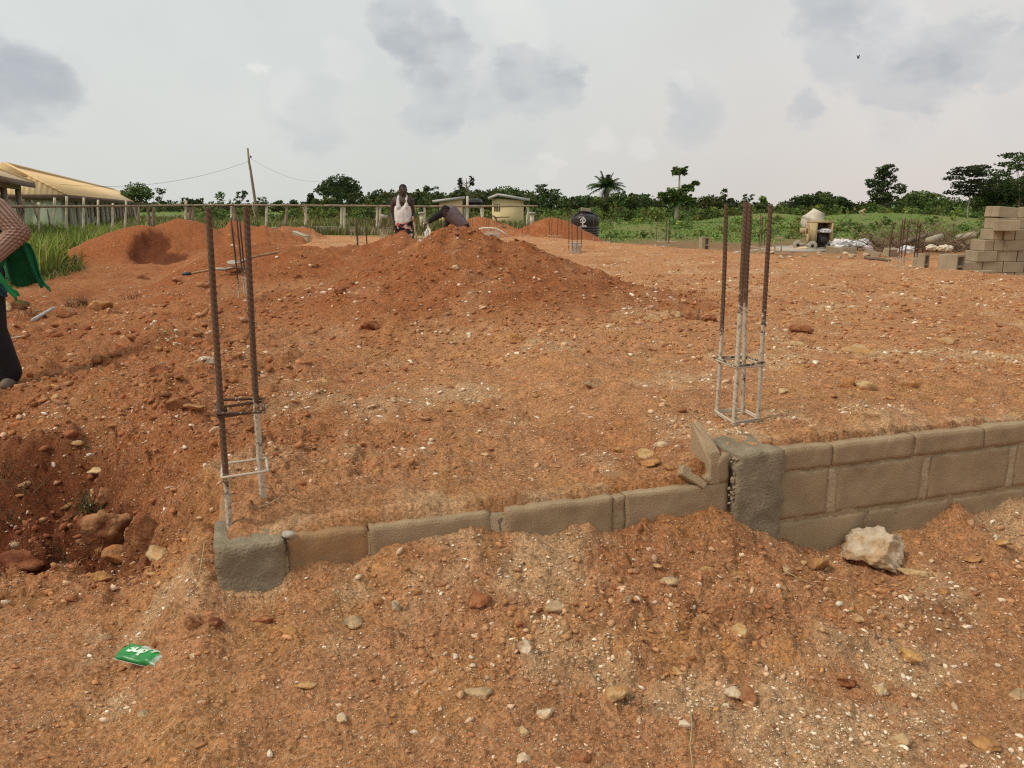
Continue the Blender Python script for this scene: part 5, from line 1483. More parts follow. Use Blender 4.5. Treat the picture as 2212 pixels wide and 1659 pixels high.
def cloth_lump(name, label, u, v, y, w, h, d, seed, mat='sack', cat='sack', sharp=.30, rz=0.0, group=None):
    V, F = ico(4)
    n = fbm(V[:, 0] * 2.2 + seed, V[:, 1] * 2.2 + V[:, 2] * 1.9, 3); rdg = 1 - np.abs(noise2(V[:, 0] * 3.4 + seed * 2, V[:, 2] * 3.4 + V[:, 1] * 2.9)) * 2.6
    V = V * np.maximum(.25, 1 + sharp * 1.5 * n + sharp * .8 * rdg)[:, None]
    V = V * np.array([w / 2, d / 2, h / 2]) ; V[:, 2] = np.maximum(V[:, 2], -h * .38)
    p = pixy(u, v, y)
    o = link(name, mesh(name, V, F, None, True), M[mat], None, (p[0], p[1], p[2] + h * .36), (0, 0, rz)); tag(o, label, cat, group)
    return o
cloth_lump('cement_sack', 'crumpled white sacks heaped right beside the mixer', 1817, 537, 27, .52, .34, .4, 3)
cloth_lump('cement_sack', 'white empty sack left of the spiky one by the mixer', 1836, 538, 27.2, .34, .26, .3, 8)
cloth_lump('cement_sack', 'white sack with a corner sticking up right of the heap of sacks', 1863, 536, 27.4, .50, .30, .3, 12, sharp=.42)
cloth_lump('cement_sack', 'pale pinkish sack lying flat at the end of the row', 1876, 541, 26.6, .36, .16, .3, 15, mat='sack_pink')
cloth_lump('cement_sack', 'crumpled sack stuffed into the open engine bay of the mixer', 1781, 503, 27.3, .42, .15, .24, 21, mat='sack')
cloth_lump('rag', 'white rag with dark folds at the foot of the five-bar cage', 1428, 543, 21.8, .30, .14, .2, 25, cat='rag')
cloth_lump('rag', 'white and dark plastic sheet inside the seven-bar cage', 1957, 546, 18.5, .30, .17, .2, 29, cat='plastic sheet')
cloth_lump('rag', 'pale stone-like rag left of the cut branches', 2012, 540, 22.5, .26, .16, .2, 31, mat='rope', cat='rag')
cloth_lump('rag', 'cream lump on the ground left of the block stack', 2040, 542, 22, .34, .17, .25, 33, mat='rope', cat='rag')
cloth_lump('rag', 'grey and white rag hung over a bundle of bars left of the standing man', 828, 471, 26.9, .20, .12, .16, 35, mat='pvc', cat='rag')
far_cage('bundle of bars under a rag left of the standing man', 828, 511, 472, .2, wpx=12, nb=6, ties=(.1,), seed=31, y=27, deep=.1, rr=.011)
# dry cement spill
P = [pixz(u, v, .02) for u, v in ((1655, 541), (1690, 536), (1730, 537), (1772, 538), (1800, 543), (1770, 548), (1715, 547), (1672, 546))]
cx = np.mean(P, axis=0)
g = Geo(); P = np.array([[p[0] - cx[0], p[1] - cx[1], 0] for p in P]); g.add(*extrude_poly(P, (0, 0, .07)))
o = g.obj('cement_spill', M['pale_concrete'], None, False, (cx[0], cx[1], gz(cx[0], cx[1]) - .015)); tag(o, 'flat pale spill of dried cement in front of the mixer', 'cement spill')
rd = random.Random(9)
LUMPS = sorted((rd.uniform(1640, 1980), rd.uniform(536, 560)) for _ in range(26))
for i, (u, v) in enumerate(LUMPS):
    rock(u, v, rd.uniform(9, 20), 'small rubble lump, ' + nth(i) + ' in the debris line by the mixer', C_PAL if rd.random() < .6 else C_GRY, C_WHT, (1.1, .8, .6), .25, 700 + i, 'stone', 'stone', 'rubble lumps by the mixer', sub=2)

# ------------------------------------------------------------------ logs, cut branches, planks
def log_between(label, a, b, r, mat='pale_bark', name='log', cat='log', n=8, wob=.02, seed=0):
    a, b = np.asarray(a, float), np.asarray(b, float)
    g = Geo(); V, F = pole_geo(a, b, r, r * .8, wob, seed, n, 9); c = (a + b) / 2; g.add(V - c, F)
    o = g.obj(name, M[mat], None, True, c); tag(o, label, cat); return o
log_between('pale barkless log lying among the cut branches', pixy(2005, 520, 24.5), pixy(2033, 510, 25), .10)
log_between('brown log under the cut branches', pixy(1950, 524, 25.5), pixy(2008, 507, 26.5), .085, 'bark', seed=3)
log_between('grey-white log behind the cut branches beside the stack', pixy(2068, 515, 27), pixy(2104, 506, 27), .13, seed=4)
log_between('dark stick on the ground left of the block stack', pixz(2028, 549, .06), pixz(2062, 541, .1), .02, 'bark', 'stick', 'stick', seed=5)
log_between('pale plank lying on the ground left of the right bars', pixz(1566, 549, .30), pixz(1655, 538, .30), .035, 'white_wood', 'pole', 'pole', seed=6)
log_between('bent dark root at the edge of the pad behind the right bars', pixz(1870, 556, .25), pixz(1920, 562, .28), .045, 'bark', 'root', 'root', wob=.07, seed=7)
log_between('pale stripped stick in the grass left of the left heap', pixz(139, 545, .25), pixz(190, 531, .35), .03, 'white_wood', 'stick', 'stick', wob=.06, seed=8)
log_between('branch stuck in the heap in front of the second latrine', pixy(1092, 492, 30), pixy(1064, 466, 30.5), .035, 'bark', 'branch', 'branch', wob=.06, seed=9)
log_between('thin twig above the heap in front of the second latrine', pixy(1072, 470, 30.3), pixy(1101, 468, 30.4), .022, 'bark', 'branch', 'branch', wob=.06, seed=10)
log_between('pair of orange timber offcuts crossed in the green field', pixy(1856, 459, 66), pixy(1869, 452, 66), .10, 'yellow', 'timber_offcut', 'timber', wob=.0, seed=11)
log_between('short orange board leaning on another in the green field', pixy(1861, 456, 65.8), pixy(1868, 464, 65.8), .09, 'yellow', 'timber_offcut', 'timber', wob=.0, seed=12)
P = np.array([pixy(u, v, 26) for u, v in ((1022, 503), (1030, 496), (1043, 493), (1058, 492.5), (1072, 494), (1085, 501), (1098, 511))]); g = Geo(); g.add(*tube(P - P[0], .03, 7))
o = g.obj('bent_pipe', M['rope'], None, True, P[0]); tag(o, 'pale hose bent in an arc over the soil right of the bending man', 'hose')
a, b = hit(72, 702), hit(118, 680)
log_between('grey plastic pipe lying on the soil beside the man in green', a + [0, 0, .03], b + [0, 0, .06], .024, 'pvc', 'pipe', 'pipe', wob=.0, seed=13)
a, b = hit(2, 741), hit(55, 737)
log_between('thin pale stick at the feet of the man in green', a + [0, 0, .015], b + [0, 0, .02], .009, 'white_wood', 'stick', 'stick', wob=.01, seed=14)
def brush(label, pts, n, y, seed, spread, hmax):
    g = Geo(); rg = np.random.default_rng(seed)
    for i in range(n):
        u = rg.uniform(*pts); p = pixy(u, 526, y + rg.uniform(-1.5, 2)); p[2] = .0 + rg.uniform(0, .1)
        a = rg.uniform(0, 2 * np.pi); L_ = rg.uniform(.5, 1.5) * spread; el = rg.uniform(.1, .9)
        q = p + np.array([math.cos(a) * L_, math.sin(a) * L_ * .6, min(hmax, L_ * el)])
        m = (p + q) / 2 + rg.normal(0, .12, 3)
        g.add(*tube(np.array([p, m, q]), [.022, .016, .006], 4))
        for _ in range(3):
            t = rg.uniform(.3, .95); s = p + (q - p) * t; e = s + rg.normal(0, .28, 3); e[2] = abs(e[2]) * .6 + s[2] * .4
            g.add(*tube(np.array([s, (s + e) / 2 + rg.normal(0, .04, 3), e]), [.011, .008, .004], 3))
    o = g.obj('cut_branches', M['twig'])
    tag(o, label, 'branches', kind='stuff')
M['twig'] = material('dry_twig', (.20, .135, .085), .95, .35, 3)
brush('tangled heap of dry cut branches left of the block stack', (1895, 2110), 150, 27, 5, 1.1, .95)

# ------------------------------------------------------------------ shovels
def shovel(label, tip, end, grip, up=.04, bl=.27, mat='steel'):
    """tip: blade end, end: handle end (world)."""
    tip, end = np.asarray(tip, float), np.asarray(end, float)
    d = end - tip; L_ = np.linalg.norm(d); a = math.atan2(d[1], d[0]); el = math.asin(d[2] / L_)
    root = empty('shovel', tip, a); root.rotation_euler = (0, -el, a); tag(root, label, 'shovel')
    nx, ny = 9, 7
    X, Y = np.meshgrid(np.linspace(0, bl, nx), np.linspace(-1, 1, ny))
    w = .115 * np.clip(np.sqrt(X / bl * 3.2), 0, 1)
    V = np.stack([X, Y * w, .03 * Y ** 2 + .02 * np.sin(X / bl * 3)], -1).reshape(-1, 3)
    i = np.arange(ny - 1)[:, None] * nx; j = np.arange(nx - 1)[None]
    me = mesh('blade', V, np.stack([i + j, i + j + 1, i + nx + j + 1, i + nx + j], -1).reshape(-1, 4), None, True)
    o = link('blade', me, M[mat], root); sm = o.modifiers.new('thick', 'SOLIDIFY'); sm.thickness = .004
    g = Geo(); g.add(*tube(np.array([[bl - .02, 0, .01], [bl + .08, 0, .03], [bl + .16, 0, .035]]), [.026, .022, .02], 8)); g.obj('socket', M[mat], root, True)
    g = Geo(); g.add(*tube(np.array([[bl + .1, 0, .034], [L_ * .6, 0, .03], [L_ - .02, 0, .0]]), .0175, 8)); g.obj('handle', M['handle'], root, True)
    g = Geo(); g.add(*tube(np.array([[L_ - .03, -.0, 0], [L_ + .09, 0, 0]]), .022, 8)); g.obj('grip', M[grip], root, True)
    return root
p = hit(520, 590); q = hit(598, 549)
shovel('pale-bladed shovel lying on the soil behind the thick bars, handle to the right', p + [-.12, -.05, .08], np.array([q[0], q[1], q[2] + .28]) if False else pixy(598, 546, p[1] + 1.1), 'handle')
p = hit(520, 597); q = hit(405, 593)
shovel('shovel with a dark blue grip lying left of the thick bars', p + [.05, .1, .06], pixy(408, 591, p[1] - .1), 'grip')
# bird
p = pixy(1854, 126, 22)
root = empty('bird', p, R_(40)); root.scale = (.6, .6, .6); tag(root, 'small black bird in flight against the dark cloud', 'bird')
g = Geo(); g.add(*tube(np.array([[-.11, 0, 0], [-.05, 0, .01], [.02, 0, .015], [.07, 0, .02], [.10, 0, .02]]), [.01, .026, .03, .02, .005], 8)); g.obj('body', M['dark'], root, True)
for s_ in (-1, 1):
    g = Geo(); g.add(np.array([[-.04, 0, .02], [.05, 0, .02], [.03, s_ * .05, .12], [-.05, s_ * .06, .13], [-.04, s_ * .04, -.10]]), [np.array([[0, 1, 2, 3]])]); o = g.obj('wing', M['dark'], root); o.modifiers.new('t', 'SOLIDIFY').thickness = .008
# ------------------------------------------------------------------ vegetation
def leaf_cards(P, size, rng, col, aspect=1.6, droop=.0):
    """Small bent leaf faces (two triangles) at P."""
    n = len(P)
    s = np.broadcast_to(np.asarray(size, float), (n,)) * rng.uniform(.6, 1.3, n)
    d = rng.normal(size=(n, 3)); d[:, 2] = d[:, 2] * .6 - droop; d /= np.linalg.norm(d, axis=1)[:, None]
    e = np.cross(d, rng.normal(size=(n, 3))); e /= np.linalg.norm(e, axis=1)[:, None] + 1e-9
    a = P - d * (s * aspect * .5)[:, None]; b = P + d * (s * aspect * .5)[:, None]
    nrm = np.cross(d, e)
    l = P + e * (s * .42)[:, None] + nrm * (s * .14)[:, None]; r = P - e * (s * .42)[:, None] + nrm * (s * .14)[:, None]
    V = np.stack([a, l, b, r], 1).reshape(-1, 3)
    i = np.arange(n)[:, None] * 4
    F = np.concatenate([i + [0, 1, 2], i + [0, 2, 3]])
    C = np.repeat(np.broadcast_to(col, (n, 3)), 4, 0)
    return V, F, C
G_DARK, G_MID, G_LITE, G_YEL = np.array([.040, .064, .021]), np.array([.072, .120, .030]), np.array([.11, .18, .04]), np.array([.13, .14, .045])
def leaf_colors(n, rng, base, var=.35, lite=.18, P=None):
    c = np.repeat(base[None], n, 0) * rng.uniform(1 - var, 1 + var * 1.3, (n, 1)) * np.stack([rng.uniform(.8, 1.35, n), np.ones(n), rng.uniform(.8, 1.2, n)], -1)
    m = rng.uniform(0, 1, n) < lite
    c[m] = c[m] * 1.5 + np.array([.012, .018, .002])
    return c
def lobes_points(lobes, n, rng, shell=.55):
    """lobes: [(centre, radii)] -> n points mostly in the outer shell."""
    w = np.array([np.prod(r) ** (2 / 3) for c, r in lobes]); w /= w.sum()
    k = rng.choice(len(lobes), n, p=w)
    d = rng.normal(size=(n, 3)); d /= np.linalg.norm(d, axis=1)[:, None]
    rr = (shell + (1 - shell) * rng.uniform(0, 1, n) ** .7)
    C = np.array([c for c, r in lobes])[k]; R = np.array([r for c, r in lobes])[k]
    P = C + d * R * rr[:, None]
    return P + rng.normal(0, .06, (n, 3)) * R
def limb(g, p, q, r0, r1, rng, wob=.08, n=6, seg=6):
    t = np.linspace(0, 1, n)[:, None]; P = p + (q - p) * t
    L_ = np.linalg.norm(q - p); P[1:-1] += rng.normal(0, wob * L_ * .4, (n - 2, 3)) * [1, 1, .4]
    P[:, 2] -= (np.sin(t[:, 0] * np.pi) * L_ * .05)
    g.add(*tube(P, np.linspace(r0, r1, n), seg))
def tree(label, u, vb, vt, wpx, y, style='dome', seed=1, base=G_DARK, bark='bark', lite=.18, crown_from=.35, trunk=.018, dens=1.0, group='trees of the far treeline', leafpx=1.85, cat='tree', name='tree', lean=0.0, lobepx=None, gaps=.0):
    rng = np.random.default_rng(seed * 13 + 5)
    b = pixy(u, vb, y); top = pixy(u, vt, y); H = top[2] - b[2]; W = wpx * 1.12 * y / FPX
    root = empty(name, (b[0], b[1], b[2])); tag(root, label, cat, group)
    lobes = []
    zc = crown_from
    if style == 'dome':
        nl = 9 if lobepx is None else lobepx
        for i in range(nl):
            a = 2 * np.pi * i / nl + rng.uniform(-.3, .3); rr = rng.uniform(.15, .36) * W
            h = (zc + (1 - zc) * rng.uniform(.25, .82) * (1 - (rr / W) ** 2)) * H
            lobes.append((np.array([math.cos(a) * rr, math.sin(a) * rr, h]), np.array([.2, .2, .0]) * W * rng.uniform(.7, 1.2) + np.array([0, 0, (1 - zc) * H * rng.uniform(.14, .24)])))
        lobes.append((np.array([0, 0, H * (zc + (1 - zc) * .75)]), np.array([.26 * W, .26 * W, (1 - zc) * H * .25])))
        lobes.append((np.array([0, 0, H * (zc + (1 - zc) * .35)]), np.array([.36 * W, .36 * W, (1 - zc) * H * .3])))
    elif style == 'tall':
        nl = 15 if lobepx is None else lobepx
        for i in range(nl):
            f = (i + .5) / nl
            rr = W * .40 * (1 - f ** 1.6 * .62) * rng.uniform(.25, 1.0); a = i * 2.4 + rng.uniform(-.4, .4)
            lobes.append((np.array([math.cos(a) * rr, math.sin(a) * rr, H * (zc + (1 - zc) * (f * .9 + .05))]), np.array([.13 * W, .13 * W, H * (1 - zc) * .060]) * rng.uniform(.6, 1.4)))
    elif style == 'layer':
        nl = 11
        for i in range(nl):
            f = (i + .5) / nl
            a = i * 2.6 + rng.uniform(-.5, .5); rr = W * .42 * rng.uniform(.3, 1.0) * (1 - .35 * abs(f - .5) * 2)
            lobes.append((np.array([math.cos(a) * rr + lean * f * W, math.sin(a) * rr * .8, H * (zc + (1 - zc) * f)]), np.array([.24 * W, .22 * W, H * .045]) * rng.uniform(.7, 1.3)))
    elif style == 'bush':
        nl = 9
        for i in range(nl):
            a = 2 * np.pi * i / nl + rng.uniform(-.4, .4); rr = W * rng.uniform(.1, .38)
            lobes.append((np.array([math.cos(a) * rr, math.sin(a) * rr, H * rng.uniform(.28, .75)]), np.array([.2 * W, .2 * W, H * .26]) * rng.uniform(.7, 1.2)))
        lobes.append((np.array([0, 0, H * .4]), np.array([.34 * W, .3 * W, H * .4])))
    elif style == 'sparse':
        nl = 16 if lobepx is None else lobepx
        for i in range(nl):
            f = rng.uniform(0, 1); a = rng.uniform(0, 2 * np.pi); rr = W * .5 * rng.uniform(.2, 1) * (1 - f * .45)
            lobes.append((np.array([math.cos(a) * rr, math.sin(a) * rr, H * (zc + (1 - zc) * f)]), np.array([.085 * W, .085 * W, H * .05]) * rng.uniform(.7, 1.4)))
    px = y / 804.0
    size = leafpx * px
    area = sum(np.pi * max(r[0], .01) * max(r[2], .01) for c, r in lobes) / (px * px)
    n = int(np.clip(area * 1.2 * dens, 80, 7500))
    P = lobes_points(lobes, n, rng)
    P[:, 2] = np.maximum(P[:, 2], .02 * H)
    col = leaf_colors(n, rng, base, .4, lite)
    g = Geo(); g.add(*leaf_cards(P, size, rng, col)); g.obj('crown', M['leaf'], root)
    g = Geo()
    r0 = max(trunk * H, .04) * 1.0
    jt = np.array([lean * W * .3, 0, H * min(.92, zc + .25)])
    limb(g, np.array([0, 0, -.3]), jt, r0, r0 * .45, rng, .03, 8, 7)
    for c, r in lobes:
        f = np.clip(c[2] / H - .18, .12, .85); st = np.array([lean * W * .3, 0, 0]) * min(1, f / max(.1, zc + .25)) + np.array([0, 0, min(f * H, jt[2])])
        limb(g, st, c, r0 * .33, r0 * .08, rng, .06, 5, 5)
    g.obj('trunk', M[bark], root, True)
    return root
def T(*a, **k): return tree(*a, **k)
T('broad dark dome-crowned tree, the largest left of the standing man', 735, 452, 377, 98, 140, 'dome', 1, G_DARK, crown_from=.18, dens=1.25, lite=.10)
T('bright green tree behind the far end of the tan roof', 300, 452, 393, 70, 105, 'dome', 2, G_MID, crown_from=.2, lite=.25)
T('dark two-lobed tree right of the tan roof', 351, 452, 407, 46, 115, 'sparse', 3, G_DARK, dens=1.6, crown_from=.2)
T('low conical tree between the tan roof and the thick bars', 420, 450, 425, 46, 130, 'bush', 4, G_DARK)
T('small cone-shaped tree left of the crooked pole', 478, 450, 413, 34, 130, 'tall', 5, G_MID, crown_from=.1, dens=1.3)
T('irregular leaning tree just left of the crooked pole', 522, 450, 410, 42, 125, 'sparse', 6, G_DARK, crown_from=.12, dens=1.7, lobepx=20)
T('sparse shrub at the foot of the crooked pole', 566, 450, 424, 38, 130, 'sparse', 7, G_DARK, dens=.8)
T('small tufted bush right of the crooked pole', 600, 450, 432, 26, 140, 'bush', 8, G_DARK)
T('low round bush in the gap left of the big tree', 637, 450, 429, 22, 140, 'bush', 9, G_DARK)
T('little round-headed tree left of the biggest tree', 672, 450, 417, 17, 140, 'bush', 10, G_DARK)
T('low bush under the little round-headed tree', 690, 452, 428, 40, 138, 'bush', 11, G_MID)
T('row tree directly left of the standing man', 820, 456, 410, 62, 120, 'dome', 12, G_DARK, crown_from=.12)
T('leafy tree right of the standing man', 925, 458, 405, 62, 112, 'sparse', 13, G_DARK, crown_from=.15, dens=1.7, lobepx=26)
T('small round tree above the first latrine roof', 970, 455, 414, 32, 110, 'bush', 14, G_DARK)
T('tree with a pale bough left of the bare one', 895, 456, 416, 46, 118, 'layer', 15, G_DARK)
T('dense bright tree behind the two latrines', 1090, 458, 401, 92, 108, 'dome', 16, G_MID, crown_from=.12, dens=1.15, lite=.22)
T('dark tree behind the raised tank', 1035, 456, 410, 50, 110, 'dome', 17, G_DARK, crown_from=.15)
T('layered tree right of the second latrine', 1160, 456, 399, 50, 112, 'layer', 18, G_DARK, crown_from=.3, dens=1.3, lean=.12)
T('flat-topped thin tree halfway to the oil palm', 1195, 456, 409, 48, 115, 'layer', 19, G_DARK, crown_from=.35, dens=1.1)
T('bush left of the oil palm', 1262, 458, 418, 58, 112, 'bush', 20, G_DARK)
T('bushy tree right of the oil palm', 1375, 460, 420, 64, 105, 'dome', 21, G_DARK, crown_from=.1)
T('reddish bush left of the papaya tree', 1420, 460, 424, 50, 98, 'bush', 22, np.array([.045, .05, .018]))
T('yellow-green bush right of the papaya tree', 1527, 462, 421, 74, 95, 'bush', 23, np.array([.055, .065, .02]), lite=.3)
T('knobbly dark tree left of the four bars', 1563, 462, 409, 40, 96, 'sparse', 24, G_DARK, crown_from=.2, dens=1.6, lobepx=20)
T('low tree behind the four bars', 1612, 462, 421, 40, 98, 'sparse', 25, G_DARK, dens=1.3)
T('dense dark bush right of the four bars', 1745, 463, 414, 100, 92, 'bush', 26, G_DARK, dens=1.2)
T('dark bush left of the tall pyramidal tree', 1815, 463, 424, 60, 92, 'bush', 27, G_DARK)
T('tall pyramidal tree above the field on the right', 1903, 466, 352, 88, 90, 'tall', 28, G_DARK, crown_from=.16, dens=1.6, lobepx=30, lite=.14)
T('pale-boughed bush right of the pyramidal tree', 1985, 464, 411, 92, 92, 'dome', 29, G_MID, crown_from=.05, lite=.22)
T('light green shrub before the spreading tree on the right', 2040, 464, 423, 60, 90, 'bush', 30, G_MID, lite=.3)
T('dark spreading tree with a pale trunk near the block stack', 2088, 472, 358, 112, 71, 'layer', 31, np.array([.024, .034, .014]), 'pale_bark', crown_from=.42, dens=1.8, trunk=.016, lite=.06)
T('rounded dark tree behind the block stack', 2150, 466, 372, 92, 88, 'dome', 32, G_MID * .7, crown_from=.05, dens=1.15)
T('tall tree with a leaning bough at the right edge', 2200, 466, 330, 118, 84, 'layer', 33, G_DARK, crown_from=.25, dens=1.5, lean=-.12)
T('second dark tree at the right edge behind the stack', 2235, 466, 345, 100, 90, 'dome', 34, G_DARK, crown_from=.05)
T('young banana-like plant behind the right bars', 1648, 462, 426, 40, 97, 'sparse', 35, G_LITE, dens=1.5, crown_from=.1, leafpx=3.4)

def oil_palm():
    y = 105; b = pixy(1309, 460, y); H = pixy(1309, 404, y)[2] - b[2]; Rr = 44 * y / FPX
    rng = np.random.default_rng(77)
    root = empty('oil_palm', b); tag(root, 'oil palm with a feathery crown rising above the treeline', 'palm')
    g = Geo(); g.add(*tube(np.array([[0, 0, -.3], [0, 0, H * .5], [.05, 0, H]]), [.42, .36, .34], 9)); g.obj('trunk', M['bark'], root, True)
    for i in range(26):
        a = i * 2.4 + rng.uniform(-.2, .2); el = rng.uniform(-.35, 1.35)
        L_ = Rr * rng.uniform(.8, 1.08) * (1.0 if el < .9 else .85)
        t = np.linspace(0, 1, 14)
        out = L_ * t * math.cos(el) * 1.0; up = L_ * (t * math.sin(el)) - L_ * .38 * t ** 2.2 * math.cos(el)
        P = np.stack([math.cos(a) * out, math.sin(a) * out, H + up], -1)
        g = Geo(); fc = G_DARK * rng.uniform(.9, 1.7)
        V, F = tube(P, np.linspace(.05, .015, 14), 4); g.add(V, F, fc)
        tg = np.gradient(P, axis=0); tg /= np.linalg.norm(tg, axis=1)[:, None]
        side = np.array([-math.sin(a), math.cos(a), 0])
        for k in range(2, 14):
            for s in (-1, 1):
                l = Rr * .30 * math.sin(min(1, .25 + t[k]) * 2.6) + .15
                tip = P[k] + side * s * l * .8 + tg[k] * l * .45 + np.array([0, 0, -l * .35])
                w = tg[k] * .11
                g.add(np.array([P[k] - w, P[k] + w, tip]), np.array([[0, 1, 2]]), fc)
        g.obj('frond', M['leaf'], root)
oil_palm()
def papaya():
    y = 71; b = pixy(1461, 480, y); H = pixy(1461, 366, y)[2] - b[2]; k = y / FPX
    rng = np.random.default_rng(5)
    root = empty('papaya_tree', b); tag(root, 'slender tall pale-trunked tree with a small tuft high above its lower crown', 'tree')
    g = Geo(); g.add(*tube(np.array([[-.03, 0, -.3], [0, 0, H * .25], [.12, 0, H * .5], [.10, 0, H * .97]]), [.20, .17, .12, .05], 8)); 
    pts = [((.10, 0, H * .97), 30 * k, .9), ((-.05, 0, H * .56), 44 * k, 1.2), ((.9, .2, H * .66), 26 * k, .8), ((-1.25, 0, H * .52), 20 * k, .7), ((1.5, .1, H * .74), 14 * k, .6), ((.3, -.3, H * .44), 44 * k, 1.1), ((1.0, 0, H * .40), 30 * k, .9), ((-.6, .2, H * .40), 30 * k, .9)]
    for (c, w, s) in pts[2:]:
        limb(g, np.array([.08, 0, H * .40]), np.array(c) - [0, 0, .1], .07, .03, rng, .05)
    g.obj('trunk', M['pale_bark'], root, True)
    g = Geo()
    for (c, w, s) in pts:
        n = int(210 * s); a = rng.uniform(0, 2 * np.pi, n); el = rng.uniform(-.5, .7, n); rr = w * .5 * rng.uniform(.35, 1.0, n)
        P = np.array(c) + np.stack([np.cos(a) * rr, np.sin(a) * rr, np.sin(el) * rr * 1.0 - rr * .1], -1)
        g.add(*leaf_cards(P, 3.0 * y / 804, rng, leaf_colors(n, rng, G_MID * .9, .35, .25)))
        for i in range(8):
            q = np.array(c) + np.array([math.cos(a[i]) * rr[i], math.sin(a[i]) * rr[i], np.sin(el[i]) * rr[i] * .5])
            V, F = tube(np.array([c, (np.array(c) + q) / 2 + [0, 0, .06], q]), [.03, .02, .012], 4); g.add(V, F, np.repeat(G_LITE[None], len(V), 0))
    g.obj('crown', M['leaf'], root)
papaya()
def bare_tree():
    y = 105; b = pixy(1008, 455, y); H = pixy(1008, 382, y)[2] - b[2]
    rng = np.random.default_rng(8)
    root = empty('bare_tree', b); tag(root, 'thin nearly bare tree with a few tufts above the raised tank', 'tree')
    g = Geo(); g.add(*tube(np.array([[0, 0, 0], [.05, 0, H * .5], [0, 0, H * .95]]), [.16, .12, .04], 7))
    L_ = Geo()
    for i in range(11):
        z = H * rng.uniform(.55, .85); a = rng.choice([0, np.pi]) + rng.uniform(-.6, .6); q = np.array([math.cos(a) * .75, math.sin(a) * .5, z + H * rng.uniform(.08, .18)])
        limb(g, np.array([.02, 0, z]), q, .05, .015, rng, .08)
        P = q + rng.normal(0, .14, (16, 3)); L_.add(*leaf_cards(P, .24, rng, leaf_colors(16, rng, np.array([.05, .045, .03]), .4, .1)))
    g.obj('trunk', M['bark'], root, True); L_.obj('crown', M['leaf'], root)
bare_tree()

# undergrowth that reads as one mass
def undergrowth(name, label, prof, y0, y1, n, sizepx, seed, base, lite, rpx=15, jit=12, dm=1.0):
    """Many rounded clumps of leaves, each with its own tint, under a wavering top line."""
    rng = np.random.default_rng(seed)
    pu = np.array([p[0] for p in prof], float); pv = np.array([p[1] for p in prof], float)
    m = int((pu[-1] - pu[0]) / rpx * 3.2 * dm)
    u = rng.uniform(pu[0], pu[-1], m); y = rng.uniform(y0, y1, m)
    vt = np.interp(u, pu, pv) + jit * .6 * noise2(u * .02, y * .05 + seed) + rng.uniform(-.5, 1.0, m) * jit
    r = rng.uniform(.55, 1.25, m) * rpx * y / FPX
    ztop = EYE + (HZ - vt) * y / FPX
    x = (u - CU) / FPX * y
    k = rng.choice(m, n, p=(r ** 2) / (r ** 2).sum())
    d = rng.normal(size=(n, 3)); d /= np.linalg.norm(d, axis=1)[:, None]; d[:, 2] = np.abs(d[:, 2]) * np.where(rng.uniform(0, 1, n) < .8, 1, -1)
    rr = (.55 + .5 * rng.uniform(0, 1, n)) * r[k]
    body = rng.uniform(0, 1, n) < .45                      # the rest hangs down to the ground
    cz = np.maximum(ztop - r, r * .3)
    P = np.stack([x[k] + d[:, 0] * rr, y[k] + d[:, 1] * rr, np.where(body, rng.uniform(0, 1, n) * cz[k], cz[k] + d[:, 2] * rr)], -1)
    P[:, 2] = np.maximum(P[:, 2], .02)
    tint = rng.uniform(.55, 1.7, (m, 1)) * np.stack([rng.uniform(.85, 1.5, m), np.ones(m), rng.uniform(.7, 1.2, m)], -1)
    col = leaf_colors(n, rng, base, .35, lite) * tint[k]
    g = Geo(); g.add(*leaf_cards(P, sizepx * y[k] / 804.0, rng, col))
    o = g.obj(name, M['leaf']); tag(o, label, 'undergrowth', kind='stuff')
undergrowth('undergrowth', 'dense dark undergrowth along the foot of the treeline',
            [(690, 435), (790, 418), (860, 422), (930, 420), (1050, 414), (1130, 416), (1200, 424), (1280, 427), (1350, 422), (1420, 428), (1485, 440), (1525, 427), (1580, 433), (1660, 441), (1710, 432), (1760, 424), (1835, 438), (1900, 432), (1980, 424), (2045, 440), (2120, 410), (2300, 400)],
            94, 112, 46000, 2.6, 3, G_DARK * 1.1, .15, 17, 13)
undergrowth('undergrowth', 'lighter scrub growing before the dark treeline',
            [(1120, 453), (1250, 449), (1350, 446), (1450, 450), (1560, 447), (1650, 446), (1750, 446), (1850, 444), (1950, 446), (2050, 447), (2300, 444)], 76, 93, 15000, 2.3, 4, G_MID, .12, 13, 9)
undergrowth('undergrowth', 'thin dark line of distant trees on the left horizon',
            [(180, 438), (300, 436), (400, 438), (480, 439), (560, 439), (700, 438), (760, 436)], 190, 240, 9000, 2.2, 6, G_DARK * 1.2, .12, 9, 5)
undergrowth('undergrowth', 'scrub behind the long rail in the middle distance',
            [(430, 452), (520, 450), (600, 456), (700, 448), (780, 444), (850, 446), (930, 448), (1000, 450), (1160, 450)], 62, 88, 10000, 2.4, 9, G_MID * .9, .2, 13, 9)

for y0_, y1_, v_, n_, sd_ in ((36, 42, 494, 2600, 51), (46, 54, 482, 3000, 52), (60, 72, 468, 3600, 53)):
    undergrowth('weed_clumps', ['low weeds scattered at the near edge of the field', 'low weeds scattered across the middle of the field', 'taller weeds at the back of the field'][sd_ - 51],
                [(1290, v_), (1500, v_ + 2), (1700, v_ - 1), (1900, v_ + 1), (2300, v_)], y0_, y1_, n_, 2.0, sd_, np.array([.085, .145, .034]), .2, 11, 5, .28)
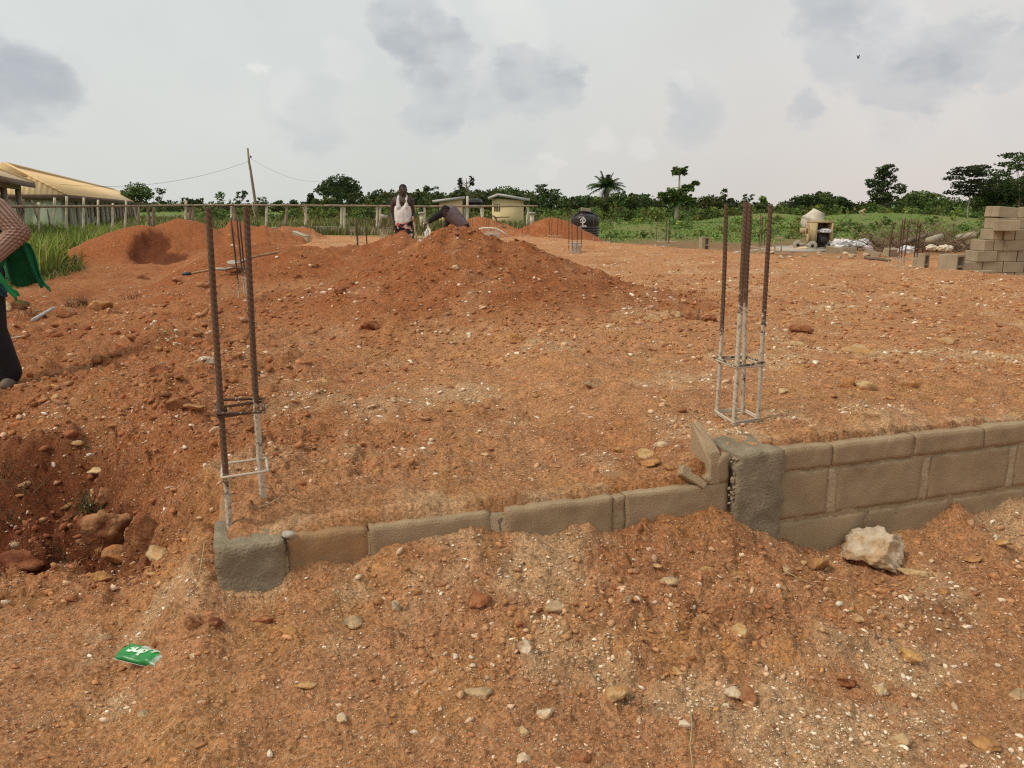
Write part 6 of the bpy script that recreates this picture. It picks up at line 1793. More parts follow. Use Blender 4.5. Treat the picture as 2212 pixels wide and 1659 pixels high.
# grasses
def grass(name, label, n, sampler, h, wpx, base, seed, tip=None, lean=.35):
    rng = np.random.default_rng(seed)
    x, y = sampler(rng, n); n = len(x)
    z = ground_z(x, y) - .02
    r = np.hypot(x, y)
    hh = (h[0] + (h[1] - h[0]) * rng.uniform(0, 1, n) ** 1.4) * (1 + .35 * noise2(x * .6, y * .6))
    a = rng.uniform(0, 2 * np.pi, n); ln = rng.uniform(.05, lean, n) * hh
    w = np.maximum(.006, wpx * r / 804.0) * .5
    dx, dy = np.cos(a), np.sin(a)
    B = np.stack([x, y, z], -1); side = np.stack([-dy * w, dx * w, 0 * w], -1)
    mid = B + np.stack([dx * ln * .35, dy * ln * .35, hh * .6], -1); top = B + np.stack([dx * ln, dy * ln, hh * rng.uniform(.85, 1, n)], -1)
    V = np.stack([B - side, B + side, mid + side * .8, mid - side * .8, top], 1).reshape(-1, 3)
    i = np.arange(n)[:, None] * 5
    c = leaf_colors(n, rng, base, .35, .2)
    if tip is not None:
        m = rng.uniform(0, 1, n) < tip[0]; c[m] = tip[1] * rng.uniform(.7, 1.2, (m.sum(), 1))
    pt = noise2(x * .35 + 3, y * .35)[:, None]; c = c * (1 + .3 * pt)
    g = Geo(); g.add(V, [i + [0, 1, 2, 3], i + [3, 2, 4]], np.repeat(c, 5, 0))
    o = g.obj(name, M['leaf']); tag(o, label, 'grass', kind='stuff')
DRY = np.array([.26, .21, .10])
def s_left(rng, n):
    y = 1 / rng.uniform(1 / 42, 1 / 13.2, n); u = rng.uniform(-260, 330, n); x = (u - CU) / FPX * y
    hs = np.zeros(n)
    for hp_ in HEAPS: hs = np.maximum(hs, heap(x, y, *hp_[:6], 1.0, hp_[8]))
    m = (grass_mask(x, y) > .35) & (hs < .02); return x[m], y[m]
grass('tall_grass', 'tall bright green grass around the pale poles on the left', 46000, s_left, (.25, .85), 1.2, np.array([.16, .22, .04]), 31, (.14, DRY), lean=.75)
def s_leftedge(rng, n):
    y = rng.uniform(12.6, 21, n); u = rng.uniform(-150, 200, n); x = (u - CU) / FPX * y
    m = (grass_mask(x, y) > .12); return x[m], y[m]
grass('short_grass', 'short grass along the left edge of the bare soil', 9000, s_leftedge, (.06, .22), 1.2, np.array([.12, .145, .035]), 32, (.25, DRY), lean=.9)
def s_back(rng, n):
    y = 1 / rng.uniform(1 / 92, 1 / 41, n); u = rng.uniform(270, 1240, n); x = (u - CU) / FPX * y
    m = grass_mask(x, y) > .4; return x[m], y[m]
grass('field_grass', 'rank yellow-green grass behind the long rail', 26000, s_back, (.25, .7), 1.3, np.array([.125, .15, .042]), 33, (.30, DRY), lean=.6)
def s_right(rng, n):
    y = 1 / rng.uniform(1 / 96, 1 / 28, n); u = rng.uniform(1230, 2420, n); x = (u - CU) / FPX * y
    m = (grass_mask(x, y) > rng.uniform(.35, 1.0, n)) & (y > 33); return x[m], y[m]
grass('field_grass', 'low green grass covering the field on the right', 32000, s_right, (.04, .12), 1.3, np.array([.13, .205, .045]), 34, (.12, DRY * .7), lean=1.0)

# weeds on the bare soil
def weed(label, u, v, n, h, col, seed, spread=.12, y=None, group='weeds on the bare soil'):
    rng = np.random.default_rng(seed)
    p = hit(u, v); g = Geo()
    for i in range(n):
        a = rng.uniform(0, 2 * np.pi); b = np.array([rng.normal(0, spread * .35), rng.normal(0, spread * .35), -.01]); L_ = h * rng.uniform(.5, 1.1); ln = rng.uniform(.2, 1.0)
        q = b + np.array([math.cos(a) * L_ * ln, math.sin(a) * L_ * ln, L_ * (1.1 - ln * .7)])
        V, F = tube(np.array([b, (b + q) / 2 + [0, 0, L_ * .15], q]), [.0022, .0018, .0008], 3); c = np.asarray(col) * rng.uniform(.6, 1.4)
        g.add(V, F, np.repeat(c[None], len(V), 0))
    o = g.obj('weed_tuft', M['leaf'], None, False, p); tag(o, label, 'weed', group)
weed('green grass tuft growing in the trench beside the big boulder', 200, 1120, 70, .14, (.10, .11, .045), 1, .16)
weed('dry grass tuft on the far slope of the trench', 75, 1075, 40, .16, (.20, .15, .08), 2, .22)
weed('sparse grass hanging at the upper left of the trench', 30, 1040, 26, .14, (.16, .13, .06), 3, .2)
weed('thin weed in the trench bottom near the left edge', 20, 1150, 30, .15, (.10, .10, .045), 4, .2)
weed('dry weeds in front of the dark slab in the trench', 150, 1235, 30, .12, (.13, .10, .055), 5, .2)
weed('dry brown weed beside the ochre stone on the left', 180, 668, 60, .22, (.10, .065, .035), 6, .25)
weed('second dry weed left of the ochre stone', 158, 672, 40, .20, (.09, .06, .03), 7, .2)
weed('small green weed on the track', 290, 652, 26, .22, (.05, .06, .025), 8, .2)
weed('dry weed tangle near the pipe', 65, 690, 40, .20, (.13, .10, .05), 9, .25)
weed('dark green leafy sprig on the soil left of the bars', 178, 712, 20, .12, (.03, .04, .02), 10, .15)
def stalk(label, pts, r=.0022):
    P = [hit(u, v) + np.array([0, 0, dz]) for u, v, dz in pts]
    c = P[0]; g = Geo(); g.add(*tube(np.array(P) - c, r, 4)); o = g.obj('dry_stalk', M['dry_stalk'], None, True, c); tag(o, label, 'stalk', 'dry stalks on the soil')
stalk('thin dry stalk lying near the bottom edge right of centre', [(1490, 1560, .012), (1494, 1590, .02), (1490, 1620, .012), (1497, 1655, .008)])
stalk('forked dry stalk below the corner column', [(430, 1275, .02), (443, 1240, .07), (447, 1225, .10)])
stalk('dry stalk at the trench rim by the left boulders', [(308 - 140, 1262, .02), (180, 1248, .05), (193, 1240, .07)])
stalk('dry straw in front of the hollow by the dark column', [(1690, 1260, .03), (1725, 1275, .02), (1760, 1285, .012)])
stalk('dry straw on the pad by the left ties', [(560, 1115, .01), (590, 1105, .02), (605, 1095, .01)])
stalk('dry straw lying on the pad above the wall', [(1130, 1022, .01), (1160, 1012, .015), (1185, 1006, .01)])
# ------------------------------------------------------------------ people
M['skin'] = material('dark_skin', (.052, .028, .019), .55, .15, 20, spec=.4)
M['hair'] = material('black_hair', (.012, .010, .010), .9, .2, 60, bump=.004, bscale=200)
M['vest'] = material('white_cotton', (.66, .63, .62), .9, .08, 12, bump=.006, bscale=18)
M['eye'] = material('eye_white', (.55, .52, .48), .4, .05, 10)
M['sweater'] = material('faded_plum_sweater', (.17, .125, .13), .95, .3, 6, color2=(.09, .065, .07), bump=.01, bscale=16)
M['sleeve_dark'] = material('black_sleeve', (.016, .013, .016), .9, .2, 10)
M['trousers'] = material('black_trousers', (.018, .015, .016), .9, .25, 10, bump=.008, bscale=14)
M['green_cloth'] = material('green_cloth', (.012, .155, .062), .8, .25, 5, bump=.008, bscale=12)
M['green_trim'] = material('green_trim', (.020, .24, .075), .8, .15, 8)
M['denim'] = material('teal_denim', (.020, .060, .078), .9, .2, 12, bump=.006, bscale=30)
M['shoe'] = material('dusty_shoe', (.15, .11, .085), .8, .3, 12)
def shorts_material():
    m = bpy.data.materials.new('patterned_cloth'); m.use_nodes = True
    nt = m.node_tree; N, L = nt.nodes, nt.links; b = N['Principled BSDF']; b.inputs['Roughness'].default_value = .9
    tc = N.new('ShaderNodeTexCoord'); v = N.new('ShaderNodeTexVoronoi'); L.new(tc.outputs['Object'], v.inputs['Vector']); v.inputs['Scale'].default_value = 15
    s = N.new('ShaderNodeSeparateColor'); L.new(v.outputs['Color'], s.inputs[0])
    r = N.new('ShaderNodeValToRGB'); L.new(s.outputs[0], r.inputs[0]); r.color_ramp.interpolation = 'CONSTANT'
    cs = [(0, (.015, .012, .014)), (.38, (.60, .10, .12)), (.58, (.65, .58, .55)), (.74, (.02, .015, .02)), (.88, (.55, .22, .22))]
    while len(r.color_ramp.elements) < len(cs): r.color_ramp.elements.new(.5)
    for e, (p, c) in zip(r.color_ramp.elements, cs): e.position = p; e.color = (*c, 1)
    L.new(r.outputs[0], b.inputs['Base Color']); return m
M['shorts'] = shorts_material()
def sleeve_material():
    m = bpy.data.materials.new('striped_knit'); m.use_nodes = True
    nt = m.node_tree; N, L = nt.nodes, nt.links; b = N['Principled BSDF']; b.inputs['Roughness'].default_value = .95; b.inputs['Specular IOR Level'].default_value = .1
    at = N.new('ShaderNodeAttribute'); at.attribute_name = 'col'; tc = N.new('ShaderNodeTexCoord')
    nz = N.new('ShaderNodeTexNoise'); L.new(tc.outputs['Object'], nz.inputs['Vector']); nz.inputs['Scale'].default_value = 90; nz.inputs['Detail'].default_value = 3
    mr = N.new('ShaderNodeMapRange'); L.new(nz.outputs['Fac'], mr.inputs[0]); mr.inputs[1].default_value = .3; mr.inputs[2].default_value = .7; mr.inputs[3].default_value = .92; mr.inputs[4].default_value = 1.08
    sc = N.new('ShaderNodeVectorMath'); sc.operation = 'SCALE'; L.new(at.outputs['Color'], sc.inputs[0]); L.new(mr.outputs[0], sc.inputs['Scale']); L.new(sc.outputs[0], b.inputs['Base Color'])
    return m
M['knit'] = sleeve_material()
def capsule(a, b, ra, rb, n=5, seg=12):
    a, b = np.asarray(a, float), np.asarray(b, float); d = b - a; L_ = np.linalg.norm(d); d = d / (L_ + 1e-9)
    k = np.linspace(.08, np.pi / 2, n)
    P = [a - d * ra * math.cos(t) for t in k] + [a + d * L_ * .5] + [b + d * rb * math.cos(t) for t in k[::-1]]
    R = [ra * math.sin(t) for t in k] + [(ra + rb) / 2] + [rb * math.sin(t) for t in k[::-1]]
    P = np.array(P)
    up = np.array([0, 0, 1.0]) if abs(d[2]) < .8 else np.array([1.0, 0, 0])
    A = np.cross(d, up); A /= np.linalg.norm(A); B = np.cross(d, A)
    th = np.linspace(0, 2 * np.pi, seg, endpoint=False)
    ring = P[:, None] + np.array(R)[:, None, None] * (np.cos(th)[None, :, None] * A + np.sin(th)[None, :, None] * B)
    V = ring.reshape(-1, 3); m = len(P)
    i = np.arange(m - 1)[:, None] * seg; j = np.arange(seg)[None]; q = (j + 1) % seg
    F = np.stack([i + j, i + q, i + seg + q, i + seg + j], -1).reshape(-1, 4)
    V = np.concatenate([V, P[:1], P[-1:]]); n0 = m * seg
    jj = np.arange(seg)
    F1 = np.stack([np.full(seg, n0), (jj + 1) % seg, jj], -1); F2 = np.stack([np.full(seg, n0 + 1), (m - 1) * seg + jj, (m - 1) * seg + (jj + 1) % seg], -1)
    return V, [F, F1, F2]
def ellipsoid(c, r, rot=(0, 0, 0)):
    V, F = ico(3); V = V * np.asarray(r)
    from mathutils import Euler
    Rm = np.array(Euler(rot).to_matrix()); return V @ Rm.T + np.asarray(c), F
def melt(name, shapes, voxel, mat, parent, smooth=2, colfn=None, dispfn=None):
    """Fuses overlapping closed shapes into one continuous skin."""
    g = Geo()
    for V, F in shapes: g.add(V, F)
    me = g.mesh(name + '_raw'); tmp = link(name + '_raw', me)
    bm = bmesh.new(); bm.from_mesh(me); bmesh.ops.recalc_face_normals(bm, faces=bm.faces); bm.to_mesh(me); bm.free()
    r = tmp.modifiers.new('r', 'REMESH'); r.mode = 'VOXEL'; r.voxel_size = voxel
    s = tmp.modifiers.new('s', 'SMOOTH'); s.iterations = smooth; s.factor = .5
    dg = bpy.context.evaluated_depsgraph_get()
    out = bpy.data.meshes.new_from_object(tmp.evaluated_get(dg)); out.name = name
    bpy.data.objects.remove(tmp); bpy.data.meshes.remove(me)
    n = len(out.vertices); P = np.zeros(n * 3, np.float32); out.vertices.foreach_get('co', P); P = P.reshape(-1, 3)
    if dispfn is not None:
        P = dispfn(P).astype(np.float32); out.vertices.foreach_set('co', P.ravel())
    if colfn is not None:
        c4 = np.ones((n, 4), np.float32); c4[:, :3] = colfn(P); a = out.attributes.new('col', 'FLOAT_COLOR', 'POINT'); a.data.foreach_set('color', c4.ravel())
    out.polygons.foreach_set('use_smooth', np.ones(len(out.polygons), bool)); out.update()
    out.materials.clear()
    return link(name, out, M[mat], parent)
def hand_shapes(w, d, palm_n, s=1.0, curl=.5, thumb=1):
    """w wrist, d unit direction of the hand, palm_n unit palm normal; five bent fingers."""
    w, d, nrm = (np.asarray(x, float) for x in (w, d, palm_n)); d /= np.linalg.norm(d); nrm = nrm - d * (nrm @ d); nrm /= np.linalg.norm(nrm); sd = np.cross(d, nrm)
    out = []
    for k in (-1, 0, 1): out.append(capsule(w + sd * k * .022 * s, w + d * .085 * s + sd * k * .026 * s, .015 * s, .014 * s))
    for k, L_ in zip((-1.5, -.5, .5, 1.5), (.066, .08, .086, .076)):
        b = w + d * .088 * s + sd * k * .019 * s; m = b + (d * math.cos(curl) + nrm * math.sin(curl)) * L_ * .5 * s; e = m + (d * math.cos(curl * 2.3) + nrm * math.sin(curl * 2.3)) * L_ * .5 * s
        out += [capsule(b - d * .01 * s, m, .0095 * s, .009 * s), capsule(m, e, .009 * s, .0075 * s)]
    b = w + d * .025 * s + sd * thumb * .03 * s; m = b + (d * .6 + sd * thumb * .6 + nrm * .4) * .042 * s; e = m + (d * .8 + nrm * .7) * .032 * s
    return out + [capsule(b, m, .0125 * s, .011 * s), capsule(m, e, .0105 * s, .008 * s)]
def head_shapes(c, f, up=(0, 0, 1), s=1.0):
    """c centre of the head, f direction the face looks."""
    c, f, up = (np.asarray(x, float) for x in (c, f, up)); f = f / np.linalg.norm(f); r = np.cross(f, up); r /= np.linalg.norm(r); u = np.cross(r, f)
    def W(a, b, h): return c + (r * a + f * b + u * h) * s
    S = [ellipsoid(W(0, -.012, .028), (.078 * s, .092 * s, .085 * s)), capsule(W(0, .03, .0), W(0, .045, -.075), .062 * s, .040 * s), capsule(W(0, -.03, -.02), W(0, .0, -.05), .068 * s, .05 * s)]
    S += [capsule(W(-.03, .083, .022), W(.03, .083, .022), .014 * s, .014 * s), capsule(W(0, .092, .01), W(0, .108, -.022), .010 * s, .017 * s), capsule(W(-.022, .084, -.055), W(.022, .084, -.055), .012 * s, .012 * s), capsule(W(-.018, .082, -.070), W(.018, .082, -.070), .010 * s, .010 * s)]
    for q in (-1, 1): S += [capsule(W(q * .078, -.01, .012), W(q * .080, -.012, -.02), .016 * s, .012 * s), capsule(W(q * .045, .055, -.025), W(q * .04, .05, -.05), .022 * s, .02 * s)]
    eyes = [W(q * .030, .088, .002) for q in (-1, 1)]
    hair = [ellipsoid(W(0, -.022, .043), (.083 * s, .092 * s, .082 * s))]
    return S, eyes, hair, W
def add_eyes(root, eyes, f, s=1.0):
    for e in eyes:
        V, F = ellipsoid(e, (.011 * s, .011 * s, .007 * s)); g = Geo(); g.add(V, F); o = g.obj('eye', M['eye'], root, True)
        f = np.asarray(f, float) / np.linalg.norm(f); V, F = ellipsoid(e + f * .008 * s, (.005 * s, .005 * s, .005 * s)); g = Geo(); g.add(V, F); g.obj('pupil', M['hair'], o, True)
SH = lambda *a: capsule(*a)

def man_standing():
    y = 17.3; k = y / FPX
    x0 = (876 - CU) * k; ztop = pixy(876, 398.5, y)[2]; z0 = ztop - 1.70
    root = empty('person', (x0, y, z0)); tag(root, 'man in a white vest and patterned shorts standing behind a heap, holding a handle', 'person')
    f = np.array([.30, -1, -.06])
    hs, eyes, hair, W = head_shapes((.015, -.02, 1.585), f)
    B = list(hs) + [SH((.0, .01, 1.42), (.012, -.008, 1.53), .062, .052)]
    B += [SH((-.085, .02, 1.34), (.075, .0, 1.34), .115, .115), SH((-.06, .01, 1.20), (.06, .0, 1.20), .105, .105), SH((-.05, .01, 1.05), (.05, .0, 1.05), .10, .10), SH((-.07, .01, .93), (.07, .0, .93), .105, .105)]
    B += [SH((-.15, .02, 1.405), (.135, .0, 1.40), .055, .055)]
    LS, LE, LW = np.array([-.185, .03, 1.38]), np.array([-.262, .06, 1.11]), np.array([-.205, -.075, .90])
    RS, RE, RW = np.array([.165, -.01, 1.38]), np.array([.215, .03, 1.11]), np.array([.225, -.085, .875])
    B += [SH(LS, LS, .062, .062), SH(LS, LE, .056, .044), SH(LE, LW, .045, .030), SH(RS, RS, .062, .062), SH(RS, RE, .056, .044), SH(RE, RW, .045, .030)]
    B += hand_shapes(LW, (.25, -.35, -1), (.9, .2, .1), 1.0, .55, -1) + hand_shapes(RW, (.15, -.25, -1), (-.7, -.5, .1), 1.0, 1.0, 1)
    for q in (-1, 1):
        hp_, kn, an = np.array([q * .09, .01, .90]), np.array([q * .115, -.02, .49]), np.array([q * .125, .03, .09])
        B += [SH(hp_, kn, .088, .058), SH(kn, an, .056, .036), SH(an, an + [q * .03, -.15, -.055], .038, .030), SH(an + [0, .03, -.05], an + [q * .01, -.05, -.055], .036, .034)]
    melt('body', B, .010, 'skin', root, 2)
    hr = melt('hair', hair, .009, 'hair', root, 2, dispfn=lambda P: P)
    # keep the hair above the brow
    me = hr.data; n = len(me.vertices); P = np.zeros(n * 3, np.float32); me.vertices.foreach_get('co', P); P = P.reshape(-1, 3)
    fn = f / np.linalg.norm(f); fr = (P - np.array([.015, -.02, 1.585])) @ fn
    P[:, 2] = np.maximum(P[:, 2], 1.585 + .030 * sstep(-.02, .06, fr) + .012 - .05 * sstep(.0, -.07, fr)); P -= (fn[None] * np.clip(fr - .060, 0, None)[:, None]).astype(np.float32); me.vertices.foreach_set('co', P.ravel()); me.update()
    add_eyes(root, eyes, f)
    S = [SH((-.068, .015, 1.19), (-.060, .01, .965), .124, .126), SH((.062, -.002, 1.19), (.060, .0, .96), .122, .126), SH((0, -.006, 1.14), (0, -.005, .955), .130, .130)]
    for q, xx in ((-1, -.088), (1, .085)):
        S += [SH((xx * .95, -.088, 1.24), (xx, -.068, 1.41), .050, .030), SH((xx * .95, .09, 1.24), (xx, .075, 1.38), .05, .03), SH((xx, -.058, 1.41), (xx, .03, 1.462), .026, .024), SH((xx, .03, 1.462), (xx * .9, .09, 1.34), .024, .034)]
    melt('vest', S, .011, 'vest', root, 3, dispfn=lambda P: P + (.010 * np.abs(fbm(P[:, 0] * 9, P[:, 2] * 4, 2)))[:, None] * np.array([0, -1, 0]) * (P[:, 2] < 1.25)[:, None])
    S = [SH((-.07, .012, .90), (.07, .002, .90), .122, .124)]
    for q in (-1, 1): S += [SH((q * .085, .01, .86), (q * .118, -.012, .56), .108, .105)]
    melt('shorts', S, .012, 'shorts', root, 3, dispfn=lambda P: P * (1 + .03 * noise2(P[:, 0] * 14, P[:, 2] * 6))[:, None] * [1, 1, 0] + P * [0, 0, 1])
    # the handle he holds: a shovel standing in the soil
    h = np.array([x0, y, z0]) + RW + np.array([.022, -.055, -.07])
    tipp = np.array([x0 + .34, y - .30, z0 + .10])
    top = h + (h - tipp) / np.linalg.norm(h - tipp) * .16
    shovel('shovel held upright by the man in the white vest', tipp, top, 'handle')
man_standing()

def man_bending():
    y = 16.6; k = y / FPX
    x0 = (1000 - CU) * k
    def Q(u, v, dy=0.0):
        p = pixy(u, v, y); return np.array([p[0] - x0, dy, p[2]])
    zf = .32
    root = empty('person', (x0, y, 0)); tag(root, 'man in a dark sweater bending forward over the heap', 'person')
    f = np.array([-.55, -.55, -.62])
    hc = Q(964.5, 457, -.16)
    up = np.array([-.55, -.25, .55])
    hs, eyes, hair, W = head_shapes(hc, f, up)
    S1, S2 = Q(961, 458, -.13), Q(968, 459, .20)
    hip1, hip2 = Q(1002, 489, -.09), Q(1001, 489, .10)
    neck = Q(968, 456, .0)
    E1_, H1_ = Q(942, 469, -.22), Q(928, 479.5, -.24)
    E2_, H2_ = Q(966, 485, .10), Q(958, 503, -.05)
    B = list(hs) + [SH(neck, hc + np.array([.03, .05, .0]), .060, .055)]
    B += [SH(S1 * .5 + S2 * .5, (hip1 + hip2) / 2, .11, .11), SH(S1, S2, .07, .07), SH(S1, E1_, .055, .044), SH(E1_, H1_, .044, .030), SH(S2, E2_, .055, .044), SH(E2_, H2_, .044, .030)]
    d = (H1_ - E1_); B += hand_shapes(H1_, d / np.linalg.norm(d), (.3, -.2, -.9), 1.05, .7, 1)
    d = (H2_ - E2_); B += hand_shapes(H2_, d / np.linalg.norm(d), (-.9, -.2, .0), 1.0, .6, -1)
    for hp_, q in ((hip1, -1), (hip2, 1)):
        kn = np.array([hp_[0] - .07, hp_[1] + q * .03, .70]); an = np.array([hp_[0] + .06, hp_[1] + q * .05, zf + .09])
        B += [SH(hp_, kn, .09, .06), SH(kn, an, .056, .038), SH(an, an + [-.14, -.03, -.055], .038, .03)]
    melt('body', B, .010, 'skin', root, 2)
    melt('hair', hair + [ellipsoid(W(0, -.03, .03), (.086, .092, .084))], .009, 'hair', root, 2)
    mid = (S1 + S2) / 2
    T_ = [SH(S1 + [.02, .02, .01], hip1 + [-.01, 0, .02], .125, .125), SH(S2 + [.02, -.03, .0], hip2 + [-.01, 0, .02], .125, .125), SH(S1, S2, .095, .09), SH(mid + [.10, 0, -.02], (hip1 + hip2) / 2 + [-.05, 0, .02], .165, .15)]
    melt('sweater', T_, .013, 'sweater', root, 3, dispfn=lambda P: P + (.010 * fbm(P[:, 0] * 8, P[:, 2] * 8 + P[:, 1] * 4, 2))[:, None] * np.array([.3, -.4, .8]))
    melt('sleeve', [SH(S1 + [-.01, -.01, 0], E1_, .085, .066), SH(E1_, E1_ + (H1_ - E1_) * .72, .066, .05)], .012, 'sleeve_dark', root, 2)
    melt('sleeve', [SH(S2, E2_, .08, .066), SH(E2_, E2_ + (H2_ - E2_) * .75, .066, .05)], .012, 'sleeve_dark', root, 2)
    S = [SH(hip1 + [0, 0, .0], hip2, .125, .125)]
    for hp_, q in ((hip1, -1), (hip2, 1)):
        kn = np.array([hp_[0] - .07, hp_[1] + q * .03, .70]); an = np.array([hp_[0] + .06, hp_[1] + q * .05, zf + .12])
        S += [SH(hp_, kn, .112, .082), SH(kn, an, .08, .07)]
    melt('trousers', S, .013, 'trousers', root, 3)
    # what he pulls at: a pale strip with a crumpled sack
    H = np.array([x0, y, 0]) + H1_ + np.array([-.03, -.02, -.06])
    P = np.array([H + [0, 0, .06], H + [.03, -.02, -.05], pixy(928.5, 497, y - .3), pixy(930, 508, y - .35), pixy(926, 516, y - .4)])
    g = Geo(); g.add(*tube(P - P[0], [.016, .02, .024, .024, .02], 7)); o = g.obj('rope', M['rope'], None, True, P[0]); tag(o, 'pale strip of rope pulled up by the bending man', 'rope')
    cloth_lump('sack', 'small crumpled black and white sack at the end of the rope', 924, 514, y - .2, .11, .17, .1, 44, cat='sack', sharp=.35)
man_bending()

def man_left():
    y = 6.2
    fx = pixy(14, 826, y); z0 = gz(fx[0], y)
    x0 = (-42 - CU) / FPX * y * math.cos(PITCH) * 1.0
    x0 = pixy(-42, 600, y)[0]
    root = empty('person', (x0, y, z0)); tag(root, 'man in a striped long-sleeved top and flaring green bib at the left edge', 'person')
    def Q(u, v, dy=0.0): p = pixy(u, v, y); return np.array([p[0] - x0, dy, p[2] - z0])
    Sh, El, Wr = Q(-4, 452, -.02), Q(44, 502, -.02), Q(6, 562, -.20)
    zs = Sh[2]
    cx = .0
    hs, eyes, hair, W = head_shapes((-.06, -.05, zs + .20), (-.8, -.6, -.1))
    B = list(hs) + [SH((-.03, 0, zs + .0), (-.05, -.03, zs + .14), .065, .055)]
    B += [SH((-.08, 0, zs - .10), (.07, 0, zs - .10), .12, .12), SH((-.06, 0, zs - .32), (.05, 0, zs - .32), .11, .11), SH((-.07, 0, .90), (.06, 0, .90), .115, .115)]
    LS = np.array([-.21, .03, zs - .02]); LE_ = np.array([-.30, -.03, zs - .30]); LW_ = np.array([-.16, -.24, zs - .42])
    B += [SH(Sh, El, .055, .046), SH(El, Wr, .046, .032), SH(LS, LE_, .055, .046), SH(LE_, LW_, .046, .032)]
    d = Wr - El; B += hand_shapes(Wr, d / np.linalg.norm(d), (-.8, -.3, .2), 1.0, .5, 1)
    d = LW_ - LE_; B += hand_shapes(LW_, d / np.linalg.norm(d), (.2, .2, -.9), 1.0, .5, -1)
    Kn, An = Q(-2, 705, -.06), Q(14, 800, .02)
    An[2] = .10
    Kn2, An2 = np.array([-.24, -.08, .52]), np.array([-.30, .08, .10])
    legs = ((np.array([.05, 0, .88]), Kn, An), (np.array([-.12, 0, .88]), Kn2, An2))
    for h, kn, an in legs: B += [SH(h, kn, .09, .06), SH(kn, an, .056, .040)]
    melt('body', B, .011, 'skin', root, 2)
    melt('hair', hair, .010, 'hair', root, 2)
    for h, kn, an in legs:
        shp = [SH(an + [.0, .02, -.045], an + [.045, -.13, -.055], .048, .042), SH(an + [.0, .01, -.02], an + [0, 0, .06], .05, .046)]
        melt('shoe', shp, .010, 'shoe', root, 2)
    S = [SH((-.10, 0, .90), (.05, 0, .90), .13, .125)]
    for h, kn, an in legs: S += [SH(h, kn, .115, .088), SH(kn, an + [0, 0, .02], .085, .098)]
    melt('trousers', S, .013, 'trousers', root, 3, dispfn=lambda P: P + (.010 * fbm(P[:, 0] * 7, P[:, 2] * 5, 2))[:, None] * np.array([.6, -.7, 0]))
    # knitted top with stripes that run along the arm
    T_ = [SH((-.09, 0, zs - .09), (.08, 0, zs - .09), .138, .138), SH((-.08, 0, zs - .34), (.06, 0, zs - .34), .13, .13), SH((-.19, .02, zs - .01), Sh + [-.03, 0, .01], .075, .075)]
    def cf(P):
        a = np.arctan2(P[:, 1], P[:, 0]) * 9 + P[:, 2] * 3
        w = sstep(.5, .9, np.sin(a * 2))[:, None]
        return np.array([[.25, .135, .105]]) * (1 - w) + np.array([[.40, .27, .21]]) * w
    melt('knit_top', T_, .014, 'knit', root, 3, colfn=cf)
    ax = [(Sh, El), (El, Wr)]
    def arm_col(P):
        t = [np.clip(((P - a) @ (b - a)) / ((b - a) @ (b - a)), 0, 1) for a, b in ax]
        D = [np.linalg.norm(P - (a + tt[:, None] * (b - a)), axis=1) for (a, b), tt in zip(ax, t)]
        sel = D[0] < D[1]
        out = np.zeros((len(P), 3))
        for i, (a, b) in enumerate(ax):
            d = (b - a) / np.linalg.norm(b - a); e = np.cross(d, [0, 1, 0]); e /= np.linalg.norm(e); h = np.cross(d, e)
            r = P - a; an_ = np.arctan2(r @ h, r @ e)
            w = sstep(.35, .85, np.sin(an_ * 17))[:, None]; w2 = (np.abs(np.sin(an_ * .5 + 1.1)) < .10)[:, None]
            c = np.array([[.225, .125, .09]]) * (1 - w) + np.array([[.44, .32, .25]]) * w
            c = np.where(w2, np.array([[.55, .42, .35]]), c)
            m = sel if i == 0 else ~sel; out[m] = c[m]
        return out
    def folds(P):
        dE = np.linalg.norm(P - El, axis=1)
        q = (P - El) @ ((Sh - El) / np.linalg.norm(Sh - El) - (Wr - El) / np.linalg.norm(Wr - El))
        k_ = np.exp(-(dE / .11) ** 2) * .011 * np.sin(q * 170)
        k2 = .003 * fbm(P[:, 0] * 10, P[:, 2] * 10, 2)
        dirv = P - (El * .6 + (Sh + Wr) * .2); dirv /= np.linalg.norm(dirv, axis=1)[:, None] + 1e-6
        return P + dirv * (k_ + k2)[:, None]
    melt('sleeve', [SH(Sh, El, .092, .076), SH(El, Wr, .078, .066)], .0065, 'knit', root, 2, colfn=arm_col, dispfn=folds)
    melt('sleeve', [SH(LS, LE_, .085, .072), SH(LE_, LW_, .072, .058)], .011, 'knit', root, 2, colfn=cf)
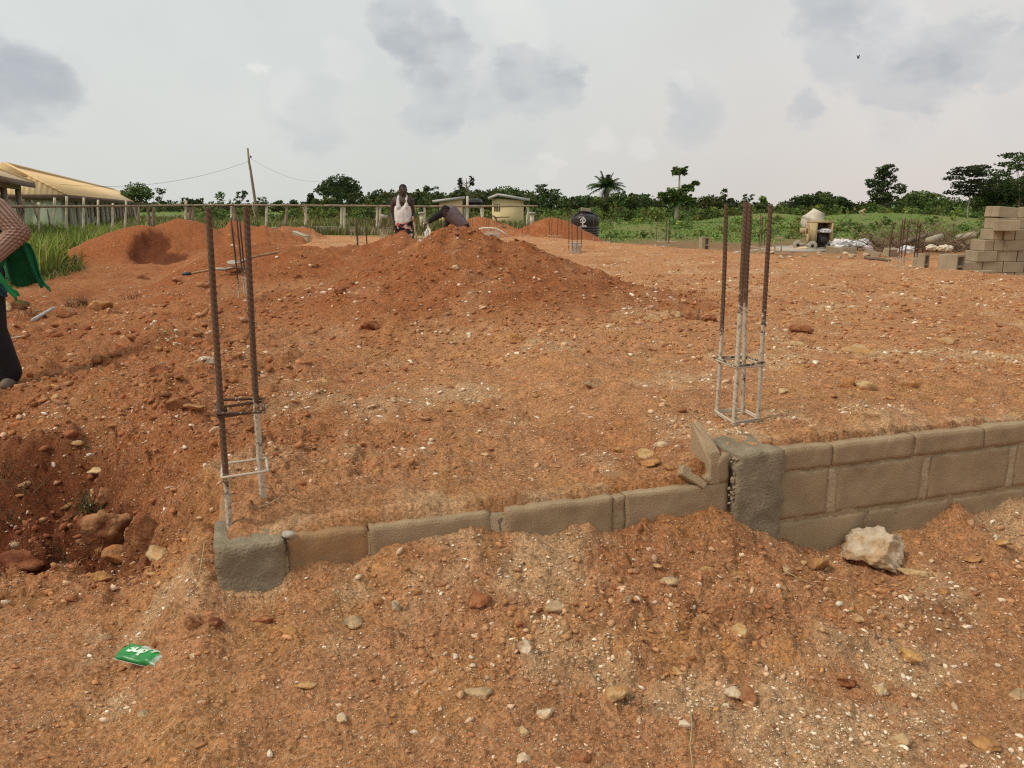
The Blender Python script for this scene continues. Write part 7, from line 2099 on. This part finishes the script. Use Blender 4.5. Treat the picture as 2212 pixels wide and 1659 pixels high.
    # bib: a front panel over the chest, a tail blown out to the right and its lighter edge strip
    def panel(name, top, hem, mat, fold, seed, th=.005, nu=40, nv=22, ragged=.012):
        """cloth between two edge curves (lists of points), with folds that deepen towards the hem"""
        def curve(C, n):
            C = np.array(C); t = np.linspace(0, len(C) - 1, n); i = np.clip(t.astype(int), 0, len(C) - 2); f = (t - i)[:, None]
            return C[i] * (1 - f) + C[i + 1] * f
        A, B2 = curve(top, nu), curve(hem, nu)
        t = np.linspace(0, 1, nv)[:, None, None]
        P = A[None] * (1 - t) + B2[None] * t
        uu = np.linspace(0, 1, nu)[None]; tt = t[..., 0]
        P[..., 1] += fold * (.25 + tt) * np.sin(uu * 15 + seed + tt * 1.6) + .5 * fold * tt * np.sin(uu * 33 + 2 * seed - tt * 2)
        P[..., 0] += .018 * np.sin(tt * 5 + seed) * uu + .4 * fold * tt * np.cos(uu * 15 + seed)
        P[..., 2] += ragged * tt ** 3 * (np.sin(uu * 21 + seed) + noise2(uu * 9 + seed, tt * 3)) - .03 * np.sin(np.pi * tt) * uu
        i = np.arange(nv - 1)[:, None] * nu; j = np.arange(nu - 1)[None]
        me = mesh(name, P.reshape(-1, 3), np.stack([i + j, i + j + 1, i + nu + j + 1, i + nu + j], -1).reshape(-1, 4), None, True)
        o = link(name, me, M[mat], root); sm = o.modifiers.new('thick', 'SOLIDIFY'); sm.thickness = th
        return o
    panel('bib_tail', [Q(-40, 505, .15), Q(10, 512, .13), Q(46, 530, .10)], [Q(-40, 612, .28), Q(15, 622, .24), Q(60, 620, .20), Q(80, 622, .14), Q(84, 632, .11), Q(99, 627, .12)], 'green_cloth', .028, 1.0)
    panel('bib_tail', [Q(-30, 545, -.16), Q(4, 551, -.17)], [Q(-10, 600, -.21), Q(20, 600, -.20), Q(40, 612, -.15)], 'green_cloth', .012, 2.0)
    panel('bib_trim', [Q(-8, 552, -.215), Q(9, 553, -.215)], [Q(53, 626, -.185), Q(69, 641, -.175), Q(75, 627, -.175)], 'green_trim', .006, .4, nu=14)
    panel('shirt_tail', [Q(-60, 560, -.14), Q(20, 575, -.12)], [Q(-60, 634, -.19), Q(0, 636, -.19), Q(28, 635, -.15), Q(46, 628, -.09)], 'denim', .014, 2.2)
    S = [SH((-.08, -.012, zs - .14), (.07, -.012, zs - .14), .146, .146), SH((-.07, -.008, zs - .36), (.055, -.008, zs - .36), .140, .14)]
    melt('bib', S, .014, 'green_cloth', root, 3)
man_left()
